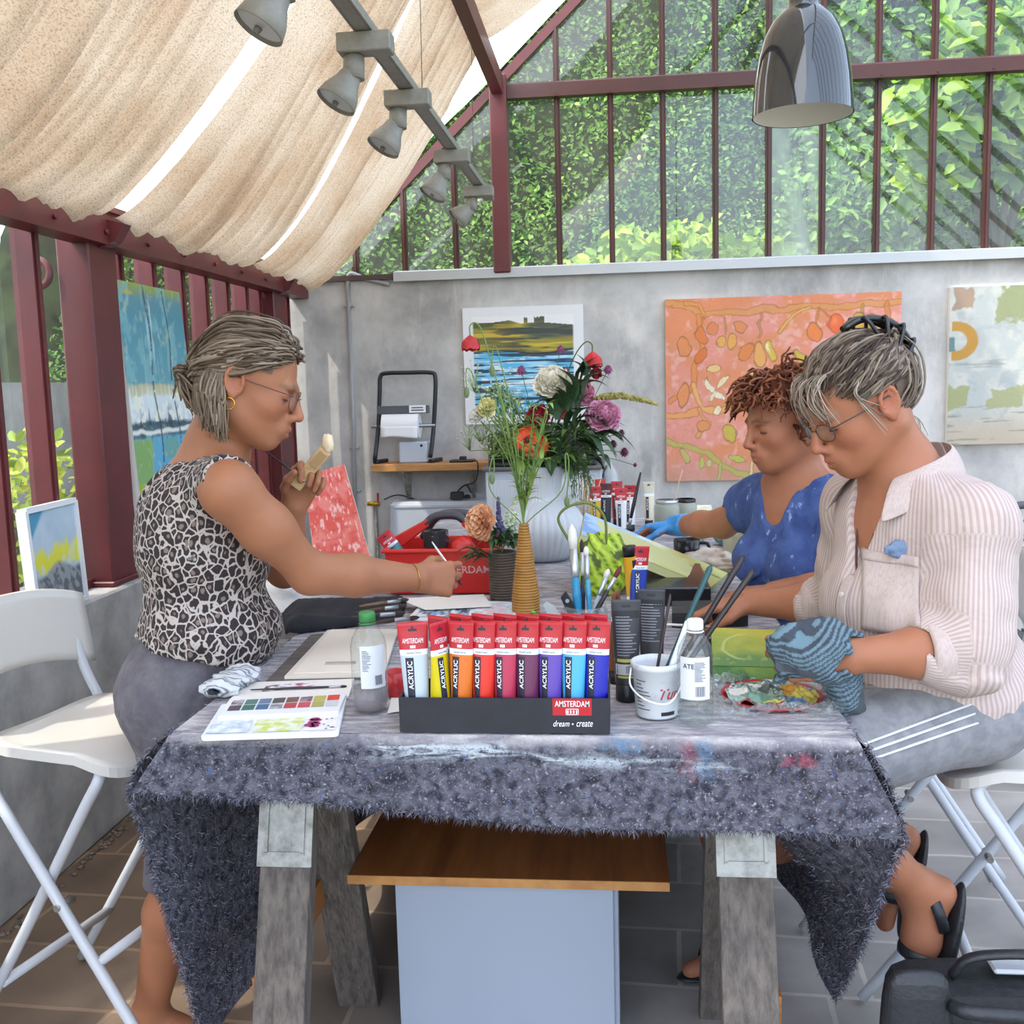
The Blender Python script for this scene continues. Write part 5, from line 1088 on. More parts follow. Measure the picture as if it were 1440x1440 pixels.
def big_palette(px, z, m, label, seed, wells, base):
    q = quad(px, z); t = thing('mixing_palette', label, 'palette', (q[0]+q[2])/2); MB().prism(rquad(q, 7, .14), (0, 0, 1), .007).build('tray', m, t, bevel=.002)
    for (u0, u1, v0, v1, cols) in wells:
        mb = MB(); mb.grid(lambda a, b_: bil(q, lerp(u0, u1, a), lerp(v0, v1, b_))+Vector((0, 0, .0082)), 26, 16); c = [np.array(S(x)) for x in cols]
        X = np.array([p[0] for p in mb.v]); Y = np.array([p[1] for p in mb.v]); n1 = vnoise(X*40, Y*30, seed, 4); n2 = vnoise(X*60+5, Y*60, seed+3, 3); idx = np.clip(((n1*1.9-.45)*len(c)).astype(int), 0, len(c)-1)
        mb.c = [tuple(np.array(base)*(n2[i] < .4)+c[idx[i]]*(n2[i] >= .4)) for i in range(len(idx))]; mb.build('paint_area', pigm, t, attr=True)
    return t
big_palette([(580, 882), (742, 880), (744, 862), (600, 858)], TT, mat('peach_plastic', 'd9a183', .4), 'peach plastic palette lying under the blue-stained white palette', 3, [], S('d9a183'))
big_palette([(572, 874), (744, 874), (735, 850), (598, 846)], TT+.010, wplast, 'large white palette with blue and green watercolour stains behind the tube box', 4,
            [(.05, .5, .08, .92, ['2b4a7c', '5a7fae', '9cb4c4', '3c3f68', '93a67c', 'd4dcE0']), (.54, .95, .08, .92, ['d9dde0', 'c6d0da', 'e0b4b0', 'b8c4cf', 'dfe3e6'])], S('d8dde2'))
slab('paper_sheet', [(598, 858), (692, 853), (680, 836), (560, 842)], TT+.022, .001, paper, 'curling white paper sheet behind the blue-stained palette under the painting hand', 'paper')
p0, p1 = Pz(722, 853, TT+.02), Pz(752, 862, TT+.02); tag(MB().tube(bez([p0, lerp(p0, p1, .5)+Vector((0, 0, .01)), p1], 5), .005, 8, flat=.5).build('plastic_clip', mat('lime_plastic', '5fc043', .35)), 'bright green plastic clip at the back right of the white palette', 'clip')
# ------------------------------------------------ red caddy
ca, cb_ = Pz(548, 836, TT), Pz(694, 836, TT); cy = ca.y; cw = cb_.x-ca.x; cxx = (ca.x+cb_.x)/2; cad = thing('caddy', 'red plastic carry caddy with dark handle full of supplies behind the hand', 'caddy', (cxx, cy+.12, TT))
redp = mat('caddy_red', 'c5261f', .35); CH = .135; mb = MB()
o_ = [(cxx-cw/2, cy), (cxx+cw/2, cy), (cxx+cw/2, cy+.24), (cxx-cw/2, cy+.24)]; e_ = .022
def ring(f, z): return [Vector((cxx+(x-cxx)*f, cy+.12+(y-cy-.12)*f, TT+z)) for x, y in o_]
R0, R1, R2, R3 = ring(1, 0), ring(1.07, CH), ring(1.13, CH), ring(1.0, CH); R4 = ring(.97, .01); R2b = ring(1.13, CH-.014)
vs = R0+R1+R2b+R2+R3+R4; fs = [[0, 3, 2, 1], [20, 21, 22, 23]]
for k in range(5):
    for j in range(4): fs.append([k*4+j, k*4+(j+1) % 4, k*4+4+(j+1) % 4, k*4+4+j])
mb.add(vs, fs, 0, False); mb.build('tub', redp, cad, bevel=.006)
hz = TT+CH
for s in (-1, 1):
    x0 = cxx+s*cw*.56; x1 = cxx+s*cw*.16
    MB().prism([(x0, cy+.105, hz-.01), (x0, cy+.105, hz+.012), (x1, cy+.105, hz+.075), (x1, cy+.105, hz+.05), (x0-s*.04, cy+.105, hz-.01)], (0, 1, 0), .03).build('bracket', redp, cad, bevel=.004)
MB().tube(bez([(cxx-cw*.2, cy+.12, hz+.055), (cxx-cw*.1, cy+.12, hz+.078), (cxx+cw*.1, cy+.12, hz+.08), (cxx+cw*.22, cy+.12, hz+.055)], 6), .016, 14, flat=.8).build('handle', mat('handle_grey', '3f3d42', .5), cad)
mb = MB(); text_mesh(mb, 'AMSTERDAM', (Py(604, 795, cy).x, cy-.004, TT+.062), (1, 0, 0), (0, -.06, 1), .022, width=Py(690, 795, cy).x-Py(604, 795, cy).x, bold=.015); mb.build('lettering', mat('letter_pink', 'd9a5a0', .5), cad, recalc=False)
p = Py(613, 757, cy+.06); tp = thing('tape_roll', 'black paint-spattered tape roll standing in the red caddy', 'tape', p); MB().lathe([(.018, -.024), (.037, -.024), (.037, .024), (.018, .024), (.018, -.024)], p, 32, smooth=False).build('roll', mat('spatter_black', '16161a', .5, noise=(45, 'd5d5d5', .62, .66)), tp)
for k, (u, v, l) in enumerate(((648, 768, 'red folded cloth sticking out of the red caddy'),)): 
    p = Py(u, v, cy+.08); tag(MB().ell(p, (.04, .05, .03), 20, 12, fn=lump).build('red_cloth', redp), l, 'cloth')
p = Py(640, 742, cy+.16); tag(MB().tube(bez([p+Vector((-.1, 0, -.03)), p+Vector((-.06, 0, .03)), p+Vector((.0, 0, .045)), p+Vector((.07, 0, .03)), p+Vector((.1, 0, -.02))], 6), .018, 12, flat=.7).build('dark_strap', mat('handle_grey')), 'dark grey padded strap arching inside the red caddy', 'strap')
t = make_tube('paint_tube', mat('paint_teal', '2b6c78', .35), 'paint tube with red end sticking out of the left end of the caddy', None); at_tube(t, Py(566, 778, cy+.05)+Vector((.03, 0, -.06)), .1, (0, -.62)); t.scale = (1, 1, .8)
# ------------------------------------------------ vases
def vase(name, px, prof, m, label, n=48, rib=None):
    p = Pz(px[0], px[1], TT); t = thing(name, label, 'vase', p); MB().lathe(prof, p, n, rib=rib).build('body', m, t); return t, p
zz = np.linspace(0, 1, 340)
def wprof(H_, fr, amp, nr): return [(0, .002)]+[(fr(z)+amp*abs(math.sin(z*nr*PI)), z*H_) for z in zz]+[(fr(1)-.004, H_), (fr(1)-.005, H_-.03), (0, H_-.05)]
vw, VW = vase('vase', (740, 868), wprof(.245, lambda z: .0345-.004*z-.0205*max(0, z-.25)/.75, .0026, 34), mat('vase_amber', 'a8762f', .5, noise=(30, '94662a', .4, .65)), 'tall tapering amber-brown ribbed bottle vase holding thin stems')
vd, VD = vase('vase', (708, 848), wprof(.145, lambda z: .034+.004*z, .003, 19), mat('vase_dark', '4a3d33', .6, noise=(40, '55483b', .4, .65)), 'short dark brown ribbed vase left of the amber vase')
cxw = Pz(764, 785, TT); pr = [(0, .002), (.088, 0), (.098, .012)]+[(.098+.043*math.sin(PI*t**.9*.5), .012+t*.098) for t in np.linspace(.1, 1, 8)]
pr += [(.135, .145), (.118, .172), (.09, .192), (.066, .203), (.061, .21), (.061, .22), (.064, .25), (.072, .29), (.079, .318), (.078, .322), (.074, .32), (.06, .26), (.055, .21), (.0, .2)]
vwh, VWH = vase('vase', (764, 785), pr, mat('vase_white', 'c6cacd', .4), 'large round white fluted vase with flared neck holding the big bouquet', 216, lambda a, z: (.034*abs(math.sin(a*18)) if .002 < z < .322 else 0))
# ------------------------------------------------ green pouch, mug, jars, rags beyond
p = Pz(848, 838, TT+.0); gp = thing('striped_pouch', 'bright green and black striped pouch with loop handle behind the brushes', 'pouch', p)
mb = MB().ell(p+Vector((0, .03, .085)), (.074, .045, .088), 72, 44, fn=lambda q: (abs(q.x)**3+abs(q.y)**3+abs(q.z)**3)**(-1/3)*(1+.10*fbm(q.x*2.5, q.y*2.5, q.z*2.5)+.03*math.sin(q.x*14+q.z*9)))
for i, v in enumerate(mb.v): k = math.sin((v[0]*.85+v[2]*.5+.012*fbm(v[0]*20, v[2]*20))*260); n1 = fbm(v[0]*25, v[2]*25, 3); mb.c[i] = S('4f5f22') if k > .9 or n1 > .45 else (S('c3d84a') if k < -.5 else S('9dbb2a'))
mb.build('pouch', pigm, gp, attr=True); MB().tube(bez([Py(800, 760, p.y), Py(785, 730, p.y), Py(800, 712, p.y), Py(830, 708, p.y), Py(850, 728, p.y), Py(853, 765, p.y)], 6), .011, 10, flat=.35).build('loop_handle', mat('olive_strap', '6f7c3c', .7), gp)
mp_ = Pz(966, 790, TT); mg = thing('mug', 'black ceramic mug standing beyond the tilted landscape canvas', 'mug', mp_); blkc = mat('black_ceramic', '1d1b1c', .25)
MB().lathe([(0, .002), (.035, 0), (.042, .01), (.044, .075), (.041, .077), (.039, .012), (0, .008)], mp_, 32).build('body', blkc, mg); MB().tube(bez([mp_+Vector((.04, -.0, .065)), mp_+Vector((.068, 0, .06)), mp_+Vector((.07, 0, .035)), mp_+Vector((.043, 0, .018))], 6), .006, 10).build('handle', blkc, mg)
for u, v, r, h, l in ((938, 748, .05, .12, 'glass jar of murky water beside the blue gloved hand'), (965, 738, .045, .1, 'glass jar with dark rim behind the gloved wrist')):
    p = Pz(u, v, TT); t = thing('glass_jar', l, 'jar', p); MB().lathe([(0, .002), (r, .002), (r, h*.85), (r*.85, h), (r*.8, h), (r*.94, h*.83), (r*.94, .008), (0, .006)], p, 28).build('body', mat('jar_murky', 'a8ada0', .15, alpha=.55), t)
    MB().lathe([(r*.86, h-.006), (r*.9, h-.003), (r*.9, h+.008), (r*.84, h+.01)], p, 28).build('rim', blkc if 'dark' in l else ferr, t)
stick(Pz(938, 748, TT)+Vector((0, 0, .03)), Py(960, 660, Pz(938, 748, TT).y+.02), .003, .002, mat('pale_stick', 'c3a78a', .6), 'thin pale stick standing in the jar beside the gloved hand', None, 'paintbrush')
slab('sketchbook', [(962, 728), (1002, 725), (1000, 716), (972, 716)], TT, .02, mat('book_green', 'c9d2a0', .7, noise=(14, 'e2e4da', .45, .55)), 'small sketchbook with yellow-green cover at the far right of the table', 'book')
def crumple(name, c, r, m, label, seed, cat='rag'):
    return tag(MB().ell(c, r, 44, 26, fn=lambda q: 1+.3*fbm(q.x*2.3+seed, q.y*2.3, q.z*2.3)+.12*fbm(q.x*7+seed, q.y*7, q.z*7)).build(name, m), label, cat)
crumple('rag', Pz(1010, 800, TT)+Vector((0, .02, .02)), (.11, .13, .035), mat('rag_beige', 'b09c88', .95, noise=(14, 'd2c6b8', .4, .6)), 'crumpled beige and pink rag on the table by the woman in blue', 3)
crumple('rag', Pz(1030, 772, TT)+Vector((0, .1, .035)), (.05, .06, .035), mat('rag_teal', '6f9a98', .95, noise=(14, '9fc0ba', .4, .6)), 'crumpled teal rag behind the beige rag', 9)
crumple('rag', Pz(985, 770, TT)+Vector((0, .1, .035)), (.025, .03, .04), mat('rag_teal'), 'small teal paper twist standing behind the black mug', 13)
# tubes, sticks at the far end of the table
gx = 'paint tubes at the far end of the table'
base = make_tube('paint_tube', mat('paint_far_yellow', 'c9a21c', .35), 'yellow paint tube leftmost of the group at the far end of the table', gx); at_tube(base, Pz(838, 748, TT), .2)
for k, (u, v, c, l, rz) in enumerate(((853, 742, '2b2b30', 'black paint tube with brown top second in the far group', -.1), (868, 738, 'b0282e', 'red paint tube upright in the middle of the far group', .1), (874, 752, 'd8d8d8', 'white paint tube in front in the far group', 0), (887, 746, 'e0e2e6', 'silver white paint tube beside the blue gloved hand', -.3), (845, 733, 'a8262c', 'red paint tube at the back of the far group', .3))):
    t = make_tube('paint_tube', mat('paint_far%d' % k, c, .35), l, gx, top=mat('top_brown', '5a2a28', .4) if k == 0 else redtop); at_tube(t, Pz(u, v, TT), rz)
p = Pz(915, 742, TT); t = make_tube('paint_tube', mat('paint_cream', 'd9d3b8', .35), 'cream paint tube just left of the glass jar at the far end', gx, brand=False, top=mat('top_cream', 'c4bfa8', .4)); at_tube(t, p+Vector((-.005, .05, 0)), 0)
p = Pz(822, 738, TT); t = thing('stick_jar', 'jar of pale bamboo sticks standing right of the white vase', 'jar', p); MB().lathe([(0, .002), (.035, .002), (.037, .1), (.034, .1), (.033, .006), (0, .006)], p, 24).build('body', glass_mat('stick_glass', .1, (2, 2, 2)), t)
for k in range(7): a = p+Vector((-.015+.005*k, 0, .01)); stick(a, Py(818+k*4.5, 668+(k*13) % 24, p.y+.01*k), .003, .0032, mat('bamboo', 'c49a6a', .6), ['leftmost', 'second', 'third', 'fourth', 'fifth', 'sixth', 'rightmost'][k]+' pale bamboo stick from the left in the jar beside the white vase', 'bamboo sticks in the jar')
# ------------------------------------------------ near right: canvas, board, palette with film
slab('board', [(1000, 953), (1150, 956), (1135, 905), (985, 900)], TT, .004, capblk, 'thin black board lying under the small green canvas', 'board')
slab('book', [(945, 882), (1052, 880), (1050, 862), (945, 864)], TT, .035, blk2, 'black book under the hand of the woman in the striped shirt', 'book')
# ================================================================ PAINTINGS
paintm = mat('paint_on_canvas', 'ffffff', .7, attr='pig', bump=(60, .15))
canv = mat('raw_canvas', 'd9d4ca', .85)
def C(h): return np.array(S(h))
def mixc(A, B, t): return A*(1-t[..., None])+B*t[..., None]
def sstep(a, b, x): t = np.clip((x-a)/(b-a), 0, 1); return t*t*(3-2*t)
def painting(name, label, BL, BR, TR, TL, fn, nu, nv, th=.03, border=0, frame=None, edge=None, cat='painting', rim=None):
    """canvas of real thickness; fn(U, V) gives pigment, U to the right, V up"""
    BL, BR, TR, TL = [V3(p) for p in (BL, BR, TR, TL)]; n = (BR-BL).cross(TL-BL).normalized(); t = thing(name, label, cat, (BL+BR)/2)
    mb = MB(); mb.prism([BL, BR, TR, TL], -n, th); mb.build('canvas' if not frame else 'mount', edge or canv, t)
    U, V = np.meshgrid(np.linspace(0, 1, nu), np.linspace(0, 1, nv), indexing='ij'); b0 = border
    u = (b0+(1-2*b0)*U)[..., None]; bv = border*((BR-BL).length/(TL-BL).length); v = (bv+(1-2*bv)*V)[..., None]
    P = (np.array(BL)*(1-u)+np.array(BR)*u)*(1-v)+(np.array(TL)*(1-u)+np.array(TR)*u)*v+np.array(n)*.0012
    I = np.arange(nu*nv).reshape(nu, nv); Fq = np.stack([I[:-1, :-1], I[1:, :-1], I[1:, 1:], I[:-1, 1:]], -1).reshape(-1, 4)
    np_mesh('painted_face', P.reshape(-1, 3), Fq, paintm, t, np.clip(fn(U, V), 0, 1).reshape(-1, 3))
    if rim:
        mb = MB()
        for a, b_ in ((BL, BR), (BR, TR), (TR, TL), (TL, BL)): mb.bar(a+n*.004-n*th*.5, b_+n*.004-n*th*.5, rim, th+.012, 0, tuple(n))
        mb.build('frame', frame, t)
    return t
def lake(U, V):
    n1 = vnoise(U*3+2, V*40, 1, 4); n2 = vnoise(U*2.2, V*55, 7, 4); n3 = vnoise(U*9, V*22, 9)
    c = mixc(C('9fd3ea'), C('5ab4dc'), sstep(.35, .6, n1)); c = mixc(c, C('e6e9e2'), sstep(.55, .68, n3)*.8)
    c = mixc(c, C('22314a'), sstep(.52, .58, n2)*sstep(.74, .6, V)*.95)
    hill = V > .80+.04*np.sin(U*5)+.03*vnoise(U*14, V*0, 3)
    land = mixc(C('c8a83c'), C('8e8c3a'), sstep(.4, .6, vnoise(U*3, V*45, 5))); land = mixc(land, C('3a4440'), sstep(.45, .62, vnoise(U*2.5+9, V*30, 6))*sstep(.1, .75, U*.6+V*.5)*1.0); land = mixc(land, C('3f4a48'), sstep(.45, .62, U+.25*(vnoise(U*3, V*40, 31)-.5))*sstep(.74, .79, V)*.85)
    c = mixc(c, land, (V > .635+.02*np.sin(U*7)).astype(float)); c = mixc(c, C('2b2a2a'), sstep(.012, .004, np.abs(V-.635-.02*np.sin(U*7)))*.9)
    c = mixc(c, C('4a4a30'), (sstep(.86, .9, V)*sstep(.5, .35, U)*.5)); e = sstep(.0, .02, U)*sstep(1, .98, U)*sstep(1, .97-.03*np.sin(U*8), V)
    topm = V > .955-.02*np.sin(U*6+1)-.05*sstep(.35, .5, U)+.1*((np.abs(U-.53) < .02) | (np.abs(U-.66) < .05))*vnoise(U*30, V*0, 2)
    return mixc(c, C('e4e2e2'), np.maximum(1-e, topm.astype(float)))
yb = YB-.004
TLp, TRp, BLp = Py(651, 434, yb), Py(820, 430, yb), Py(657, 597, yb)
z0, z1 = BLp.z, TLp.z; x0, x1 = TLp.x, TRp.x
painting('seascape_print', 'white-bordered picture of blue striped water and yellow hills on the back wall', (x0, YB-.032, z0), (x1, YB-.032, z0), (x1, YB-.029, z1), (x0, YB-.029, z1), lake, 190, 170, .028, .075, None, mat('mount_white', 'dcdcdd', .6))
def pomegranate(U, V):
    A = 331/257; X = U*331+935; Y = 415+(1-V)*257-(U-.0)*12; n = vnoise(U*9, V*7, 2, 5); n2 = vnoise(U*30, V*24, 5, 4)
    c = mixc(C('d48a78'), C('cf8259'), sstep(.35, .65, n)); c = mixc(c, C('dba79c'), sstep(.55, .75, n2)*.6); c = mixc(c, C('b98a78'), sstep(.18, .0, V)*.7)
    Xw = X+7*(vnoise(U*14, V*11, 8)-.5)*2; Yw = Y+7*(vnoise(U*14+40, V*11, 9)-.5)*2
    def seg(pts, w, col, out='8a5a34'):
        nonlocal c
        D = np.full(U.shape, 1e9)
        pts = [(x/3+960, y/3+400) for x, y in pts]
        for (xa, ya), (xb, yb_) in zip(pts[:-1], pts[1:]):
            L2 = (xb-xa)**2+(yb_-ya)**2; t = np.clip(((Xw-xa)*(xb-xa)+(Yw-ya)*(yb_-ya))/L2, 0, 1); D = np.minimum(D, np.hypot(Xw-xa-t*(xb-xa), Yw-ya-t*(yb_-ya)))
        c = mixc(c, C(col), sstep(w+.8, w-.8, D)*.85); c = mixc(c, C(out), sstep(1.1, .3, np.abs(D-w))*.55)
    def blob(x, y, rx, ry, col, rot=0, out='7d5a2c', hi=None):
        nonlocal c
        x, y = x/3+960, y/3+400; rx /= 3; ry /= 3; a = math.radians(rot); dx = Xw-x; dy = Yw-y; p = (dx*math.cos(a)+dy*math.sin(a))/rx; q = (-dx*math.sin(a)+dy*math.cos(a))/ry
        d = np.hypot(p, q); cc = mixc(C(col)+U[..., None]*0, C(hi or col), sstep(.7, .1, np.hypot(p+.3, q+.3)))
        c = mixc(c, cc, sstep(1.03, .95, d)*.92); c = mixc(c, C(out), sstep(.14, .03, np.abs(d-1))*.7)
    br = 'cf8a4a'
    seg([(-70, 60), (20, 80), (90, 115), (210, 102), (350, 82), (550, 78), (700, 66), (850, 60), (930, 50)], 4.5, 'c98a4c'); seg([(90, 115), (60, 60), (10, 70)], 3, br); seg([(850, 60), (870, 120), (915, 165)], 3, 'c97a3c')
    seg([(400, 190), (440, 130), (540, 85)], 2.2, 'd0a04c'); seg([(60, 115), (80, 200), (60, 300), (40, 400), (10, 440), (-60, 480)], 3.5, 'd2813c'); seg([(40, 400), (70, 490), (160, 510), (230, 480)], 3.5, 'd9a058'); seg([(-70, 540), (20, 530), (60, 500)], 4, 'd9924e')
    seg([(-70, 655), (20, 655), (100, 690), (170, 745), (230, 775), (345, 775)], 4, 'a9a250', '6d7a3a'); seg([(170, 745), (150, 815)], 2.5, '9fae62'); seg([(210, 500), (205, 570)], 2, 'c9a048'); seg([(60, 620), (110, 560), (60, 500)], 3, 'cf8e54'); seg([(300, 640), (290, 760), (310, 830)], 2.2, 'd2c080')
    seg([(580, 85), (570, 150)], 1.4, 'c27a3a'); seg([(585, 90), (625, 115)], 1.4, 'c27a3a'); seg([(765, 70), (760, 110)], 2, 'b48a34'); seg([(325, 100), (322, 200)], 1.2, 'b98a4c'); seg([(185, 130), (185, 190)], 1.2, 'b98a4c'); seg([(80, 130), (80, 170)], 1.5, 'c27a3a')
    for b_ in ((645, 140, 38, 36, 'd9602c', 0, 'a84a1c', 'e07a44'), (563, 172, 30, 36, 'd9783a', 0), (742, 140, 26, 48, 'b99a3a', 18), (802, 155, 24, 48, 'b08e34', -8), (80, 192, 24, 32, 'd0743c', 0), (126, 166, 20, 20, 'd07a4c', 0), (250, 162, 26, 26, 'cf7f4a', 0), (164, 218, 21, 26, 'd39a48', 0), (217, 222, 23, 28, 'd39a48', 0), (75, 280, 24, 42, 'cf6a2c', 20), (275, 255, 22, 45, 'd0793c', 30), (328, 270, 22, 52, 'd49a54', -8), (378, 262, 20, 45, 'c2a83c', -20, '7d5a2c', 'e6dca8'), (500, 282, 20, 36, 'b8a43a', -35), (310, 370, 30, 40, 'd39a50', 0), (125, 335, 30, 18, 'd9b478', -10), (5, 240, 26, 40, 'cf7f4a', 0), (0, 445, 24, 55, 'd4844e', 0), (80, 572, 28, 30, 'd0844e', 0), (200, 602, 31, 38, 'b8a33c', 0), (232, 712, 36, 16, 'a8b04a', 20), (298, 672, 14, 32, 'c2b45c', 0), (70, 726, 16, 24, 'a9b05a', 0), (115, 738, 13, 18, 'a9b87a', 0), (5, 700, 18, 30, 'b0a85a', 0), (110, 412, 12, 36, 'd9cfb0', -20), (165, 395, 12, 40, 'd9c89c', 40), (150, 452, 36, 11, 'ded3bc', 10), (120, 455, 8, 22, 'd5c8a8', 30), (150, 505, 20, 18, 'e0cfae', 0), (465, 330, 34, 14, 'c2b04a', -15), (580, 265, 16, 12, 'c9a03c', 0), (860, 215, 26, 16, 'c2a03c', 0), (880, 260, 20, 30, 'd0924a', 0), (640, 330, 40, 30, 'd0844e', 0), (800, 420, 30, 40, 'd09a50', 0), (860, 560, 40, 30, 'c9924e', 0)): blob(*b_)
    return mixc(c, C('b4765c'), sstep(.62, .8, vnoise(U*70, V*60, 12))*.3)
z0, z1 = Py(938, 676, yb).z, Py(935, 422, yb).z; x0, x1 = Py(935, 422, yb).x, Py(1266, 408, yb).x
painting('fruit_painting', 'large orange and pink painting of fruits and branches on the back wall', (x0, YB-.037, z0), (x1, YB-.037, z0), (x1, YB-.035, z1), (x0, YB-.035, z1), pomegranate, 330, 256, .034, 0, None, mat('canvas_edge', 'c9b4a8', .8))
def pale(U, V):
    X = 1334+U*300; Y = 403+(1-V)*222; n = vnoise(U*14, V*10, 3, 5); n2 = vnoise(U*5, V*60, 4, 4)
    c = mixc(C('c3c8c4'), C('d6d6cc'), sstep(.35, .65, n)); c = mixc(c, C('aab2b4'), sstep(.6, .75, vnoise(U*20, V*16, 6))*.5)
    c = mixc(c, C('cbbba4'), sstep(.28, .05, V)*.9); c = mixc(c, C('8d8f86'), sstep(.64, .7, n2)*(sstep(.3, .2, V)*.7+sstep(.42, .52, V)*sstep(.6, .5, V)*.5))
    def patch(x, y, rx, ry, col, s):
        nonlocal c
        d = np.maximum(np.abs(X-x)/rx, np.abs(Y-y)/ry)+(vnoise(X*.09+s, Y*.09, s, 4)-.5)*.9; c = mixc(c, C(col), sstep(1.0, .85, d)*.9)
    patch(1425, 425, 26, 26, 'a0a672', 1); patch(1348, 558, 16, 16, 'a8ac72', 2); patch(1412, 560, 26, 16, 'aeb07e', 3); patch(1352, 418, 14, 16, 'b09278', 4); patch(1500, 470, 40, 30, 'b4a888', 6); patch(1560, 560, 40, 36, 'a9b0a8', 7); patch(1338, 482, 4, 10, '5a8284', 8)
    r = np.hypot((X-1342)/30, (Y-478)/26); ang = np.arctan2(Y-478, X-1342); m = sstep(.12, .04, np.abs(r-.8)-.18)*(X > 1338); c = mixc(c, C('c8932c'), m*.95)
    return c*.72
z0, z1 = Py(1332, 625, yb).z, Py(1334, 405, yb).z; x0 = Py(1334, 405, yb).x
painting('pale_abstract_painting', 'pale grey abstract painting with an ochre hook shape, cut by the right picture edge', (x0, YB-.037, z0), (x0+1.15, YB-.037, z0), (x0+1.15, YB-.035, z1), (x0, YB-.035, z1), pale, 220, 170, .034, 0)
def cityscape(U, V):
    n = vnoise(U*8, V*14, 3, 5); n2 = vnoise(U*22, V*40, 4, 4); n3 = vnoise(U*6, V*50, 8, 4); dr = vnoise(U*45, V*5, 11, 4)
    W_ = V+.03*(n-.5); z = np.zeros(U.shape)[..., None]
    bands = [(1.01, '9aa84a'), (.985, '8a9a52'), (.955, '5f8a94'), (.9, '4f8896'), (.72, '5b93a0'), (.655, '5f96a0'), (.645, 'b3b088'), (.615, 'c0bfa0'), (.605, 'cdd6d8'), (.53, 'c8d2d6'), (.515, '35505e'), (.47, '49707c'), (.462, '5fa3c0'), (.32, '5aa4c6'), (.31, '5a94a8'), (.29, 'c9bb34'), (.235, 'd0c03c'), (.22, 'a8a08a'), (.19, '9c9684'), (.18, '3a6474'), (.14, '3f6676'), (.13, '8a7a54'), (.11, '3a4a54'), (0, '3c4850')]
    vs = np.array([b[0] for b in bands])[::-1]; cs = np.array([S(b[1]) for b in bands])[::-1]; c = np.stack([np.interp(W_, vs, cs[:, k]) for k in range(3)], -1)
    c = mixc(c, C('7fb0b4'), sstep(.5, .65, vnoise(U*10, V*14, 21))*(V > .66)*.6); c = mixc(c, C('d2dde0'), sstep(.58, .68, dr)*sstep(.50, .56, V)*sstep(.68, .6, V)*.8); c = mixc(c, C('a9c4c8'), sstep(.62, .7, dr)*sstep(.66, .75, V)*sstep(1, .9, V)*sstep(.16, .08, np.abs(U-.42))*.9)
    c = mixc(c, C('2c3d48'), sstep(.6, .68, vnoise(U*30+7, V*6, 13))*sstep(.42, .5, V)*sstep(.6, .53, V)*.8); c = mixc(c, C('8fae30'), sstep(.30, .2, U+.1*(n-.5))*sstep(.47, .45, V)*sstep(.27, .3, V)*.95); c = mixc(c, C('b9a83c'), sstep(.2, .1, np.hypot((U-.15)/.5, (V-.965)/.05))*.8)
    c = mixc(c, C('e2e4dc'), sstep(.58, .66, n2)*(V > .52)*(V < .62)*.9); c = mixc(c, C('e0e2da'), sstep(.012, .004, np.abs(V-.475-.02*n))*.9); c = mixc(c, C('6f9c74'), ((vnoise(np.floor(U*4.5), np.floor(V*13), 6, 1) > .6)*(V < .455)*(V > .31))*.6)
    for x in (.40, .70): c = mixc(c, C('2f3f48'), sstep(.016, .006, np.abs(U-x-.02*np.sin(V*17)))*(V > .22)*(n2 > .35)*.85)
    c = mixc(c, C('caa23c'), sstep(.6, .68, n3)*sstep(.2, .1, V)*.8); return mixc(c, C('d9d4a0'), sstep(.64, .75, n2)*.22)
painting('cityscape_painting', 'tall abstract painting in turquoise, blue and yellow standing behind the left column', (-1.79, 3.70, SILL+.004), (-1.79, 4.30, SILL+.004), (-1.822, 4.22, 1.925), (-1.822, 3.66, 1.925), cityscape, 130, 250, .03, 0, None, mat('canvas_white_edge', 'dedbd5', .8))
def tulip_field(U, V):
    n = vnoise(U*7, V*6, 5, 4); c = mixc(C('9db4c4'), C('b7c6d0'), n); c = mixc(c, C('2f86a8'), sstep(.0, .08, V-.62-U*.9)*.9)
    yb_ = sstep(.38, .44, V+.08*(vnoise(U*12, V*3, 2)-.5)*2)*sstep(.66, .55, V+.1*(vnoise(U*16, V*2, 3)-.5)*2); c = mixc(c, mixc(C('d2cf3c'), C('c9cfa0'), sstep(.5, .7, vnoise(U*14, V*5, 6))), yb_)
    d = sstep(.43, .37, V+.05*np.sin(U*9)); c = mixc(c, mixc(C('5d6266'), C('8e9496'), sstep(.45, .6, vnoise(U*10+V*14, V*5-U*8, 7))), d); return c
painting('tulip_painting', 'small white-framed painting of yellow and grey leaning at the far left on the sill', (-1.78, 2.92, SILL+.006), (-1.80, 3.24, SILL+.006), (-1.83, 3.27, 1.155), (-1.815, 2.95, 1.155), tulip_field, 90, 100, .02, .0, mat('frame_white', 'dadde0', .4), None, 'painting', .018)
def redfn(U, V):
    n = vnoise(U*5, V*8, 4, 5); c = mixc(C('cf5348'), C('d97a70'), sstep(.35, .65, n)); c = mixc(c, C('e3bcb4'), sstep(.6, .72, vnoise(U*22, V*16, 6, 4))*.8); return mixc(c, C('b84238'), sstep(.62, .75, vnoise(U*9, V*30, 9))*.5)
rb0, rb1 = Py(442, 792, 3.28), Py(520, 783, 3.30); rt1, rt0 = Py(484, 653, 3.44), Py(428, 669, 3.42)
painting('red_canvas', 'red painted canvas standing on the stool beyond the leopard-print woman', rb0, rb1, rt1, rt0, redfn, 90, 110, .02)
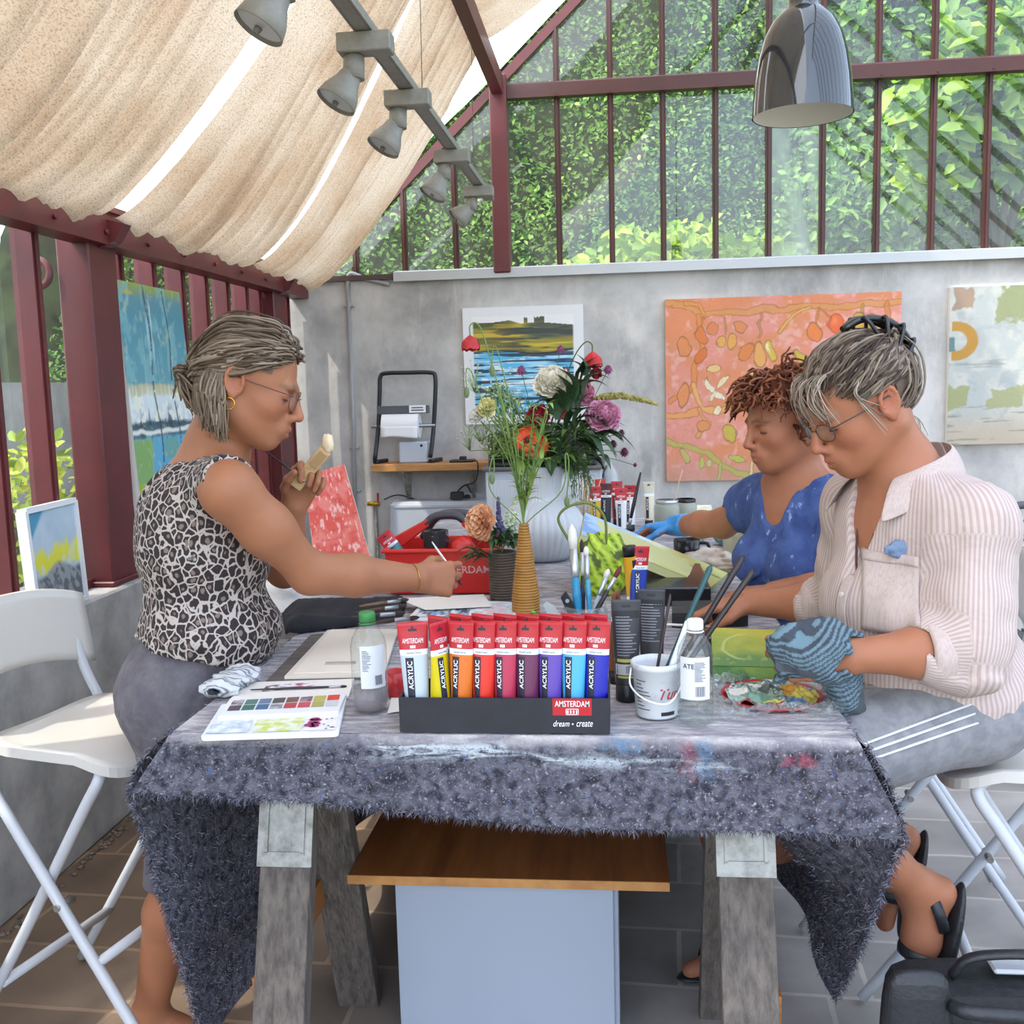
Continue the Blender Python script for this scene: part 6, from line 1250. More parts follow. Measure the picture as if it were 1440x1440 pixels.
def greenfn(U, V):
    n = vnoise(U*4, V*5, 4, 5); c = mixc(C('7c9440'), C('b3ad3c'), sstep(.2, .9, V*.8+U*.3+(n-.5)*.6)); c = mixc(c, C('4f7a44'), sstep(.45, .1, V+(n-.5)*.5)*.8)
    r = np.hypot((U-.45)/.35, (V-.5)/.4); c = mixc(c, C('b7c07a'), sstep(.1, .02, np.abs(r-.85-.2*(n-.5)))*sstep(.55, .3, U)*.7); c = mixc(c, C('9aa860'), sstep(.6, .75, vnoise(U*14, V*12, 8))*.5); return c
g = quad([(1002, 937), (1106, 939), (1109, 887), (1000, 883)], TT+.034)
painting('green_canvas', 'small green and yellow canvas lying on the black board before the striped-shirt woman', g[0], g[1], g[2], g[3], greenfn, 110, 80, .028, 0, None, mat('canvas_green_edge', '4f7c45', .7, noise=(20, '8a9a3c', .4, .7)))
def landscape(U, V):
    n = vnoise(U*9, V*4, 5, 4); c = mixc(C('7fa0cf'), C('a5c0dc'), sstep(.3, .6, n)); c = mixc(c, C('dfe6ea'), sstep(.5, .65, vnoise(U*7, V*3, 9))*sstep(.12, .25, U)*sstep(.6, .45, U)); c = mixc(c, C('d8d9c0'), sstep(.36, .5, U)); c = mixc(c, C('bdb95c'), sstep(.5, .62, U+(n-.5)*.15)*.8)
    c = mixc(c, C('56583c'), sstep(.05, .02, np.abs(V-.66+.1*U))*sstep(.5, .55, U)*.7); return mixc(c, C('dcdca8'), sstep(.66, .8, vnoise(U*30, V*9, 2))*.4)
painting('landscape_canvas', 'tilted landscape canvas with blue sky and yellow-green field lying on the pouch', Py(817, 752, 2.86), Py(1000, 826, 2.86), Py(1024, 806, 3.16), Py(823, 721, 3.12), landscape, 150, 50, .022, 0, None, mat('canvas_pale_green', 'c2c48a', .75))
slab('black_tray', [(900, 852), (1000, 852), (985, 815), (905, 812)], TT, .05, blkc, 'black tray under the tilted landscape canvas', 'tray', bevel=.004)
def olivefn(U, V): return mixc(C('8f8a72'), C('a9a488'), vnoise(U*6, V*6, 3, 5))
ob0, ob1 = Pz(1018, 802, TT), Pz(1078, 806, TT); painting('olive_canvas', 'plain olive-grey canvas leaning beside the woman in the blue dress', ob0, ob1, Py(1076, 738, ob1.y+.08), Py(1016, 742, ob0.y+.08), olivefn, 40, 40, .02)
# ------------------------------------------------ round mixing palette wrapped in film
pc = Pz(1085, 982, TT); pr_ = .088; pal = thing('mixing_palette', 'round red-rimmed palette thick with mixed paint at the near right table corner', 'palette', pc)
MB().lathe([(0, .006), (pr_, .006), (pr_+.004, .01), (pr_+.006, .009), (pr_+.003, .004), (0, .003)], pc, 56).build('plate', mat('plate_red', 'b22a34', .4), pal)
mb = MB(); nr, na = 40, 96
cols = [C(x) for x in ('54666a', '7d9296', 'd9d5cc', '48594c', 'a9b7b4', '6c8f6a', '3f5560', '8a9a90')]
X = []; 
for i in range(nr+1):
    for j in range(na):
        a = 2*PI*j/na; r = pr_*.985*i/nr; X.append((r*math.cos(a), r*math.sin(a)))
X = np.array(X); n1 = vnoise(X[:, 0]*45+9, X[:, 1]*45, 3, 4); n2 = vnoise(X[:, 0]*70, X[:, 1]*30, 8, 4); idx = np.clip(((n1*1.8-.4)*8).astype(int), 0, 7); cc = np.array([cols[k] for k in idx])
def blot(x, y, r, h, s=.35):
    global cc
    d = np.hypot(X[:, 0]-x, X[:, 1]-y)/r+(n2-.5)*1.1; cc = np.where((d < 1)[:, None], C(h), cc)
blot(.045, .02, .025, 'd8a21c'); blot(.062, .0, .024, 'd9c63a'); blot(.04, .034, .02, 'c98a1c'); blot(-.06, .015, .02, 'e0dcd4'); blot(-.03, .05, .016, 'e2ded8'); blot(-.03, -.025, .03, '6f9a86'); blot(-.005, -.055, .014, 'cdd05a'); blot(.045, -.045, .014, '4a8fc0'); blot(.03, -.06, .012, '2f6aa8'); blot(-.07, -.03, .02, '9fc0b4'); blot(.07, -.035, .014, 'b9a42c'); blot(0, .03, .02, '3c4c4e'); blot(-.05, -.055, .014, 'b22a34'); blot(.0, -.075, .018, 'b22a34')
hgt = np.clip(n2-.42, 0, 1)*.03+.0075
mb.add([(pc.x+x, pc.y+y, pc.z+h) for (x, y), h in zip(X, hgt)], [[i*na+j, i*na+(j+1) % na, (i+1)*na+(j+1) % na, (i+1)*na+j] for i in range(nr) for j in range(na)]); mb.c = [tuple(c) for c in cc]
mb.build('paint', mat('wet_paint', 'ffffff', .25, attr='pig', spec=.6), pal, attr=True)
film = glass_mat('cling_film', .10, (30, 30, 30)); mb = MB()
def ff(u, v):
    a = 2*PI*v; r = pr_*1.06+u*(.045+.03*math.sin(a*2+1)+.02*math.sin(a*5)); 
    return (pc.x+.005+r*math.cos(a)*1.1, pc.y+r*math.sin(a), max(TT+.0015, TT+.008+.022*math.sin(u*PI)*(.5+.5*fbm(math.cos(a)*5, math.sin(a)*5, u*3))+.01*fbm(math.cos(a)*12, math.sin(a)*12, u*7)))
mb.grid(ff, 12, 140)
tag(mb.build('cling_film', film, recalc=False), 'crumpled clear film lying around the round red-rimmed palette', 'plastic film')
# ================================================================ FLOWERS
stemg = mat('stem_green', '6f8a45', .6); stemd = mat('stem_dark', '47602f', .6)
def plant(name, label, loc): return thing(name, label, 'flowers', loc)
def stem(t, pts, r=.0022, m=None, name='stem'): MB().tube(bez(pts, 6), r, 7).build(name, m or stemg, t)
leafmid = mat('leaf_mid', '567338', .5); leafdk = mat('leaf_dark', '2f4a2a', .45); leaflt = mat('leaf_light', '7f9a4c', .55)
def leaf(mb, p, d, L_, w, droop=.3, up=(0, 0, 1), k=7):
    p = V3(p); d = V3(d).normalized(); s = d.cross(V3(up)); s = s.normalized() if s.length > .05 else Vector((1, 0, 0)); n = s.cross(d).normalized()
    vs = []
    for i in range(k+1):
        t = i/k; c = p+d*(L_*t)+n*(L_*(.18*math.sin(t*PI)-droop*t*t)); ww = w*.5*math.sin(PI*min(1, t*.93+.07)**.8)*(1 if t < 1 else 0)
        vs += [c-s*ww+n*ww*.35, c, c+s*ww+n*ww*.35]
    mb.add(vs, [[i*3+j, i*3+j+1, i*3+j+4, i*3+j+3] for i in range(k) for j in (0, 1)])
fl_rr = random.Random(12)
def rdir(base, sp):
    return (V3(base)+Vector((fl_rr.gauss(0, sp), fl_rr.gauss(0, sp), fl_rr.gauss(0, sp)))).normalized()
def petalmat(name, a, b): return mat(name, a, .6, noise=(60, b, .4, .65), sss=0)
def peony(t, c, r, m, axis=(0, -.5, .8), n=70, nm='blossom', cup=1.0):
    """many ruffled petals around a centre"""
    c = V3(c); ax = V3(axis).normalized(); e1, e2 = frame(ax); mb = MB()
    for i in range(n):
        f = (i+.5)/n; th = math.acos(1-1.35*f); ph = i*2.39996; d = ax*math.cos(th)+(e1*math.cos(ph)+e2*math.sin(ph))*math.sin(th); L_ = r*(.75+.35*f)*fl_rr.uniform(.85, 1.1); w = r*.42*(0.7+.6*f)
        s = ax.cross(d); s = s.normalized() if s.length > .01 else e1; n_ = d.cross(s)
        vs = []
        for a in range(5):
            tt_ = a/4
            for b_ in range(5):
                q = b_/4*2-1; ww = w*math.sin(PI*(.12+.72*tt_))*q
                p = c+d*(L_*(.15+.85*tt_))+s*ww+n_*(-cup*r*.22*math.sin(tt_*PI)-.18*r*q*q+.05*r*math.sin(q*7+i)*tt_)
                vs.append(p)
        mb.add(vs, [[a*5+b_, a*5+b_+1, (a+1)*5+b_+1, (a+1)*5+b_] for a in range(4) for b_ in range(4)])
    mb.build(nm, m, t, recalc=False)
def poppy(t, c, r, m, down=True, nm='blossom'):
    """cupped four-petal poppy hanging downward or facing the viewer"""
    c = V3(c); ax = Vector((.05, -.1, -1)).normalized() if down else Vector((0, -.8, .4)).normalized(); e1, e2 = frame(ax); mb = MB()
    for k in range(4):
        ph = k*PI/2+.3; 
        def fn(u, v):
            a = ph+(v-.5)*1.9; rr_ = r*(.10+1.02*math.sin(min(1, u*1.7)*PI/2)*(.92 if k % 2 else 1))*(1+.10*u*u); z = r*1.55*u*(1+.06*math.sin(v*16+k))
            return c+(e1*math.cos(a)+e2*math.sin(a))*rr_*(.82 if down else 1.1)+ax*z*(1 if down else .6)
        mb.grid(fn, 8, 12)
    mb.build(nm, m, t, recalc=False); MB().ell(c+ax*r*.5, (r*.22, r*.22, r*.3), 10, 8).build('seed_head', mat('poppy_core', '2a2a22', .6), t)
def bell_spike(t, path, r0, r1, m, nm='flower_spike', n=160, bs=.005):
    P_ = bez(path, 12); mb = MB()
    for i in range(n):
        f = i/n; p = P_[min(len(P_)-1, int(f*(len(P_)-1)))]; q = rdir((0, 0, 0), 1); rr_ = r0+(r1-r0)*f; mb.ell(p+q*rr_, (bs*(1.1-.5*f),)*3, 6, 4)
    mb.build(nm, m, t)
def pompom(t, c, r, m, nm='blossom'):
    mb = MB(); c = V3(c); mb.ell(c, r*.7, 10, 8)
    for i in range(46):
        th = math.acos(1-2*(i+.5)/46); ph = i*2.4; d = Vector((math.sin(th)*math.cos(ph), math.sin(th)*math.sin(ph), math.cos(th))); leaf(mb, c+d*r*.55, d, r*.55, r*.4, .1, k=3)
    mb.build(nm, m, t, recalc=False)
# ---------- big bouquet in the white vase: y about 3.66 at the vase axis
BY = VWH.y; mouth = VWH+Vector((0, 0, .31))
def B(u, v, dy=0): return Py(u, v, BY+dy)
gbq = 'flowers in the white fluted vase'
def inside(): return mouth+Vector((fl_rr.uniform(-.04, .04), fl_rr.uniform(-.03, .03), -.12))
def flower(name, label, cat='flower', group=gbq): return thing(name, label, cat, mouth, group)
def st_to(t, p, bend=(0, 0, 0), r=.0024, m=None):
    a = inside(); stem(t, [a, mouth+(a-mouth)*.2+Vector((0, 0, .02)), (mouth+V3(p))/2+V3(bend), p], r, m)
t = flower('peony', 'large cream white peony at the top of the big bouquet'); p = B(777, 535, -.04); st_to(t, p); peony(t, p, .062, petalmat('petal_cream', 'f0e8d2', 'f7f2e4'), (-.1, -.45, .85), 130)
t = flower('peony', 'pink peony drooping at the right of the big bouquet'); p = B(850, 583, -.06); st_to(t, p, (.03, 0, .05)); peony(t, p, .058, petalmat('petal_pink', 'e3a6bf', 'd98fb0'), (.3, -.6, .5), 110)
t = flower('peony', 'pink peony half hidden behind dark leaves in the bouquet'); p = B(815, 552, .0); st_to(t, p); peony(t, p, .055, petalmat('petal_pink2', 'd98aa5', 'e3a6b8'), (.1, -.4, .8), 80)
t = flower('peony', 'deep crimson peony in the centre of the bouquet'); p = B(756, 584, -.07); st_to(t, p); peony(t, p, .04, petalmat('petal_crimson', 'b01f3c', '8f1730'), (-.1, -.8, .4), 46)
t = flower('peony', 'salmon pink bloom low left of the dark leaves in the bouquet'); p = B(790, 578, -.05); st_to(t, p); peony(t, p, .028, petalmat('petal_salmon', 'd97a7c', 'c86064'), (0, -.8, .4), 30)
t = flower('yellow_rose', 'pale yellow rose at the left of the bouquet'); p = B(683, 572, -.03); st_to(t, p, (-.02, 0, .02)); peony(t, p, .036, petalmat('petal_yellow', 'd9cf84', 'e8e2b4'), (-.3, -.6, .5), 36)
t = flower('white_rose', 'small white rose left of the pale yellow rose'); p = B(668, 584, -.01); st_to(t, p, (-.02, 0, 0)); peony(t, p, .028, petalmat('petal_white', 'dedbd0', 'efece4'), (-.4, -.6, .4), 28)
redpet = petalmat('petal_red', 'c41f22', 'a3161c'); orpet = petalmat('petal_orange', 'df5a1e', 'c8441a')
t = flower('poppy', 'red poppy nodding at the upper right of the bouquet'); c_ = B(833, 502, -.05); stem(t, [inside(), mouth+Vector((0, 0, .0)), B(786, 560, -.05), B(806, 505, -.05), B(822, 482, -.05), B(832, 484, -.05), c_+Vector((0, 0, .012))], .0022, stemd); poppy(t, c_+Vector((0, 0, .018)), .033, redpet); peony(t, c_+Vector((.012, 0, -.055)), .02, petalmat('petal_red2', 'a32630', '8a1c2a'), (.2, -.8, -.3), 16, 'second_bloom')
for k, (u, v, l) in enumerate(((741, 618, 'upper orange poppy in the middle of the bouquet'), (752, 628, 'lower orange poppy in the middle of the bouquet'))):
    t = flower('poppy', l); p = B(u, v, -.17); st_to(t, p); poppy(t, p+Vector((0, .02, -.01)), .034, orpet, False)
purp = petalmat('petal_mauve', '9a4f7c', '7d3a62'); plum = petalmat('petal_plum', '6d2440', '521a30')
for k, (u, v, m_, l) in enumerate(((733, 521, purp, 'mauve scabious left of the cream peony'), (788, 491, purp, 'mauve scabious high above the cream peony'), (797, 520, purp, 'mauve scabious just right of the cream peony'), (855, 520, purp, 'mauve scabious right of the red nodding poppy'), (862, 625, plum, 'plum scabious at the far right under the pink peony'), (874, 609, plum, 'small plum scabious at the rightmost upper side'), (878, 636, plum, 'plum scabious lowest at the right'), (808, 532, plum, 'tiny dark scabious bud right of the cream peony'), (893, 654, plum, 'dark bud on a thin stem farthest right of the bouquet'))):
    t = flower('scabious', l); p = B(u, v, .03*math.sin(k)); st_to(t, p, (.04 if u > 840 else 0, 0, .03), .0012, stemd); pompom(t, p, (.018, .014, .012, .017, .016, .013, .017, .008, .008)[k], m_)
t = flower('foxtail_lily', 'long curved greenish spike pointing right out of the bouquet'); P0 = [B(830, 590), B(842, 562, -.02), B(868, 556, -.04), B(905, 563, -.06), B(926, 569, -.07)]; stem(t, [inside(), mouth, P0[0]]); bell_spike(t, P0[1:], .013, .003, mat('spike_olive', '8a8446', .7, noise=(60, 'a89f5c', .4, .6)), n=420, bs=.0052)
# foliage of the bouquet: dark peony leaves, fine green sprays
t = flower('peony_foliage', 'dark green pointed leaves at the right of the bouquet', 'leaves'); mb = MB()
for (u, v, du, dv, L_) in ((800, 560, -.3, 1, .14), (815, 555, .5, 1, .15), (800, 600, .8, .2, .16), (825, 600, 1, .1, .15), (830, 620, 1, -.1, .17), (810, 610, .9, -.4, .15), (835, 590, 1, .3, .12), (790, 610, -.3, -.5, .13), (780, 590, .2, .8, .13), (822, 545, .9, .6, .12), (805, 630, .9, -.25, .16), (795, 575, -.6, .6, .12), (830, 640, .8, -.3, .12), (812, 575, .3, 1, .12), (790, 640, .5, -.5, .12), (770, 625, -.3, .3, .12), (840, 610, .9, 0, .11), (775, 640, .1, -.6, .1), (818, 530, .1, 1, .08)):
    for j in range(3): leaf(mb, B(u+fl_rr.uniform(-8, 8), v+fl_rr.uniform(-8, 8), -.05+fl_rr.uniform(-.06, .05)), rdir((du, -.25, dv), .25), L_*fl_rr.uniform(.6, .95), .040, .25)
mb.build('leaves', leafdk, t, recalc=False)
for k in range(5): st_to(t, B(790+k*9, 600-k*6, -.02), r=.003, m=stemd)
t = flower('green_spray', 'feathery light green sprays filling the left and middle of the bouquet', 'leaves'); mb = MB(); s_ = MB()
for i in range(80):
    u = fl_rr.uniform(672, 770); v = fl_rr.uniform(560, 650)-(u-672)*.1; a = B(fl_rr.uniform(735, 775), 650, 0); b_ = B(u, v, fl_rr.uniform(-.1, .06)); pts = bez([a, (a+b_)/2+Vector((0, 0, .01)), b_], 6); s_.tube(pts, .0012, 5)
    for q in range(9): leaf(mb, pts[4+q % 8], rdir(b_-a, .5), fl_rr.uniform(.018, .04), .007, .2, k=4)
mb.build('leaves', leaflt, t, recalc=False); s_.build('stems', stemg, t)
t = flower('filler_foliage', 'dense mid green leaves around the mouth of the white vase', 'leaves'); mb = MB()
for i in range(150): leaf(mb, B(fl_rr.uniform(725, 835), fl_rr.uniform(598, 652), fl_rr.uniform(-.12, .06)), rdir(((fl_rr.random()-.5)*1.6, -.4, .3), .4), fl_rr.uniform(.045, .08), .026, .4)
mb.build('leaves', leafmid, t, recalc=False)
t = flower('trailing_sprig', 'trailing green sprigs hanging right of the vase neck', 'leaves'); mb = MB(); s_ = MB()
for i in range(26):
    a = mouth+Vector((.05, -.03, .0)); b_ = B(fl_rr.uniform(795, 835), fl_rr.uniform(640, 705), fl_rr.uniform(-.08, .03)); pts = bez([a, (a+b_)/2+Vector((.03, 0, .05)), b_], 6); s_.tube(pts, .001, 5)
    for q in range(10): leaf(mb, pts[3+q], rdir(b_-a, .6), fl_rr.uniform(.015, .032), .006, .3, k=3)
mb.build('leaves', leafmid, t, recalc=False); s_.build('stems', stemd, t)
t = flower('cow_parsley', 'fine white flowering umbels at the left of the bouquet', 'flower'); mb = MB(); s_ = MB()
for (u, v, n_, sp) in ((662, 530, 26, 14), (700, 545, 40, 18), (672, 603, 34, 16), (655, 612, 24, 12), (690, 620, 30, 14), (720, 560, 26, 12)):
    hub = B(u+6, v+22, 0); s_.tube(bez([inside(), mouth, (mouth+hub)/2+Vector((-.02, 0, .03)), hub], 6), .0014, 5)
    for i in range(n_): e = B(u+fl_rr.gauss(0, sp*.6), v+fl_rr.gauss(0, sp*.6), fl_rr.uniform(-.04, .04)); s_.tube([hub, e], .0006, 4); mb.ell(e, (.0035, .0035, .0028), 6, 4)
mb.build('umbels', mat('umbel_white', 'b9bfa0', .7), t); s_.build('stems', stemg, t)
t = flower('bupleurum', 'grey-green seed heads behind the yellow rose', 'flower'); mb = MB()
for i in range(240): q = rdir((0, 0, 0), 1); mb.ell(B(700, 562, .03)+q*.055*fl_rr.uniform(.7, 1), .0042, 6, 4)
mb.build('seed_heads', mat('seed_green', '6e8a62', .7), t); st_to(t, B(702, 580, .03))
# ---------- thin stems in the amber vase with nodding poppies
AM = VW+Vector((0, 0, .235)); AY = VW.y
ga = 'stems in the amber bottle vase'
def A(u, v, dy=0): return Py(u, v, AY+dy)
t = thing('poppy', 'red poppy nodding at the far upper left on a hooked stem', 'flower', AM, ga); c_ = A(661, 478); stem(t, [AM-Vector((0, 0, .1)), AM, A(722, 640), A(705, 560), A(688, 500), A(678, 466), A(669, 454), A(661, 458), A(661, 471)], .0017); poppy(t, c_+Vector((0, 0, .012)), .024, petalmat('petal_red3', 'b8252c', '9a1a24'))
for k, (pts, l) in enumerate((([(728, 650), (716, 560), (704, 510), (698, 489), (693, 490), (692, 515)], 'poppy bud hooked on a tall stem in front of the striped picture'), ([(720, 660), (690, 600), (668, 535), (659, 518), (655, 525), (656, 545)], 'poppy bud hanging at the far left edge of the flowers'))):
    t = thing('poppy_bud', l, 'flower', AM, ga); stem(t, [AM-Vector((0, 0, .1)), AM]+[A(u, v) for u, v in pts], .0014); e = A(*pts[-1]); MB().ell(e-Vector((0, 0, .012)), (.007, .007, .015), 12, 10).build('bud', mat('bud_green', '6b7a52', .7), t)
for k, (pts, l) in enumerate((([(690, 690), (693, 640), (695, 660), (692, 668)], 'green poppy bud drooping left above the red caddy'), ([(790, 690), (795, 640), (800, 650), (797, 700)], 'pale bent stem hanging in front of the white vase'))):
    t = thing('poppy_bud', l, 'flower', AM, ga); stem(t, [AM-Vector((0, 0, .1)), AM]+[A(u, v, -.02) for u, v in pts], .0016); MB().ell(A(*pts[-1], -.02)-Vector((0, 0, .01)), (.007, .007, .014), 12, 10).build('bud', mat('bud_green'), t)
t = thing('leafy_stems', 'leafy light green stems rising from the amber vase', 'flower', AM, ga); mb = MB(); s_ = MB()
for i in range(17):
    u = fl_rr.uniform(690, 780); v = fl_rr.uniform(560, 690); a = AM-Vector((fl_rr.uniform(-.006, .006), fl_rr.uniform(-.006, .006), .08)); b_ = A(u, v, fl_rr.uniform(-.06, .06)); pts = bez([a, AM+Vector((0, 0, .02)), (AM+b_)/2+Vector((0, 0, .03)), b_], 7); s_.tube(pts, .0017, 6)
    for q in range(9, len(pts)): 
        if fl_rr.random() < .45: leaf(mb, pts[q], rdir((b_-AM).normalized()+Vector((fl_rr.choice((-.7, .7)), -.2, -.1)), .3), fl_rr.uniform(.03, .055), .013, .3, k=4)
mb.build('leaves', mat('leaf_yellowgreen', '87a04e', .55), t, recalc=False); s_.build('stems', stemg, t)
# ---------- dark vase: peach peony, lavender spike, small leaves
DM = VD+Vector((0, 0, .14)); DY = VD.y; gd = 'flowers in the short dark vase'
def Dp(u, v, dy=0): return Py(u, v, DY+dy)
t = thing('peony', 'peach peony seen from the side above the dark vase', 'flower', DM, gd); c_ = Dp(665, 735, -.05); stem(t, [DM-Vector((0, 0, .1)), DM, Dp(688, 765, -.04), c_+Vector((.02, 0, 0))], .0024, stemd); peony(t, c_+Vector((.018, 0, 0)), .05, petalmat('petal_peach', 'e8ab7e', 'f0c29c'), (-1, -.45, .15), 90, cup=.8)
t = thing('lavender_spike', 'upright blue-violet flower spike in the dark vase', 'flower', DM, gd); stem(t, [DM-Vector((0, 0, .1)), DM, Dp(703, 735)], .002, stemd); bell_spike(t, [Dp(704, 748), Dp(702, 730), Dp(700, 698)], .011, .002, mat('petal_lavender', '4a4670', .7, noise=(80, '665f8c', .4, .6)), n=150, bs=.0048)
t = thing('white_filler', 'small white-green flowers at the right of the dark vase', 'flower', DM, gd); mb = MB()
for i in range(70): mb.ell(Dp(720+fl_rr.gauss(0, 6), 735+fl_rr.gauss(0, 9), .02+fl_rr.uniform(-.02, .02)), .0045, 6, 4)
mb.build('blossoms', mat('filler_white', 'c2cfae', .7), t); stem(t, [DM-Vector((0, 0, .1)), DM, Dp(720, 745, .02)], .0015)
t = thing('vase_foliage', 'dark leaves spilling over the rim of the dark vase', 'leaves', DM, gd); mb = MB()
for i in range(60): leaf(mb, Dp(fl_rr.uniform(690, 728), fl_rr.uniform(755, 772), fl_rr.uniform(-.03, .03)), rdir(((fl_rr.random()-.5)*1.5, -.4, .5), .4), fl_rr.uniform(.035, .065), .013, .35)
for i in range(12): leaf(mb, Dp(fl_rr.uniform(670, 695), fl_rr.uniform(775, 790), -.05), rdir((-.9, -.4, .05), .35), fl_rr.uniform(.05, .075), .016, .3)
mb.build('leaves', mat('leaf_vase', '3f5a34', .5), t, recalc=False)
# ================================================================ PEOPLE
def nv(x): x = np.array(x, float); return x/np.linalg.norm(x)
def A3(p): return np.array(p[:], float)
skin_m = mat('skin', 'c4906f', .5, attr='pig', sss=.12, bump=(260, .06), spec=.35)
def sines(P, freq, seed, n=6, st=(1, 1, 1)):
    rg = np.random.default_rng(seed); out = 0
    for i in range(n):
        k = rg.normal(size=3)*freq*np.array(st); out = out+np.sin(P@k+rg.uniform(0, 6.28)+1.2*np.sin(P@(rg.normal(size=3)*freq*.5)))
    return out/n
class Head:
    def __init__(h, O, f, pitch, roll=0, s=1.04):
        f = nv((f[0], f[1], 0)); l = np.array((-f[1], f[0], 0)); z = np.array((0, 0, 1.0)); p = math.radians(pitch); r = math.radians(roll)
        fx = f*math.cos(p)-z*math.sin(p); uz = f*math.sin(p)+z*math.cos(p); ly = l*math.cos(r)+uz*math.sin(r); uz = np.cross(fx, ly)
        h.R = np.stack([fx, ly, uz], 1); h.O = A3(O); h.s = s
    def w(h, p): return h.O+h.s*(h.R@np.array(p, float))
    def loc(h, P): return (P-h.O)@h.R/h.s
    def add(h, S_, neck, full=1.0):
        s = h.s; W_ = h.w
        def E(c, r, k=.02, op='u', rot=None): S_.ell(W_(c), np.array(r)*s, h.R if rot is None else h.R@rot, k, op)
        def Cn(a, b_, r1, r2, k=.02, op='u'): S_.cone(W_(a), W_(b_), r1*s, r2*s, k, op)
        E((-.012, 0, .03), (.096, .076, .088)); E((.03, 0, -.03), (.060, .060*full, .078), .03)
        for q in (-1, 1):
            Cn((-.02, q*.052, -.05), (.05, q*.020, -.092), .021*full, .019, .03); E((.05, q*.040, -.028), (.026, .022, .022), .02)
            Cn((.079, q*.033, .013), (.085, q*.010, .012), .011, .010, .015)
        Cn((-.012, 0, -.085), (.06, 0, -.098), .025*full, .017, .025)
        E((.069, 0, -.096), (.018, .020, .017), .02)
        for q in (-1, 1): E((.091, q*.033, -.003), (.016, .019, .0125), .012, 's')
        Cn((.087, 0, .008), (.109, 0, -.034), .0085, .0105, .012); E((.112, 0, -.037), (.009, .0105, .0085), .006)
        for q in (-1, 1): E((.099, q*.0115, -.042), (.010, .0075, .0075), .006); E((.104, q*.006, -.0495), (.005, .0035, .0035), .003, 's')
        E((.082, 0, -.068), (.019, .026, .02), .02)
        for q in (-1, 1): Cn((.085, q*.020, -.0695), (.099, 0, -.0655), .0045, .0058, .006); Cn((.083, q*.018, -.0745), (.096, 0, -.0775), .0045, .0066, .006)
        for q in (-1, 1): Cn((.088, q*.019, -.0718), (.1035, 0, -.0712), .0016, .0018, .003, 's')
        for q in (-1, 1):                       # closed, downcast lids
            E((.0715, q*.033, -.003), (.0135, .0155, .0125), .004)
        a = math.radians(-10); rt = np.array(((math.cos(a), 0, math.sin(a)), (0, 1, 0), (-math.sin(a), 0, math.cos(a))))
        for q in (-1, 1): E((-.014, q*.077, -.006), (.0195, .008, .0285), .007, 'u', rt); E((-.010, q*.0845, .0), (.0115, .0075, .0195), .003, 's', rt); S_.chain([W_((-.014+.0165*math.cos(a2)-.004*math.sin(a2), q*(.0825-.002*math.cos(a2)), -.003+.0265*math.sin(a2))) for a2 in np.linspace(-.1, 4.3, 10)], [.0036*s]*10, .003); E((-.006, q*.0835, -.012), (.005, .006, .007), .003, 's'); E((-.012, q*.079, -.031), (.008, .006, .009), .005)
        S_.cone(W_((-.028, 0, -.055)), neck, .051*s*full, .056*s, .03)
    def tint(h, V, base, lips, brow):
        L_ = h.loc(V); c = np.tile(np.array(S(base)), (len(V), 1)); rg = sines(V, 60, 3)[:, None]; c = c*(1+.05*rg)
        def m(ctr, r): return np.exp(-(((L_-np.array(ctr))/np.array(r))**2).sum(1))[:, None]
        lip = np.clip(m((.095, 0, -.0655), (.014, .016, .005))+m((.093, 0, -.0775), (.014, .015, .0065)), 0, 1); c = c*(1-lip*.75)+np.array(S(lips))*lip*.75
        red = np.array(S('b0634e'))
        for ctr, r, k in (((.112, 0, -.04), (.016, .02, .015), .45), ((.06, .045, -.03), (.03, .03, .025), .3), ((.06, -.045, -.03), (.03, .03, .025), .3), ((-.012, .08, -.0), (.025, .012, .035), .45), ((-.012, -.08, 0), (.025, .012, .035), .45)): w_ = m(ctr, r)*k; c = c*(1-w_)+red*w_
        for q in (-1, 1):
            t = np.clip((L_[:, 1]*q-.014)/.032, 0, 1); zc = .019+.004*np.sin(t*PI)-.004*t; d = np.hypot((L_[:, 2]-zc)/.0042, np.clip(np.abs(L_[:, 1]*q-.030)-.017, 0, 1)/.004); w_ = (np.exp(-d**2)*(L_[:, 0] > .05))[:, None]*.7; c = c*(1-w_)+np.array(S(brow))*w_
        return c
    def lashes(h, parent, col='3a2a24'):
        for q in (-1, 1):
            pts = [h.w((.0715+.0137*math.cos(a)*.97, q*(.033+.0148*math.sin(a)), -.009-.0015*math.cos(a))) for a in np.linspace(-1.1, 1.15, 9)]
            MB().tube(pts, [.0006]+[.0013]*7+[.0006], 6).build('eyelash', mat('lash_'+col, col, .7), parent)
    def glasses(h, parent, col, w=.025, ht=.019, fullrim=True):
        g = mat('glasses_'+col, col, .3, spec=.6); mb = MB(); n = 26
        for q in (-1, 1):
            def rp(a): return h.w((.1005-.010*abs(math.sin(a*.5+q)) *0-.006*(abs(.033+w*math.cos(a)-.01)/.05)**1.5*1.6, q*(.034+w*math.cos(a)*(1 if True else 1)), -.008+ht*np.sign(math.sin(a))*abs(math.sin(a))**.8))
            ring = [rp(a) for a in np.linspace(0, 2*PI, n, endpoint=False)]
            mb.tube(ring, .0012, 6, closed=True)
            mb.tube([h.w((.095, q*.060, .002)), h.w((.088, q*.070, .003)), h.w((.03, q*.0795, .004)), h.w((-.018, q*.0805, .006)), h.w((-.034, q*.078, -.012))], .0015, 6)
        mb.tube([h.w((.1005, .0095, -.004)), h.w((.105, 0, -.001)), h.w((.1005, -.0095, -.004))], .0014, 6); mb.build('glasses', g, parent)
        lb_ = MB()
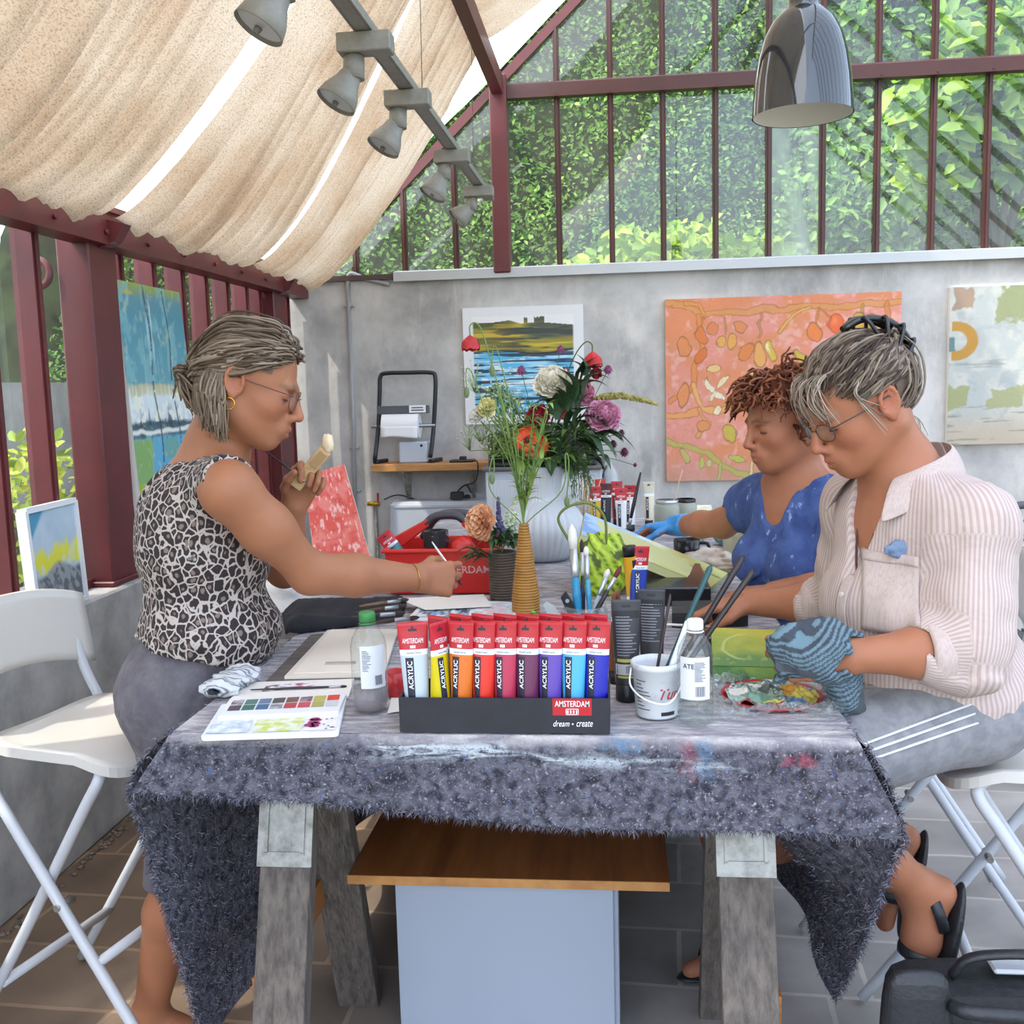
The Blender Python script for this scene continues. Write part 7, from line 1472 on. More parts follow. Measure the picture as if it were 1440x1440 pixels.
        for q in (-1, 1): lb_.add([h.w((.0985-.0045*(abs(.034+w*math.cos(a)-.01)/.05)**1.5*1.6, q*(.034+w*.96*math.cos(a)), -.008+ht*.96*math.sin(a))) for a in np.linspace(0, 2*PI, 20, endpoint=False)], [list(range(20))], 0, False)
        lb_.build('lenses', lglass, parent)
def hand(S_, W, d, n, u, sc=1.0, curl=(60, 60, 60, 60), mid=(60, 60, 65, 70), tip=(35, 35, 40, 40), thumb=((.4, .75, .5), (.7, .4, .75)), k=.006):
    """palm and five fingers; d towards the knuckles, n out of the palm, u towards the thumb; returns finger points"""
    W = A3(W); d = nv(d); n = np.array(n, float); n = nv(n-d*(n@d)); u = np.array(u, float); u = nv(u-d*(u@d)-n*(u@n)); out = []
    kn = [W+sc*(d*x+u*y-n*.002) for x, y in ((.087, .032), (.090, .0108), (.086, -.0108), (.078, -.0315))]
    for i, p in enumerate(kn): S_.cone(W+sc*(u*(.016-.011*i)), p, .0155*sc, .0115*sc, .014)
    S_.ell(W+sc*(d*.045+n*.004), np.array((.045, .036, .015))*sc, np.stack([d, u, n], 1), .012); S_.ell(W+sc*(d*.03+u*.024+n*.008), np.array((.028, .014, .015))*sc, np.stack([d, u, n], 1), .01)
    Ls = ((.043, .026, .021), (.047, .030, .022), (.044, .028, .022), (.034, .021, .019)); rs = (.0087, .009, .0085, .0075)
    for i in range(4):
        a = 0; p = kn[i]; pts = [p]; sp = d+u*(.13-.09*i)
        for j, (L_, an) in enumerate(zip(Ls[i], (curl[i], mid[i], tip[i]))):
            a += math.radians(an); dd = nv(nv(sp)*math.cos(a)+n*math.sin(a)); p = p+dd*L_*sc; pts.append(p)
        r = rs[i]*sc; S_.chain(pts, [r*1.1, r*1.0, r*.92, r*.78], .002); out.append(pts)
    b0 = W+sc*(d*.022+u*.026+n*.006); t1 = b0+sc*.042*nv(d*thumb[0][0]+u*thumb[0][1]+n*thumb[0][2]); t2 = t1+sc*.033*nv(d*thumb[1][0]+u*thumb[1][1]+n*thumb[1][2]); t3 = t2+sc*.026*nv(d*(thumb[1][0]+.2)+u*(thumb[1][1]-.35)+n*thumb[1][2])
    S_.chain([b0, t1, t2, t3], [.0145*sc, .0115*sc, .0105*sc, .0085*sc], .005); out.append([b0, t1, t2, t3]); return out
def foot(S_, ank, heel, toe, up):
    a, h_, t = A3(ank), A3(heel), A3(toe); S_.cone(a, h_, .034, .028, .02); m = (h_+t)/2+.012*np.array(up); S_.cone(h_, m, .029, .031, .02); S_.cone(m, t, .032, .021, .02); S_.cone(a, m, .034, .028, .03)
def hair_locks(h, starts, paths, cols, r=.0032, name='hair', parent=None, seed=1, cap=None, n=7, jitter=.004, extra=()):
    """each lock is a thin tapering tube of its own shade"""
    rr = random.Random(seed); mb = MB()
    if cap: 
        mb.cur = S(cols[0])
        for c, rad, lim in cap:
            o = len(mb.v); mb.ell((0, 0, 0), rad, 40, 26)
            for i in range(o, len(mb.v)): p = np.array(mb.v[i])+np.array(c); mb.v[i] = tuple(h.w(p))
            keep = []
            for fi in range(len(mb.f)):
                f = mb.f[fi]
                if f[0] >= o:
                    ctr = h.loc(np.array([mb.v[i] for i in f]).mean(0)[None])[0]
                    if not lim(ctr): keep.append(fi)
            for fi in reversed(keep): del mb.f[fi]; del mb.m[fi]; del mb.sm[fi]
    for pts, cols, r in [(q_, cols, r) for q_ in paths]+list(extra):
        c = S(rr.choice(cols)); k = rr.uniform(.85, 1.15); mb.cur = tuple(x*k for x in c); P_ = [h.w(np.array(p)+np.array([rr.gauss(0, jitter) for _ in range(3)])*(.4 if i == 0 else 1)) for i, p in enumerate(pts)]; B_ = bez(P_, n); m_ = len(B_)
        rad = [r*rr.uniform(.8, 1.2)*(.55+.6*math.sin(PI*min(1, (i+1)/m_*1.05))) for i in range(m_)]; mb.tube(B_, rad, 5, cap=False)
    return mb.build(name, mat('hair_strands', '808080', .6, attr='pig', spec=.22), parent, attr=True, recalc=True)
def over_skull(a, b_, c=(-.012, 0, .03), r=(.100, .081, .094), k=6, lift=0):
    """great-arc path across the skull from a to b"""
    c = np.array(c); r = np.array(r); A_ = (np.array(a)-c)/r; B_ = (np.array(b_)-c)/r; la, lb_ = np.linalg.norm(A_), np.linalg.norm(B_); out = []
    for i in range(k+1):
        t = i/k; q = nv(A_/la*(1-t)+B_/lb_*t)*(la*(1-t)+lb_*t); q = q*max(1, 1/np.linalg.norm(q))*(1+lift*math.sin(PI*t)); out.append(c+q*r)
    return out
def torso_R(f): f = nv((f[0], f[1], 0)); return np.stack([f, np.array((-f[1], f[0], 0)), np.array((0, 0, 1.0))], 1)
def sdf_obj(S_, name, m, parent, vox=.0045, disp=None, smooth=1, colf=None):
    V, Q = S_.mesh(vox, disp, smooth); return np_mesh(name, V, Q, m, parent, None if colf is None else colf(V))
SKV = .0031
# ---------------------------------------------------------------- woman in leopard print
leo = bpy.data.materials.new('leopard_print'); leo.use_nodes = True; N, L, b = nodes(leo); tc = N.new('ShaderNodeTexCoord')
nz = N.new('ShaderNodeTexNoise'); nz.inputs['Scale'].default_value = 30; L.new(tc.outputs['Object'], nz.inputs[0]); va = N.new('ShaderNodeVectorMath'); va.operation = 'MULTIPLY_ADD'; L.new(nz.outputs['Color'], va.inputs[0]); va.inputs[1].default_value = (.022, .022, .022); L.new(tc.outputs['Object'], va.inputs[2])
mpv = N.new('ShaderNodeMapping'); mpv.inputs['Scale'].default_value = (1.1, 1.1, .8); L.new(va.outputs[0], mpv.inputs[0])
v1 = N.new('ShaderNodeTexVoronoi'); v1.feature = 'DISTANCE_TO_EDGE'; v1.inputs['Scale'].default_value = 50; L.new(mpv.outputs[0], v1.inputs[0]); v2 = N.new('ShaderNodeTexVoronoi'); v2.inputs['Scale'].default_value = 50; L.new(mpv.outputs[0], v2.inputs[0])
e1 = N.new('ShaderNodeMapRange'); e1.inputs[1].default_value = .06; e1.inputs[2].default_value = .09; L.new(v1.outputs['Distance'], e1.inputs[0]); e2 = N.new('ShaderNodeMapRange'); e2.inputs[1].default_value = .30; e2.inputs[2].default_value = .22; L.new(v2.outputs['Distance'], e2.inputs[0])
x1 = N.new('ShaderNodeMix'); x1.data_type = 'RGBA'; L.new(e1.outputs[0], x1.inputs[0]); x1.inputs[6].default_value = S4('b5aaa2'); x1.inputs[7].default_value = S4('2a2123')
x2 = N.new('ShaderNodeMix'); x2.data_type = 'RGBA'; L.new(e2.outputs[0], x2.inputs[0]); L.new(x1.outputs[2], x2.inputs[6]); x2.inputs[7].default_value = S4('7d6c63'); L.new(x2.outputs[2], b.inputs['Base Color']); b.inputs['Roughness'].default_value = .8
def woman_leopard():
    f = (.94, .34); R = torso_R(f); rt = -R[:, 1]; F3 = R[:, 0]
    pel, wai, che, sho, nek = [A3(Py(u, v, 2.17)) for u, v in ((264, 972), (284, 885), (277, 762), (284, 690), (303, 632))]
    h = Head(Py(350, 537, 2.13), (.97, .2), 20, 0, 1.09)
    root = thing('person', 'woman in sleeveless leopard print top standing at the left, painting, grey hair tied back', 'person', (pel[0], pel[1], 0))
    sr = A3(Py(322, 690, 1.99)); sl = sho-rt*.165+np.array((0, 0, .0)); er = A3(Py(436, 806, 2.13)); wr = A3(Py(588, 813, 2.29)); el = A3(Py(400, 800, 2.47)); wl = A3(Py(413, 712, 2.37))
    B_ = SDF()
    def torso(S_, o=0, k=.05):
        S_.ell(pel, np.array((.125, .178, .13))+o, R, k); S_.ell(wai+F3*.01, np.array((.125, .15, .14))+o, R, k); S_.ell(che, np.array((.122, .158, .17))+o, R, k); S_.ell(che+F3*.075-np.array((0, 0, .03)), np.array((.075, .125, .075))+o, R, k)
        S_.ell(wai+F3*.05-np.array((0, 0, .01)), np.array((.10, .12, .09))+o, R, k); S_.ell(pel-F3*.035, np.array((.095, .155, .11))+o, R, k); S_.cone(sr-rt*.035, sl+rt*.035, .046+o, .046+o, k)
        S_.ell(sho-np.array((0, 0, .035)), np.array((.10, .14, .085))+o, R, k)
    torso(B_); h.add(B_, nek-np.array((0, 0, .02)), 1.04); B_.cone(nek+np.array((0, 0, .0)), sho, .06, .075, .05)
    for q, z_ in ((sr, 1), (sl, -1)): B_.cone(nek-np.array((0, 0, .015)), q-rt*z_*.03, .045, .040, .04)
    B_.chain([sr, sr*.55+er*.45+np.array((0, 0, .0)), er], [.055, .049, .042], .045); B_.chain([er, er*.6+wr*.4, wr], [.046, .046, .029], .02)
    B_.chain([sl, el], [.058, .045], .03); B_.chain([el, el*.6+wl*.4, wl], [.045, .043, .028], .02)
    hr = hand(B_, wr, wr-er+np.array((0, .02, .0)), (-.1, .95, -.25), (.05, .25, 1), 1.0, (28, 36, 44, 52), (66, 70, 74, 78), (40, 42, 44, 44), ((.75, .45, .5), (.85, .1, .55)))
    hl = hand(B_, wl, (.45, -.05, .9), (.55, -.8, -.1), (-.6, -.3, .6), .98, (48, 52, 58, 62), (70, 72, 74, 76), (40, 40, 44, 44), ((.55, .5, .5), (.8, .2, .5)))
    hip = [pel+rt*.085, pel-rt*.085]; kn = [np.array((-.955, 2.07, .49)), np.array((-.945, 2.28, .49))]; an = [np.array((-1.085, 2.09, .09)), np.array((-1.03, 2.42, .09))]
    for i in (0, 1):
        B_.chain([hip[i]-np.array((0, 0, .03)), kn[i]], [.088, .058], .04); B_.chain([kn[i], kn[i]*.65+an[i]*.35-np.array((.012, 0, 0)), an[i]], [.056, .056, .035], .02); foot(B_, an[i], an[i]+np.array((-.035, 0, -.055)), an[i]+np.array((.15, .02, -.062)), (0, 0, 1))
    V, Q = B_.mesh(SKV, None, 1); np_mesh('body', V, Q, skin_m, root, h.tint(V, 'a06a4c', '8c4a44', '6a5646'))
    h.lashes(root); h.glasses(root, '6a3a34')
    # top
    T = SDF(); torso(T, .011, .05)
    for q in (sr, sl): T.cone(sho+np.array((0, 0, .02)), q+np.array((0, 0, .01)), .05, .056, .04)
    T.cone(sr+rt*.015+np.array((0, 0, -.045)), sr+rt*.2+np.array((.0, 0, -.06)), .074, .12, .012, 's'); T.cone(sr+rt*.02+np.array((.02, 0, .03)), er+rt*.02, .058, .07, .01, 's')
    T.cone(sl-rt*.015-np.array((0, 0, .045)), sl-rt*.2, .072, .1, .012, 's'); T.cone(sl-rt*.03, el-rt*.02, .058, .06, .01, 's')
    T.ell(nek+np.array((0, 0, .015))+F3*.015, (.112, .098, .062), R, .01, 's')
    T.ell(A3(Py(206, 678, 2.09))-F3*.02, (.06, .012, .05), R, .004, 's')
    hm = A3(Py(285, 905, 2.17)); T.plane(hm, -(np.array((0, 0, 1.0))*.96+F3*.26))
    def dz(P):
        d = .006*sines(P, 38, 5, 6, (1, 1, .45))+.004*sines(P, 85, 9, 6, (1, 1, .5)); w_ = np.clip((1.08-P[:, 2])/.15, 0, 1); return d*(.5+.9*w_)-.008*np.exp(-((P[:, 2]-hm[2]-.05)/.05)**2)
    sdf_obj(T, 'leopard_top', leo, root, .004, dz)
    # trousers
    Pn = SDF(); Pn.ell(pel, np.array((.136, .19, .15)), R, .05); Pn.ell(pel-F3*.04, np.array((.105, .165, .12)), R, .05); Pn.ell(wai+F3*.03, (.137, .158, .12), R, .05)
    for i in (0, 1): Pn.chain([hip[i]-np.array((0, 0, .03)), kn[i], kn[i]*.8+an[i]*.2], [.108, .082, .085], .04)
    Pn.plane(wai+np.array((0, 0, -.005)), (0, 0, 1)); Pn.plane(kn[0]-np.array((0, 0, .06)), (0, 0, -1))
    sdf_obj(Pn, 'trousers', mat('grey_linen', '57535a', .85, noise=(20, '6b676c', .4, .65), bump=(70, .3)), root, .0045, lambda P: (.006*sines(P, 45, 2, 6, (1, 1, .35))+.003*sines(P, 90, 4))*np.clip((wai[2]-.06-P[:, 2])/.04, 0, 1))
    # hair: swept back to a low tie, loose ends over the nape
    cols = ['6f5f50', '806f5f', '5b4b3d', '8f8172', '4d3e31', '766555']; rr = random.Random(3); tie = (-.104, 0, -.012); paths = []
    for i in range(430):
        a = rr.uniform(-1.75, 1.75); z = .078-.046*min(1, abs(a)/1.3)**1.6+rr.uniform(-.006, .03); x = -.012+.098*math.cos(a)*math.sqrt(max(.05, 1-((z-.03)/.094)**2)); y = .079*math.sin(a)*math.sqrt(max(.05, 1-((z-.03)/.094)**2))
        paths.append(over_skull((x, y, z), (tie[0], tie[1]+rr.gauss(0, .006), tie[2]+rr.gauss(0, .006)), lift=.01+.02*rr.random())+[(tie[0]-.006, 0, tie[2]-.004)])
    dn = h.R.T@np.array((0, 0, -1.0)); bk_ = np.array((-1, 0, 0))
    for i in range(80):
        e = np.array(tie)+dn*rr.uniform(.03, .085)+np.array((rr.gauss(-.01, .014), rr.gauss(0, .02), 0)); paths.append([tie, np.array(tie)+bk_*.028+dn*.006+np.array((0, rr.gauss(0, .012), 0)), e*.5+np.array(tie)*.5+bk_*.022, e])
    for i in range(380):
        q = rr.choice((-1, -1, 1)); t = rr.random(); a = np.array((-.098+.066*t, q*(.02+.062*math.sin(PI*.5*min(1, t*1.25))), -.002-.012*t)); e = a+dn*rr.uniform(.075, .115)+np.array((.004*(1-t), q*rr.uniform(-.012, .012), 0)); paths.append([a+np.array((0, 0, .012)), a+dn*.03+np.array((0, q*.006, 0)), (a+e)/2+np.array((0, q*.008, 0)), e])
    hair_locks(h, None, paths, cols, .0024, 'hair', root, 5, [((-.012, 0, .03), (.099, .0795, .092), lambda c: (c[2] > .055-.03*(c[0] < .04)+(.02 if c[0] > .05 else 0)) or (c[0] < -.03 and c[2] > -.06)), ((-.055, 0, -.03), (.044, .064, .07), lambda c: c[0] < -.036)])
    MB().tube([h.w((tie[0]-.004+.003*math.sin(a), .012*math.cos(a), tie[2]+.012*math.sin(a))) for a in np.linspace(0, 2*PI, 14, endpoint=False)], .0045, 8, closed=True).build('hair_tie', mat('hair_tie', '8f8a92', .5), root)
    MB().tube([h.w((-.012+.011*math.sin(a), -.083, -.047+.011*math.cos(a))) for a in np.linspace(0, 2*PI, 20, endpoint=False)], .0016, 8, closed=True).build('earring', mat('gold', 'c79a3c', .25, metal=1), root)
    MB().tube(bez([nek+F3*a_+R[:, 1]*b2+np.array((0, 0, c_)) for a_, b2, c_ in ((-.055, 0, .03), (-.03, -.055, .02), (.03, -.06, -.0), (.075, -.02, -.025), (.075, .02, -.025))], 6), .0011, 6).build('necklace', mat('gold'), root)
    ax = nv(wr-er); c0 = wr-ax*.012; e1, e2 = [np.array(q) for q in frame(ax)]
    MB().tube([c0+(e1*math.cos(a)+e2*math.sin(a))*.0325+ax*.006*math.sin(a) for a in np.linspace(0, 2*PI, 26, endpoint=False)], .0011, 6, closed=True).build('bracelet', mat('gold'), root)
    return h, hr, hl, wr, wl
W1 = woman_leopard()
fp = [np.array(q[-1]) for q in W1[1]]
g0 = (fp[0]+fp[4])/2
brush('paintbrush', Vector(g0)+Vector((-.028, .01, .055)), Vector(g0)+Vector((.045, -.005, -.05)), .0032, mat('white_handle', 'd9d6d0', .4), 'white handled paintbrush held in the right hand of the leopard-print woman', brisd, .016, .03)
hl_c = (np.array(W1[2][0][1])+np.array(W1[2][2][2]))/2
blkp = Vector(hl_c)+Vector((.005, -.005, .012)); Rb = Matrix.Rotation(.75, 3, 'Y') @ Matrix.Rotation(.25, 3, 'Z')
ob_ = thing('wooden_block', 'small pale wooden block held up in the left hand of the leopard-print woman', 'block', blkp); MB().box(blkp, (.03, .022, .115), Rb, bev=.002).build('block', mat('pale_wood', 'c9a878', .6, noise=(12, 'b08c5c', .4, .65, (1, 1, 6))), ob_)
MB().box(blkp+Rb @ Vector((0, -.0125, .03)), (.02, .002, .04), Rb).build('recess', mat('pale_wood_dark', 'a8865a', .6), ob_)
cr_ = blkp+Rb @ Vector((-.006, 0, .072)); tag(MB().ell(cr_, (.014, .014, .022), 20, 14, fn=lambda q: 1+.2*fbm(q.x*3, q.y*3, q.z*3)).build('paint_rag', mat('cream_rag', 'e0cba8', .8)), 'small cream crumple on top of the held wooden block', 'rag')
stick(Vector(hl_c)+Vector((-.03, -.01, .0)), Py(357, 622, W1[4][1]-.03), .0025, .002, mat('black_handle'), 'thin black brush stick between the fingers before the mouth of the leopard-print woman', None, 'paintbrush')
# ---------------------------------------------------------------- woman in the striped shirt
stripe = bpy.data.materials.new('striped_shirt'); stripe.use_nodes = True; N, L, b = nodes(stripe); at = N.new('ShaderNodeAttribute'); at.attribute_name = 'pig'; sc_ = N.new('ShaderNodeSeparateColor'); L.new(at.outputs['Color'], sc_.inputs[0])
mm = N.new('ShaderNodeMath'); mm.operation = 'SINE'; m0 = N.new('ShaderNodeMath'); m0.operation = 'MULTIPLY'; m0.inputs[1].default_value = 2*PI/.0075; L.new(sc_.outputs[0], m0.inputs[0]); L.new(m0.outputs[0], mm.inputs[0])
mr = N.new('ShaderNodeMapRange'); mr.inputs[1].default_value = -.2; mr.inputs[2].default_value = .35; L.new(mm.outputs[0], mr.inputs[0])
mx = N.new('ShaderNodeMix'); mx.data_type = 'RGBA'; L.new(mr.outputs[0], mx.inputs[0]); mx.inputs[6].default_value = S4('c0b0a8'); mx.inputs[7].default_value = S4('ad9894'); L.new(mx.outputs[2], b.inputs['Base Color']); b.inputs['Roughness'].default_value = .85
tc = N.new('ShaderNodeTexCoord'); nz = N.new('ShaderNodeTexNoise'); nz.inputs['Scale'].default_value = 22; nz.inputs['Detail'].default_value = 4; L.new(tc.outputs['Object'], nz.inputs[0]); bp = N.new('ShaderNodeBump'); bp.inputs['Strength'].default_value = .35; bp.inputs['Distance'].default_value = .02; L.new(nz.outputs[0], bp.inputs['Height']); L.new(bp.outputs[0], b.inputs['Normal'])
def ring_band(c, ax, r, w_, th=.004, sq=(1, 1), ref=None, n=36):
    """a turned cuff or belt around axis ax"""
    ax = nv(ax); e1 = np.array(ref, float) if ref is not None else np.array(frame(ax)[0]); e1 = nv(e1-ax*(e1@ax)); e2 = np.cross(ax, e1); c = np.array(c); mb = MB(); prof = [(-w_/2, 0), (-w_/2, th), (0, th*1.4), (w_/2, th), (w_/2, 0)]
    vs = [c+ax*z+(e1*math.cos(2*PI*j/n)*sq[0]+e2*math.sin(2*PI*j/n)*sq[1])*(r+o) for z, o in prof for j in range(n)]
    mb.add(vs, [[i*n+j, i*n+(j+1) % n, (i+1)*n+(j+1) % n, (i+1)*n+j] for i in range(4) for j in range(n)]); return mb
def strip_on(verts, pts, n_, w0):
    pass
def woman_shirt():
    f = nv((-.9, -.43, 0)); R = torso_R(f); lf = R[:, 1]; F3 = R[:, 0]; up = np.array((0, 0, 1.0))
    pel = np.array((.645, 2.10, .86)); che, sho, nek = [A3(Py(u, v, 2.07)) for u, v in ((1283, 812), (1284, 712), (1266, 655))]; wai = (pel*.5+che*.5)+F3*.01
    h = Head(Py(1207, 567, 2.03), (-.95, -.28), 27)
    root = thing('person', 'woman in pink striped shirt seated at the right front, hair up, wiping with a rag', 'person', (pel[0], pel[1], 0))
    sl = sho+lf*.155-up*.02; sr = sho-lf*.165-up*.02; el = A3(Py(1362, 915, 1.87)); wl = A3(Py(1197, 922, 1.84)); er = A3(Py(1195, 850, 2.31)); wr = A3(Py(1058, 848, 2.42))
    B_ = SDF()
    def torso(S_, o=0, k=.05, o2=0):
        S_.ell(pel, np.array((.14, .18, .115))+o, R, k); S_.ell(wai, np.array((.13, .155, .16))+o+o2, R, k); S_.ell(che, np.array((.125, .165, .17))+o, R, k); S_.ell(che+F3*.085-up*.05, np.array((.07, .125, .075))+o, R, k); S_.ell(wai+F3*.04-up*.06, np.array((.11, .13, .1))+o+o2, R, k); S_.cone(sr, sl, .055+o, .055+o, k); S_.ell(sho-up*.03, np.array((.105, .15, .085))+o, R, k)
    torso(B_); h.add(B_, nek-up*.02, 1.05); B_.cone(nek, sho, .058, .075, .05)
    for q in (sr, sl): B_.cone(nek-up*.02, q, .045, .05, .05)
    B_.chain([sl, el], [.056, .046], .03); B_.chain([el, el*.55+wl*.45, wl], [.046, .043, .029], .02); B_.chain([sr, er], [.056, .046], .03); B_.chain([er, er*.55+wr*.45, wr], [.046, .043, .029], .02)
    hl = hand(B_, wl, wl-el+np.array((0, .02, -.01)), (.0, .95, -.25), (0, .2, 1), 1.0, (22, 28, 34, 40), (48, 54, 58, 62), (30, 32, 34, 36), ((.8, .35, .45), (.9, .05, .4)))
    hr = hand(B_, wr, (-.95, .12, -.12), (-.1, .0, -1), (0, -1, 0), 1.0, (14, 20, 26, 34), (42, 46, 50, 54), (26, 28, 30, 30), ((.8, .45, .4), (.9, .0, .35)))
    hip = [pel+lf*.09, pel-lf*.09]; kn = [np.array((.325, 1.86, .785)), np.array((.28, 2.14, .785))]; an = [np.array((.585, 2.03, .475)), np.array((.60, 2.33, .45))]
    for i in (0, 1):
        B_.chain([hip[i], kn[i]], [.088, .060], .04); B_.chain([kn[i], kn[i]*.6+an[i]*.4+np.array((.0, 0, -.018)), an[i]], [.056, .056, .036], .02); foot(B_, an[i], an[i]+np.array((.048, .0, -.012)), an[i]+np.array((.005, -.005, -.215)), (-1, 0, 0))
    V, Q = B_.mesh(SKV, None, 1); np_mesh('body', V, Q, skin_m, root, h.tint(V, 'a0684c', '8c4c44', '7a6a5c'))
    h.lashes(root); h.glasses(root, '3c302c', .024, .017)
    # shirt
    T = SDF(); torso(T, .012, .05, .012); T.ell(pel+up*.015+F3*.0, (.158, .198, .13), R, .05)
    for q in (sr, sl): T.cone(nek-up*.028, q, .052, .062, .05)
    for s_, e_ in ((sl, el), (sr, er)): T.chain([s_, s_*.5+e_*.5-up*.012, e_*1.0+up*.0], [.068, .070, .067], .04)
    T.chain([el, el+(wl-el)*.30], [.070, .060], .03); T.chain([er, er+(wr-er)*.30], [.070, .060], .03)
    T.cone(el+(wl-el)*.30, wl, .047, .047, .006, 's'); T.cone(er+(wr-er)*.30, wr, .047, .047, .006, 's')
    T.cone(nek+up*.05-F3*.01, nek+up*.004, .075, .060, .012, 's'); 
    vt = [nek+F3*.05+up*.02, che+F3*.155+up*.02]
    T.cone(vt[0], vt[1], .062, .012, .01, 's')
    T.plane(pel-up*.085+F3*.1, -up*.97-F3*.24)
    def dz(P):
        d = .007*sines(P, 32, 15, 6, (1, 1, .4))+.0045*sines(P, 75, 19, 6, (1, 1, .6))
        for e_ in (el, er): d = d+.009*np.sin(np.linalg.norm(P-e_-(e_*0+np.array((0, .02, .05))), axis=1)*130)*np.exp(-(np.linalg.norm(P-e_, axis=1)/.11)**2)
        return d
    def cf(V):
        loc = (V-wai)@R; t1 = np.arctan2(loc[:, 1]+0, loc[:, 0])*.16
        def arm(a, b_):
            ax = nv(b_-a); p = V-a; t = p@ax; q = p-np.outer(t, ax); e1 = nv(np.cross(ax, (0, 1, .1))); e2 = np.cross(ax, e1); return np.linalg.norm(q, axis=1), np.arctan2(q@e2, q@e1)*.07, t/np.linalg.norm(b_-a)
        out = t1.copy()
        for a, b_ in ((sl, el), (sr, er), (el, wl), (er, wr)):
            r, ang, t = arm(a, b_); m = (r < .092) & (t > .12) & (t < 1.1); 
            if a is el or a is er: m &= (t < .45) & (t > .05)
            out[m] = ang[m]
        return np.stack([out+.6, out*0, out*0], 1)
    sh = sdf_obj(T, 'shirt', stripe, root, .004, dz, 1, cf)
    plain = mat('shirt_plain', 'bbaaa3', .85, noise=(300, 'b19f99', .45, .6, (1, 1, .02)), bump=(50, .2))
    for e_, w_ in ((el, wl), (er, wr)):
        c = e_+(w_-e_)*.30; mb = ring_band(c, w_-e_, .052, .042, .009); o = len(mb.v)
        for i in range(o): p = np.array(mb.v[i]); mb.v[i] = tuple(p+.004*sines(p[None], 60, 3)[0]*nv(p-c))
        mb.build('rolled_cuff', plain, root, subsurf=1)
    # collar: two pointed leaves turned down over the shoulders
    for q in (-1, 1):
        mb = MB()
        def colf(u, v, q=q):
            a = (-PI+.1)+u*(PI*.86); base = nek+up*(.004-.045*u**2.2)+F3*(.068*math.cos(PI-a*0-u*PI*.86)*1.0)*0
            th = PI-u*PI*.80; ctr = nek+up*(.028-.062*u**1.6)-F3*.008; b0 = ctr+(F3*math.cos(th)*.078+lf*q*math.sin(th)*.074); out_ = nv(F3*math.cos(th)*.5+lf*q*math.sin(th)+up*0)
            drop = .012+.055*v*(0.6+.75*u**2); return tuple(b0+out_*(.010+.045*v*(.55+.3*u))+up*(.016*(1-v)-drop*v*.75)+F3*(.035*u**3*v))
        mb.grid(colf, 18, 6); mb.build('collar', plain, root, solid=.004, subsurf=1)
    # button band, pocket with blue cloth
    from mathutils.bvhtree import BVHTree
    me = sh.data; bv = BVHTree.FromPolygons([v.co[:] for v in me.vertices], [p.vertices[:] for p in me.polygons])
    def onshirt(p, d, off=.002):
        hit = bv.ray_cast(Vector(p), Vector(d)); return (hit[0]+hit[1]*(off if hit[1].dot(Vector(d)) < 0 else -off)) if hit[0] else None
    def patch_on(cen, ax_u, ax_v, d, nu, nv_, off=.003):
        g = [[onshirt(np.array(cen)+np.array(ax_u)*(i/nu-.5)+np.array(ax_v)*(j/nv_-.5)-np.array(d)*.3, d, off) for j in range(nv_+1)] for i in range(nu+1)]
        mb = MB()
        if all(x is not None for r_ in g for x in r_): mb.add([x for r_ in g for x in r_], [[i*(nv_+1)+j, (i+1)*(nv_+1)+j, (i+1)*(nv_+1)+j+1, i*(nv_+1)+j+1] for i in range(nu) for j in range(nv_)])
        return mb
    dcam = nv(np.array((.22, 1, 0)))
    pc_ = A3(Py(1252, 832, 1.95)); ux = nv(np.cross(dcam, up)); mb = patch_on(pc_, ux*.098, up*.145, dcam, 12, 14, .0035)
    if mb.v: mb.build('pocket', plain, root, solid=.002)
    mb = patch_on(A3(Py(1252, 786, 1.95)), ux*.1, up*.018, dcam, 12, 3, .0052)
    if mb.v: mb.build('pocket_hem', plain, root, solid=.002)
    tp_ = onshirt(A3(Py(1270, 771, 1.95))-dcam*.3, dcam, .002)
    if tp_ is not None: MB().ell(tp_, (.030, .004, .016), 24, 14, fn=lambda q: 1+.4*fbm(q.x*2.5+1, q.y*3, q.z*3)).build('pocket_cloth', mat('pale_blue_cloth', '6d819f', .8, bump=(60, .4)), root)
    bl_ = []
    for i in range(16):
        p = vt[1]*(1-i/15)+(pel+F3*.2-up*.03)*(i/15)+np.array(F3)*.25; q = onshirt(p+lf*.0, -F3, .002)
        if q is not None: bl_.append(q)
    if len(bl_) > 4:
        mb = MB(); mb.add([Vector(A3(p)+lf*s_*.017) for p in bl_ for s_ in (-1, 1)], [[i*2, i*2+1, i*2+3, i*2+2] for i in range(len(bl_)-1)]); mb.build('button_band', plain, root, solid=.003, subsurf=1)
        for p in bl_[2::4]: MB().cyl(p, p+Vector(F3)*.004, .005, n=12).build('button', mat('button_pale', 'd9d0c8', .3), root)
    # shorts
    Pn = SDF(); Pn.ell(pel-up*.01, (.152, .192, .115), R, .05)
    for i in (0, 1): Pn.chain([hip[i], kn[i]], [.106, .080], .05)
    Pn.plane(kn[0]+nv(hip[0]-kn[0])*.02, nv(kn[0]-hip[0]))
    sdf_obj(Pn, 'shorts', mat('grey_jersey', '8c8c8f', .9, noise=(30, '7a7a7e', .4, .6)), root, .0045, lambda P: .004*sines(P, 45, 7))
    mb = MB()
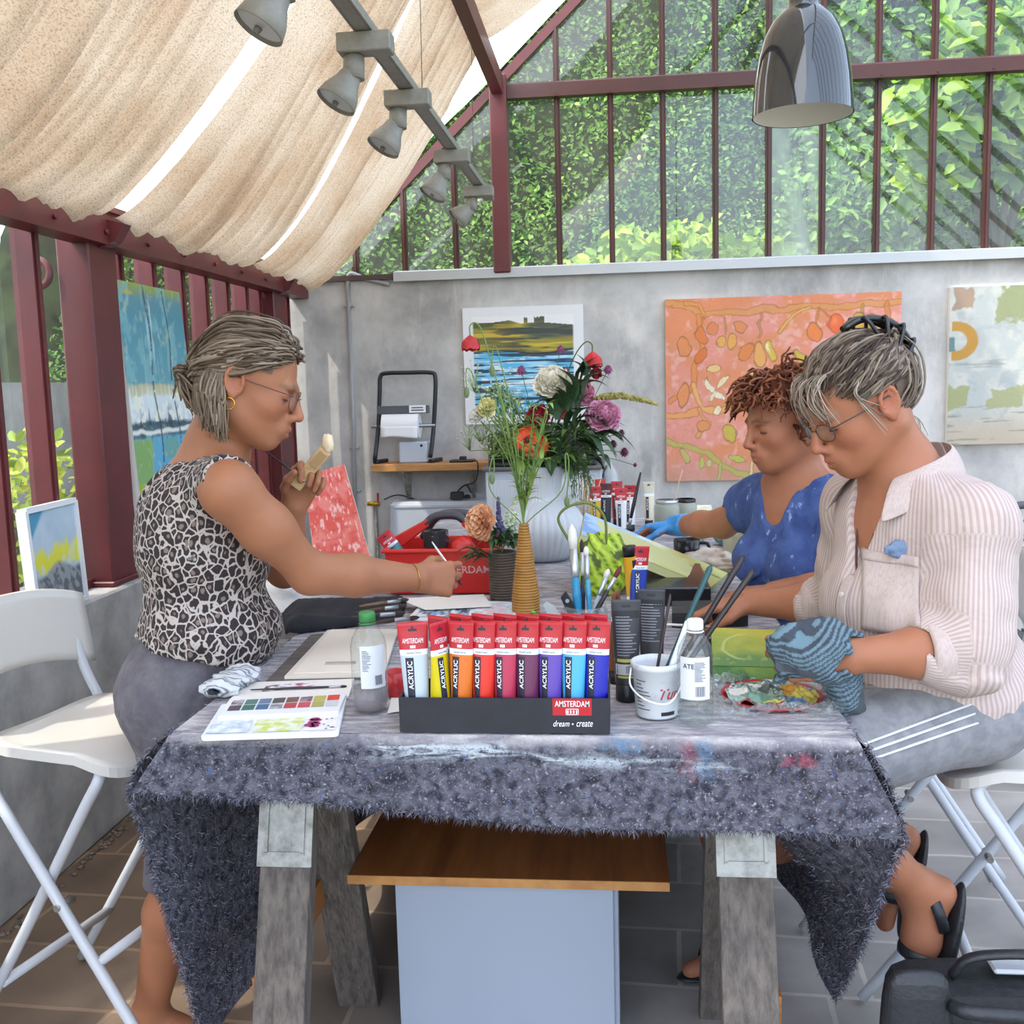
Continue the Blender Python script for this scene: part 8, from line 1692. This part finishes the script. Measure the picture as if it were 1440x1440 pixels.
    for k in (-1, 0, 1):
        a = hip[0]; b_ = kn[0]; d = nv(b_-a); sd = nv(np.cross(d, up)); sd = sd if sd[1] < 0 else -sd; nr = nv(np.cross(sd, d)); nr = nr if nr[2] > 0 else -nr
        pts = [a+d*t+(sd*math.cos(.35+k*.17)+nr*math.sin(.35+k*.17))*(.110-.03*t/.38) for t in np.linspace(.08, .36, 10)]; mb.tube(pts, .0042, 6, flat=.5)
    mb.build('stripes', mat('white_stripe', 'd8d8da', .8), root)
    # sandals
    for i in (0, 1):
        hl_, to = an[i]+np.array((.048, 0, -.012)), an[i]+np.array((.005, -.005, -.215)); ax = nv(to-hl_); bk2 = nv(np.array((1, 0, 0))-ax*ax[0]); S_ = SDF(); S_.ell((hl_+to)/2+bk2*.040, (.135, .044, .016), np.stack([ax, np.cross(bk2, ax), bk2], 1), .01)
        sn = thing('sandal', ('black sandal on the foot tucked under the striped-shirt woman\'s stool', 'black sandal on the far foot of the striped-shirt woman')[i], 'sandal', hl_)
        sdf_obj(S_, 'sole', blk2, sn, .004)
        for (t, r_) in ((.035, .046), (.13, .046)): c = hl_+ax*t-bk2*.002; ring_band(c, ax if t > .1 else nv(ax*.5-bk2*.85), r_, .022, .004, (1, .92), bk2).build('strap', blk2, sn)
    # hair
    cols = ['5f5146', '75675a', '4a3d34', '857769', '3d322b', '6a5c4f']; rr = random.Random(8); bun = (-.088, 0, .058); paths = []
    for i in range(420):
        a = rr.uniform(-2.0, 2.0); z = .074-.05*min(1, abs(a)/1.2)**1.5+rr.uniform(-.006, .03); k = math.sqrt(max(.05, 1-((z-.03)/.094)**2)); paths.append(over_skull((-.012+.098*math.cos(a)*k, .079*math.sin(a)*k, z), (bun[0]+rr.gauss(0, .01), rr.gauss(0, .012), bun[2]+rr.gauss(0, .012)), lift=.012+.025*rr.random()))
    for i in range(260):
        a = rr.uniform(1.7, 4.58); z = -.055+rr.uniform(-.015, .03); k = math.sqrt(max(.05, 1-((z-.03)/.1)**2)); paths.append(over_skull((-.02+.088*math.cos(a)*k, .079*math.sin(a)*k, z), (bun[0]+rr.gauss(0, .012), rr.gauss(0, .014), bun[2]+rr.gauss(0, .012)), lift=.05+.06*rr.random()))
    for i in range(60):
        a = rr.uniform(0, 2*PI); c = np.array(bun)+np.array((-.014, 0, .016)); paths.append([c+np.array((.010*math.cos(a+t), .032*math.sin(a+t), .022*math.cos(a+t)*0+.02*math.sin(t+i))) for t in np.linspace(0, 2.4, 5)])
    light = []
    for i in range(46):
        q = rr.choice((-1, 1, 1)); y = q*rr.uniform(.0, .06); st = np.array((.078-.012*abs(y)/.06*2, y, .078)); e = st+np.array((.026*rr.uniform(.3, 1.2), q*rr.uniform(-.005, .02), -.05-rr.random()*.035)); light.append([st-np.array((.02, 0, -.012)), st+np.array((.014, 0, .004)), (st+e)/2+np.array((.018, 0, .008)), e])
    for i in range(16):
        q = rr.choice((-1, 1)); st = np.array((.03, q*.076, .035)); e = st+np.array((-.018+rr.gauss(0, .012), q*.006, -.04-rr.random()*.05)); light.append([st+np.array((-.01, 0, .02)), st+np.array((.006, q*.006, 0)), e])
    for i in range(14): st = np.array((-.07, rr.uniform(-.05, .05), -.06)); light.append([st, st+np.array((-.012, 0, -.02)), st+np.array((rr.gauss(-.005, .01), 0, -.05))])
    hair_locks(h, None, paths, cols, .0023, 'hair', root, 5, [((-.012, 0, .03), (.099, .0795, .093), lambda c: (c[2] > .055-.035*(c[0] < .03)+(.02 if c[0] > .05 else 0)) or (c[0] < -.04 and c[2] > -.06))], jitter=.0025, extra=[(q_, ['9c8f82', 'aea295', '85786b', '756859'], .0009) for q_ in light])
    cl_ = MB()
    arc = [h.w(p) for p in ((-.034, 0, .134), (-.066, 0, .136), (-.098, 0, .119), (-.122, 0, .09), (-.132, 0, .056), (-.126, 0, .025))]
    for q in (-1, 1):
        A_ = [np.array(p)+h.R[:, 1]*q*.016*math.sin(PI*i/5) for i, p in enumerate(arc)]; cl_.tube(bez(A_, 5), .0105, 10, flat=.7)
        for i in range(1, 5): p = A_[i]; cl_.tube(bez([p, np.array(p)+h.R[:, 1]*q*.022, h.w((-.075, q*.036, .105-.022*i))], 4), .0038, 8)
    cl_.build('hair_claw', mat('claw_black', '16171c', .3, spec=.6), root)
    MB().tube(bez([nek-F3*.055+up*.03, nek+lf*.055+up*.005-F3*.01, nek+F3*.06+lf*.04-up*.055, che+F3*.14+lf*.012+up*.02, nek+F3*.062-lf*.035-up*.055, nek-lf*.055+up*.005], 7), .0022, 6).build('neck_cord', mat('brown_cord', '4a2c24', .7), root)
    # the rag
    tcn = np.array(wl)+nv(np.array(wl)-np.array(el))*.06; mb = MB()
    g0 = [A3(Py(u, v, y)) for u, v, y in ((1092, 948, 1.87), (1125, 900, 1.90), (1160, 890, 1.92), (1172, 925, 1.80), (1180, 990, 1.85), (1212, 985, 1.90), (1205, 930, 1.95))]
    rag_m = bpy.data.materials.new('wiping_rag'); rag_m.use_nodes = True; N2, L2, b2 = nodes(rag_m); a2 = N2.new('ShaderNodeAttribute'); a2.attribute_name = 'pig'; L2.new(a2.outputs['Color'], b2.inputs['Base Color']); b2.inputs['Roughness'].default_value = .95
    ctr = A3(Py(1142, 925, 1.87))
    R2 = SDF(); rw = lambda u, v, y: A3(Py(u, v, y))
    R2.ell(rw(1146, 921, 1.85), (.088, .062, .046), Matrix.Rotation(.22, 3, 'Y'), .03)
    for a_, b2, r1, r2 in (((1150, 920, 1.87), (1096, 953, 1.87), .04, .012), ((1150, 915, 1.85), (1114, 905, 1.85), .046, .034), ((1190, 905, 1.85), (1160, 900, 1.84), .03, .04), ((1160, 925, 1.85), (1100, 935, 1.84), .035, .014), ((1178, 935, 1.87), (1190, 972, 1.87), .030, .026), ((1190, 972, 1.87), (1208, 1000, 1.885), .026, .012), ((1190, 960, 1.86), (1186, 998, 1.86), .022, .010)): R2.cone(rw(*a_), rw(*b2), r1, r2, .02)
    R2.cone(wl, np.array(wl)+nv(np.array(wl)-np.array(el))*.03, .036, .03, .01, 's')
    def rc(V):
        t = np.sin((V[:, 0]*.35-V[:, 2]*.8+.25*V[:, 1]+.012*sines(V, 30, 3))*760)[:, None]; n_ = sines(V, 28, 9)[:, None]; c = np.where(t > .1, np.array(S('66808c')), np.array(S('3d444e'))); return np.where(n_ > .35, np.array(S('4a5058')), c)*(1+.15*n_)
    V, Q = R2.mesh(.003, lambda P: .008*sines(P, 60, 5, 6)+.004*sines(P, 130, 8), 1); tag(np_mesh('wiping_rag', V, Q, rag_m, None, rc(V)), 'blue-grey striped paint rag in the near hand of the striped-shirt woman', 'rag')
    return h, hr
W2 = woman_shirt()
q = np.array(W2[1][0][-1]); stick(Vector(q)+Vector((.03, -.01, .02)), Vector(q)+Vector((-.07, .02, .018)), .003, .003, mat('white_handle'), 'white handled brush under the far hand of the striped-shirt woman', None, 'paintbrush')
# ---------------------------------------------------------------- woman in the blue dress
def woman_blue():
    f = nv((-.78, -.62, 0)); R = torso_R(f); lf = R[:, 1]; F3 = R[:, 0]; up = np.array((0, 0, 1.0))
    pel = np.array((.565, 2.84, .85)); che, sho, nek = [A3(Py(u, v, 2.77)) for u, v in ((1132, 765), (1130, 702), (1116, 664))]; wai = pel*.5+che*.5+F3*.01
    h = Head(Py(1103, 592, 2.72), (-.93, -.36), 11)
    root = thing('person', 'woman in a blue dress seated behind, reaching out with a blue rubber glove', 'person', (pel[0], pel[1], 0))
    sl = sho+lf*.155-up*.02; sr = sho-lf*.155-up*.02; er = A3(Py(1016, 736, 3.06)); wr = A3(Py(952, 739, 3.24)); el = A3(Py(1192, 828, 2.50)); wl = A3(Py(1090, 832, 2.62)); B_ = SDF()
    def torso(S_, o=0, k=.05):
        S_.ell(pel, np.array((.14, .185, .115))+o, R, k); S_.ell(wai, np.array((.115, .145, .15))+o, R, k); S_.ell(che, np.array((.115, .155, .16))+o, R, k); S_.cone(sr, sl, .05+o, .05+o, k); S_.ell(sho-up*.03, np.array((.10, .14, .08))+o, R, k)
        for q in (-1, 1): S_.ell(che+F3*.085+lf*q*.07-up*.045, np.array((.068, .072, .072))+o, R, .04)
    torso(B_); h.add(B_, nek-up*.02, 1.06); B_.cone(nek, sho, .056, .07, .05)
    for q in (sr, sl): B_.cone(nek-up*.02, q, .045, .048, .05)
    B_.chain([sr, er], [.054, .043], .03); B_.chain([er, er*.55+wr*.45, wr], [.043, .040, .028], .02); B_.chain([sl, el], [.054, .043], .03); B_.chain([el, el*.55+wl*.45, wl], [.043, .04, .028], .02)
    hp = dict(curl=(30, 34, 38, 42), mid=(55, 58, 60, 62), tip=(30, 32, 34, 34), thumb=((.8, .35, .5), (.9, .0, .4)))
    dR = nv((-.85, .25, -.15)); nR = (-.2, -.3, -1); uR = (-.1, -1, .1)
    hr = hand(B_, wr, dR, nR, uR, .95, **hp); hand(B_, wl, (-.9, .3, -.1), (0, 0, -1), (.1, 1, 0), .95, (16, 20, 24, 28), (34, 36, 38, 40), (20, 22, 24, 24))
    hip = [pel+lf*.09, pel-lf*.09]; kn = [np.array((.27, 2.52, .73)), np.array((.16, 2.70, .72))]; an = [np.array((.44, 2.56, .36)), np.array((.295, 2.50, .09))]
    for i in (0, 1):
        B_.chain([hip[i], kn[i]], [.088, .06], .04); B_.chain([kn[i], kn[i]*.6+an[i]*.4, an[i]], [.055, .054, .035], .02); foot(B_, an[i], an[i]+np.array((.03, .0, -.05)), an[i]+np.array((-.13, -.06, -.06)), (0, 0, 1))
    V, Q = B_.mesh(.0034, None, 1); np_mesh('body', V, Q, skin_m, root, h.tint(V, 'a46c50', '944e46', '4a3026'))
    h.lashes(root)
    G = SDF(); hand(G, wr, dR, nR, uR, 1.02, **hp); axr = nv(wr-er); G.chain([wr-axr*.035, wr+axr*.02], [.0385, .034], .01)
    sdf_obj(G, 'rubber_glove', mat('glove_blue', '3f8fd0', .4, spec=.5, bump=(60, .25)), root, .003, lambda P: .0016+.0012*sines(P, 120, 3))
    D_ = SDF(); torso(D_, .011, .045)
    for q in (sr, sl): D_.cone((nek*.45+q*.55)-up*.012, q, .056, .062, .04)
    for s_, e_ in ((sl, el), (sr, er)): D_.cone(s_+up*.005, s_+(e_-s_)*.30, .068, .075, .03); D_.cone(s_+(e_-s_)*.28, s_+(e_-s_)*.6, .060, .075, .006, 's')
    for i in (0, 1): D_.chain([hip[i], kn[i]], [.11, .088], .06)
    D_.chain([hip[0]+up*-.02+lf*.06, hip[0]+lf*.12-up*.30-F3*.02], [.09, .06], .05); D_.chain([kn[0], kn[0]-up*.12], [.088, .09], .05)
    D_.cone(nek+up*.03, nek-up*.012, .072, .068, .01, 's'); D_.cone(nek+F3*.05+up*.03, che+F3*.18+up*.0, .078, .010, .01, 's')
    blue = mat('blue_dress', '31457c', .85, noise=(14, '435a90', .4, .6), bump=(40, .3)); N_, L_, b_ = nodes(blue); tc_ = [q_ for q_ in N_ if q_.type == 'TEX_COORD'][0]; n1 = N_.new('ShaderNodeTexNoise'); n1.inputs['Scale'].default_value = 34; n1.inputs['Detail'].default_value = 7; n1.inputs['Roughness'].default_value = .7; mpp = N_.new('ShaderNodeMapping'); mpp.inputs['Scale'].default_value = (1, 1, .5); L_.new(tc_.outputs['Object'], mpp.inputs[0]); L_.new(mpp.outputs[0], n1.inputs[0])
    m1 = N_.new('ShaderNodeMapRange'); m1.inputs[1].default_value = .60; m1.inputs[2].default_value = .68; L_.new(n1.outputs[0], m1.inputs[0]); m2 = N_.new('ShaderNodeMix'); m2.data_type = 'RGBA'; pv = b_.inputs['Base Color'].links[0].from_socket; L_.new(m1.outputs[0], m2.inputs[0]); L_.new(pv, m2.inputs[6]); m2.inputs[7].default_value = S4('8fa6d4'); L_.new(m2.outputs[2], b_.inputs['Base Color'])
    wz = wai[2]+.0
    sdf_obj(D_, 'dress', blue, root, .0045, lambda P: .005*sines(P, 40, 25, 6, (1, 1, .5))+.0035*sines(P, 85, 29, 6, (1, 1, .6))+.010*np.exp(-((P[:, 2]-wz)/.014)**2)+.006*np.sin(P[:, 0]*170+P[:, 1]*140)*np.exp(-((P[:, 2]-wz)/.05)**2))
    cols = ['5b3020', '6e3b26', '4a2519', '7f4a30', '8a5438']; rr = random.Random(4); paths = []
    for i in range(760):
        th = math.acos(1-1.5*rr.random()); ph = rr.uniform(0, 2*PI); dd = np.array((math.sin(th)*math.cos(ph), math.sin(th)*math.sin(ph), math.cos(th)))
        p = np.array((-.014, 0, .03))+dd*np.array((.097, .079, .092))
        if p[0] > .02 and p[2] < .062-(.02 if abs(p[1]) > .05 else 0): continue
        if p[2] < -.02 and p[0] > -.03: continue
        L_c = rr.uniform(.03, .06); e1, e2 = [np.array(q_) for q_ in frame(dd)]; k = rr.choice((-1, 1)); a0 = rr.uniform(0, 6.28); flow = nv(np.array((-.2 if p[0] < 0.02 else .7, dd[1]*.5, -.75))+.45*dd+np.array([rr.gauss(0, .3) for _ in range(3)]))
        paths.append([p+dd*(.004+.022*math.sin(PI*t*.8))+flow*L_c*t+(e1*math.cos(a0+k*t*6)+e2*math.sin(a0+k*t*6))*.0085*t for t in np.linspace(0, 1, 7)])
    hair_locks(h, None, paths, cols, .0031, 'hair', root, 5, [((-.014, 0, .03), (.1, .082, .095), lambda c: (c[2] > .06-.035*(c[0] < .03)) or (c[0] < -.03 and c[2] > -.05))], n=3, jitter=.002)
    c = an[1]; sn = thing('sandal', 'black strapped sandal on the floor under the table at the bottom edge', 'sandal', (c[0], c[1], 0)); S_ = SDF(); ft = nv(np.array((-.16, -.06, 0))); S_.ell((c[0]-.05, c[1]-.03, .016), (.125, .042, .012), np.stack([ft, np.cross(up, ft), up], 1), .01); sdf_obj(S_, 'sole', blk2, sn, .004)
    for t in (.0, .085): ring_band(np.array((c[0]+.0, c[1], .05))+ft*t, nv(ft*.9+up*.35), .041, .02, .003, (1, .95), up).build('strap', blk2, sn)
    return hr
W3 = woman_blue()
gp_ = Vector((np.array(W3[0][1])+np.array(W3[4-4][1]))/2) if False else Vector(W3[0][2])
brush('paintbrush', Py(901, 664, gp_.y), Py(882, 752, gp_.y-.01), .006, mat('dark_handle'), 'black brush held upright in the blue rubber glove', brisd, .02, .03)
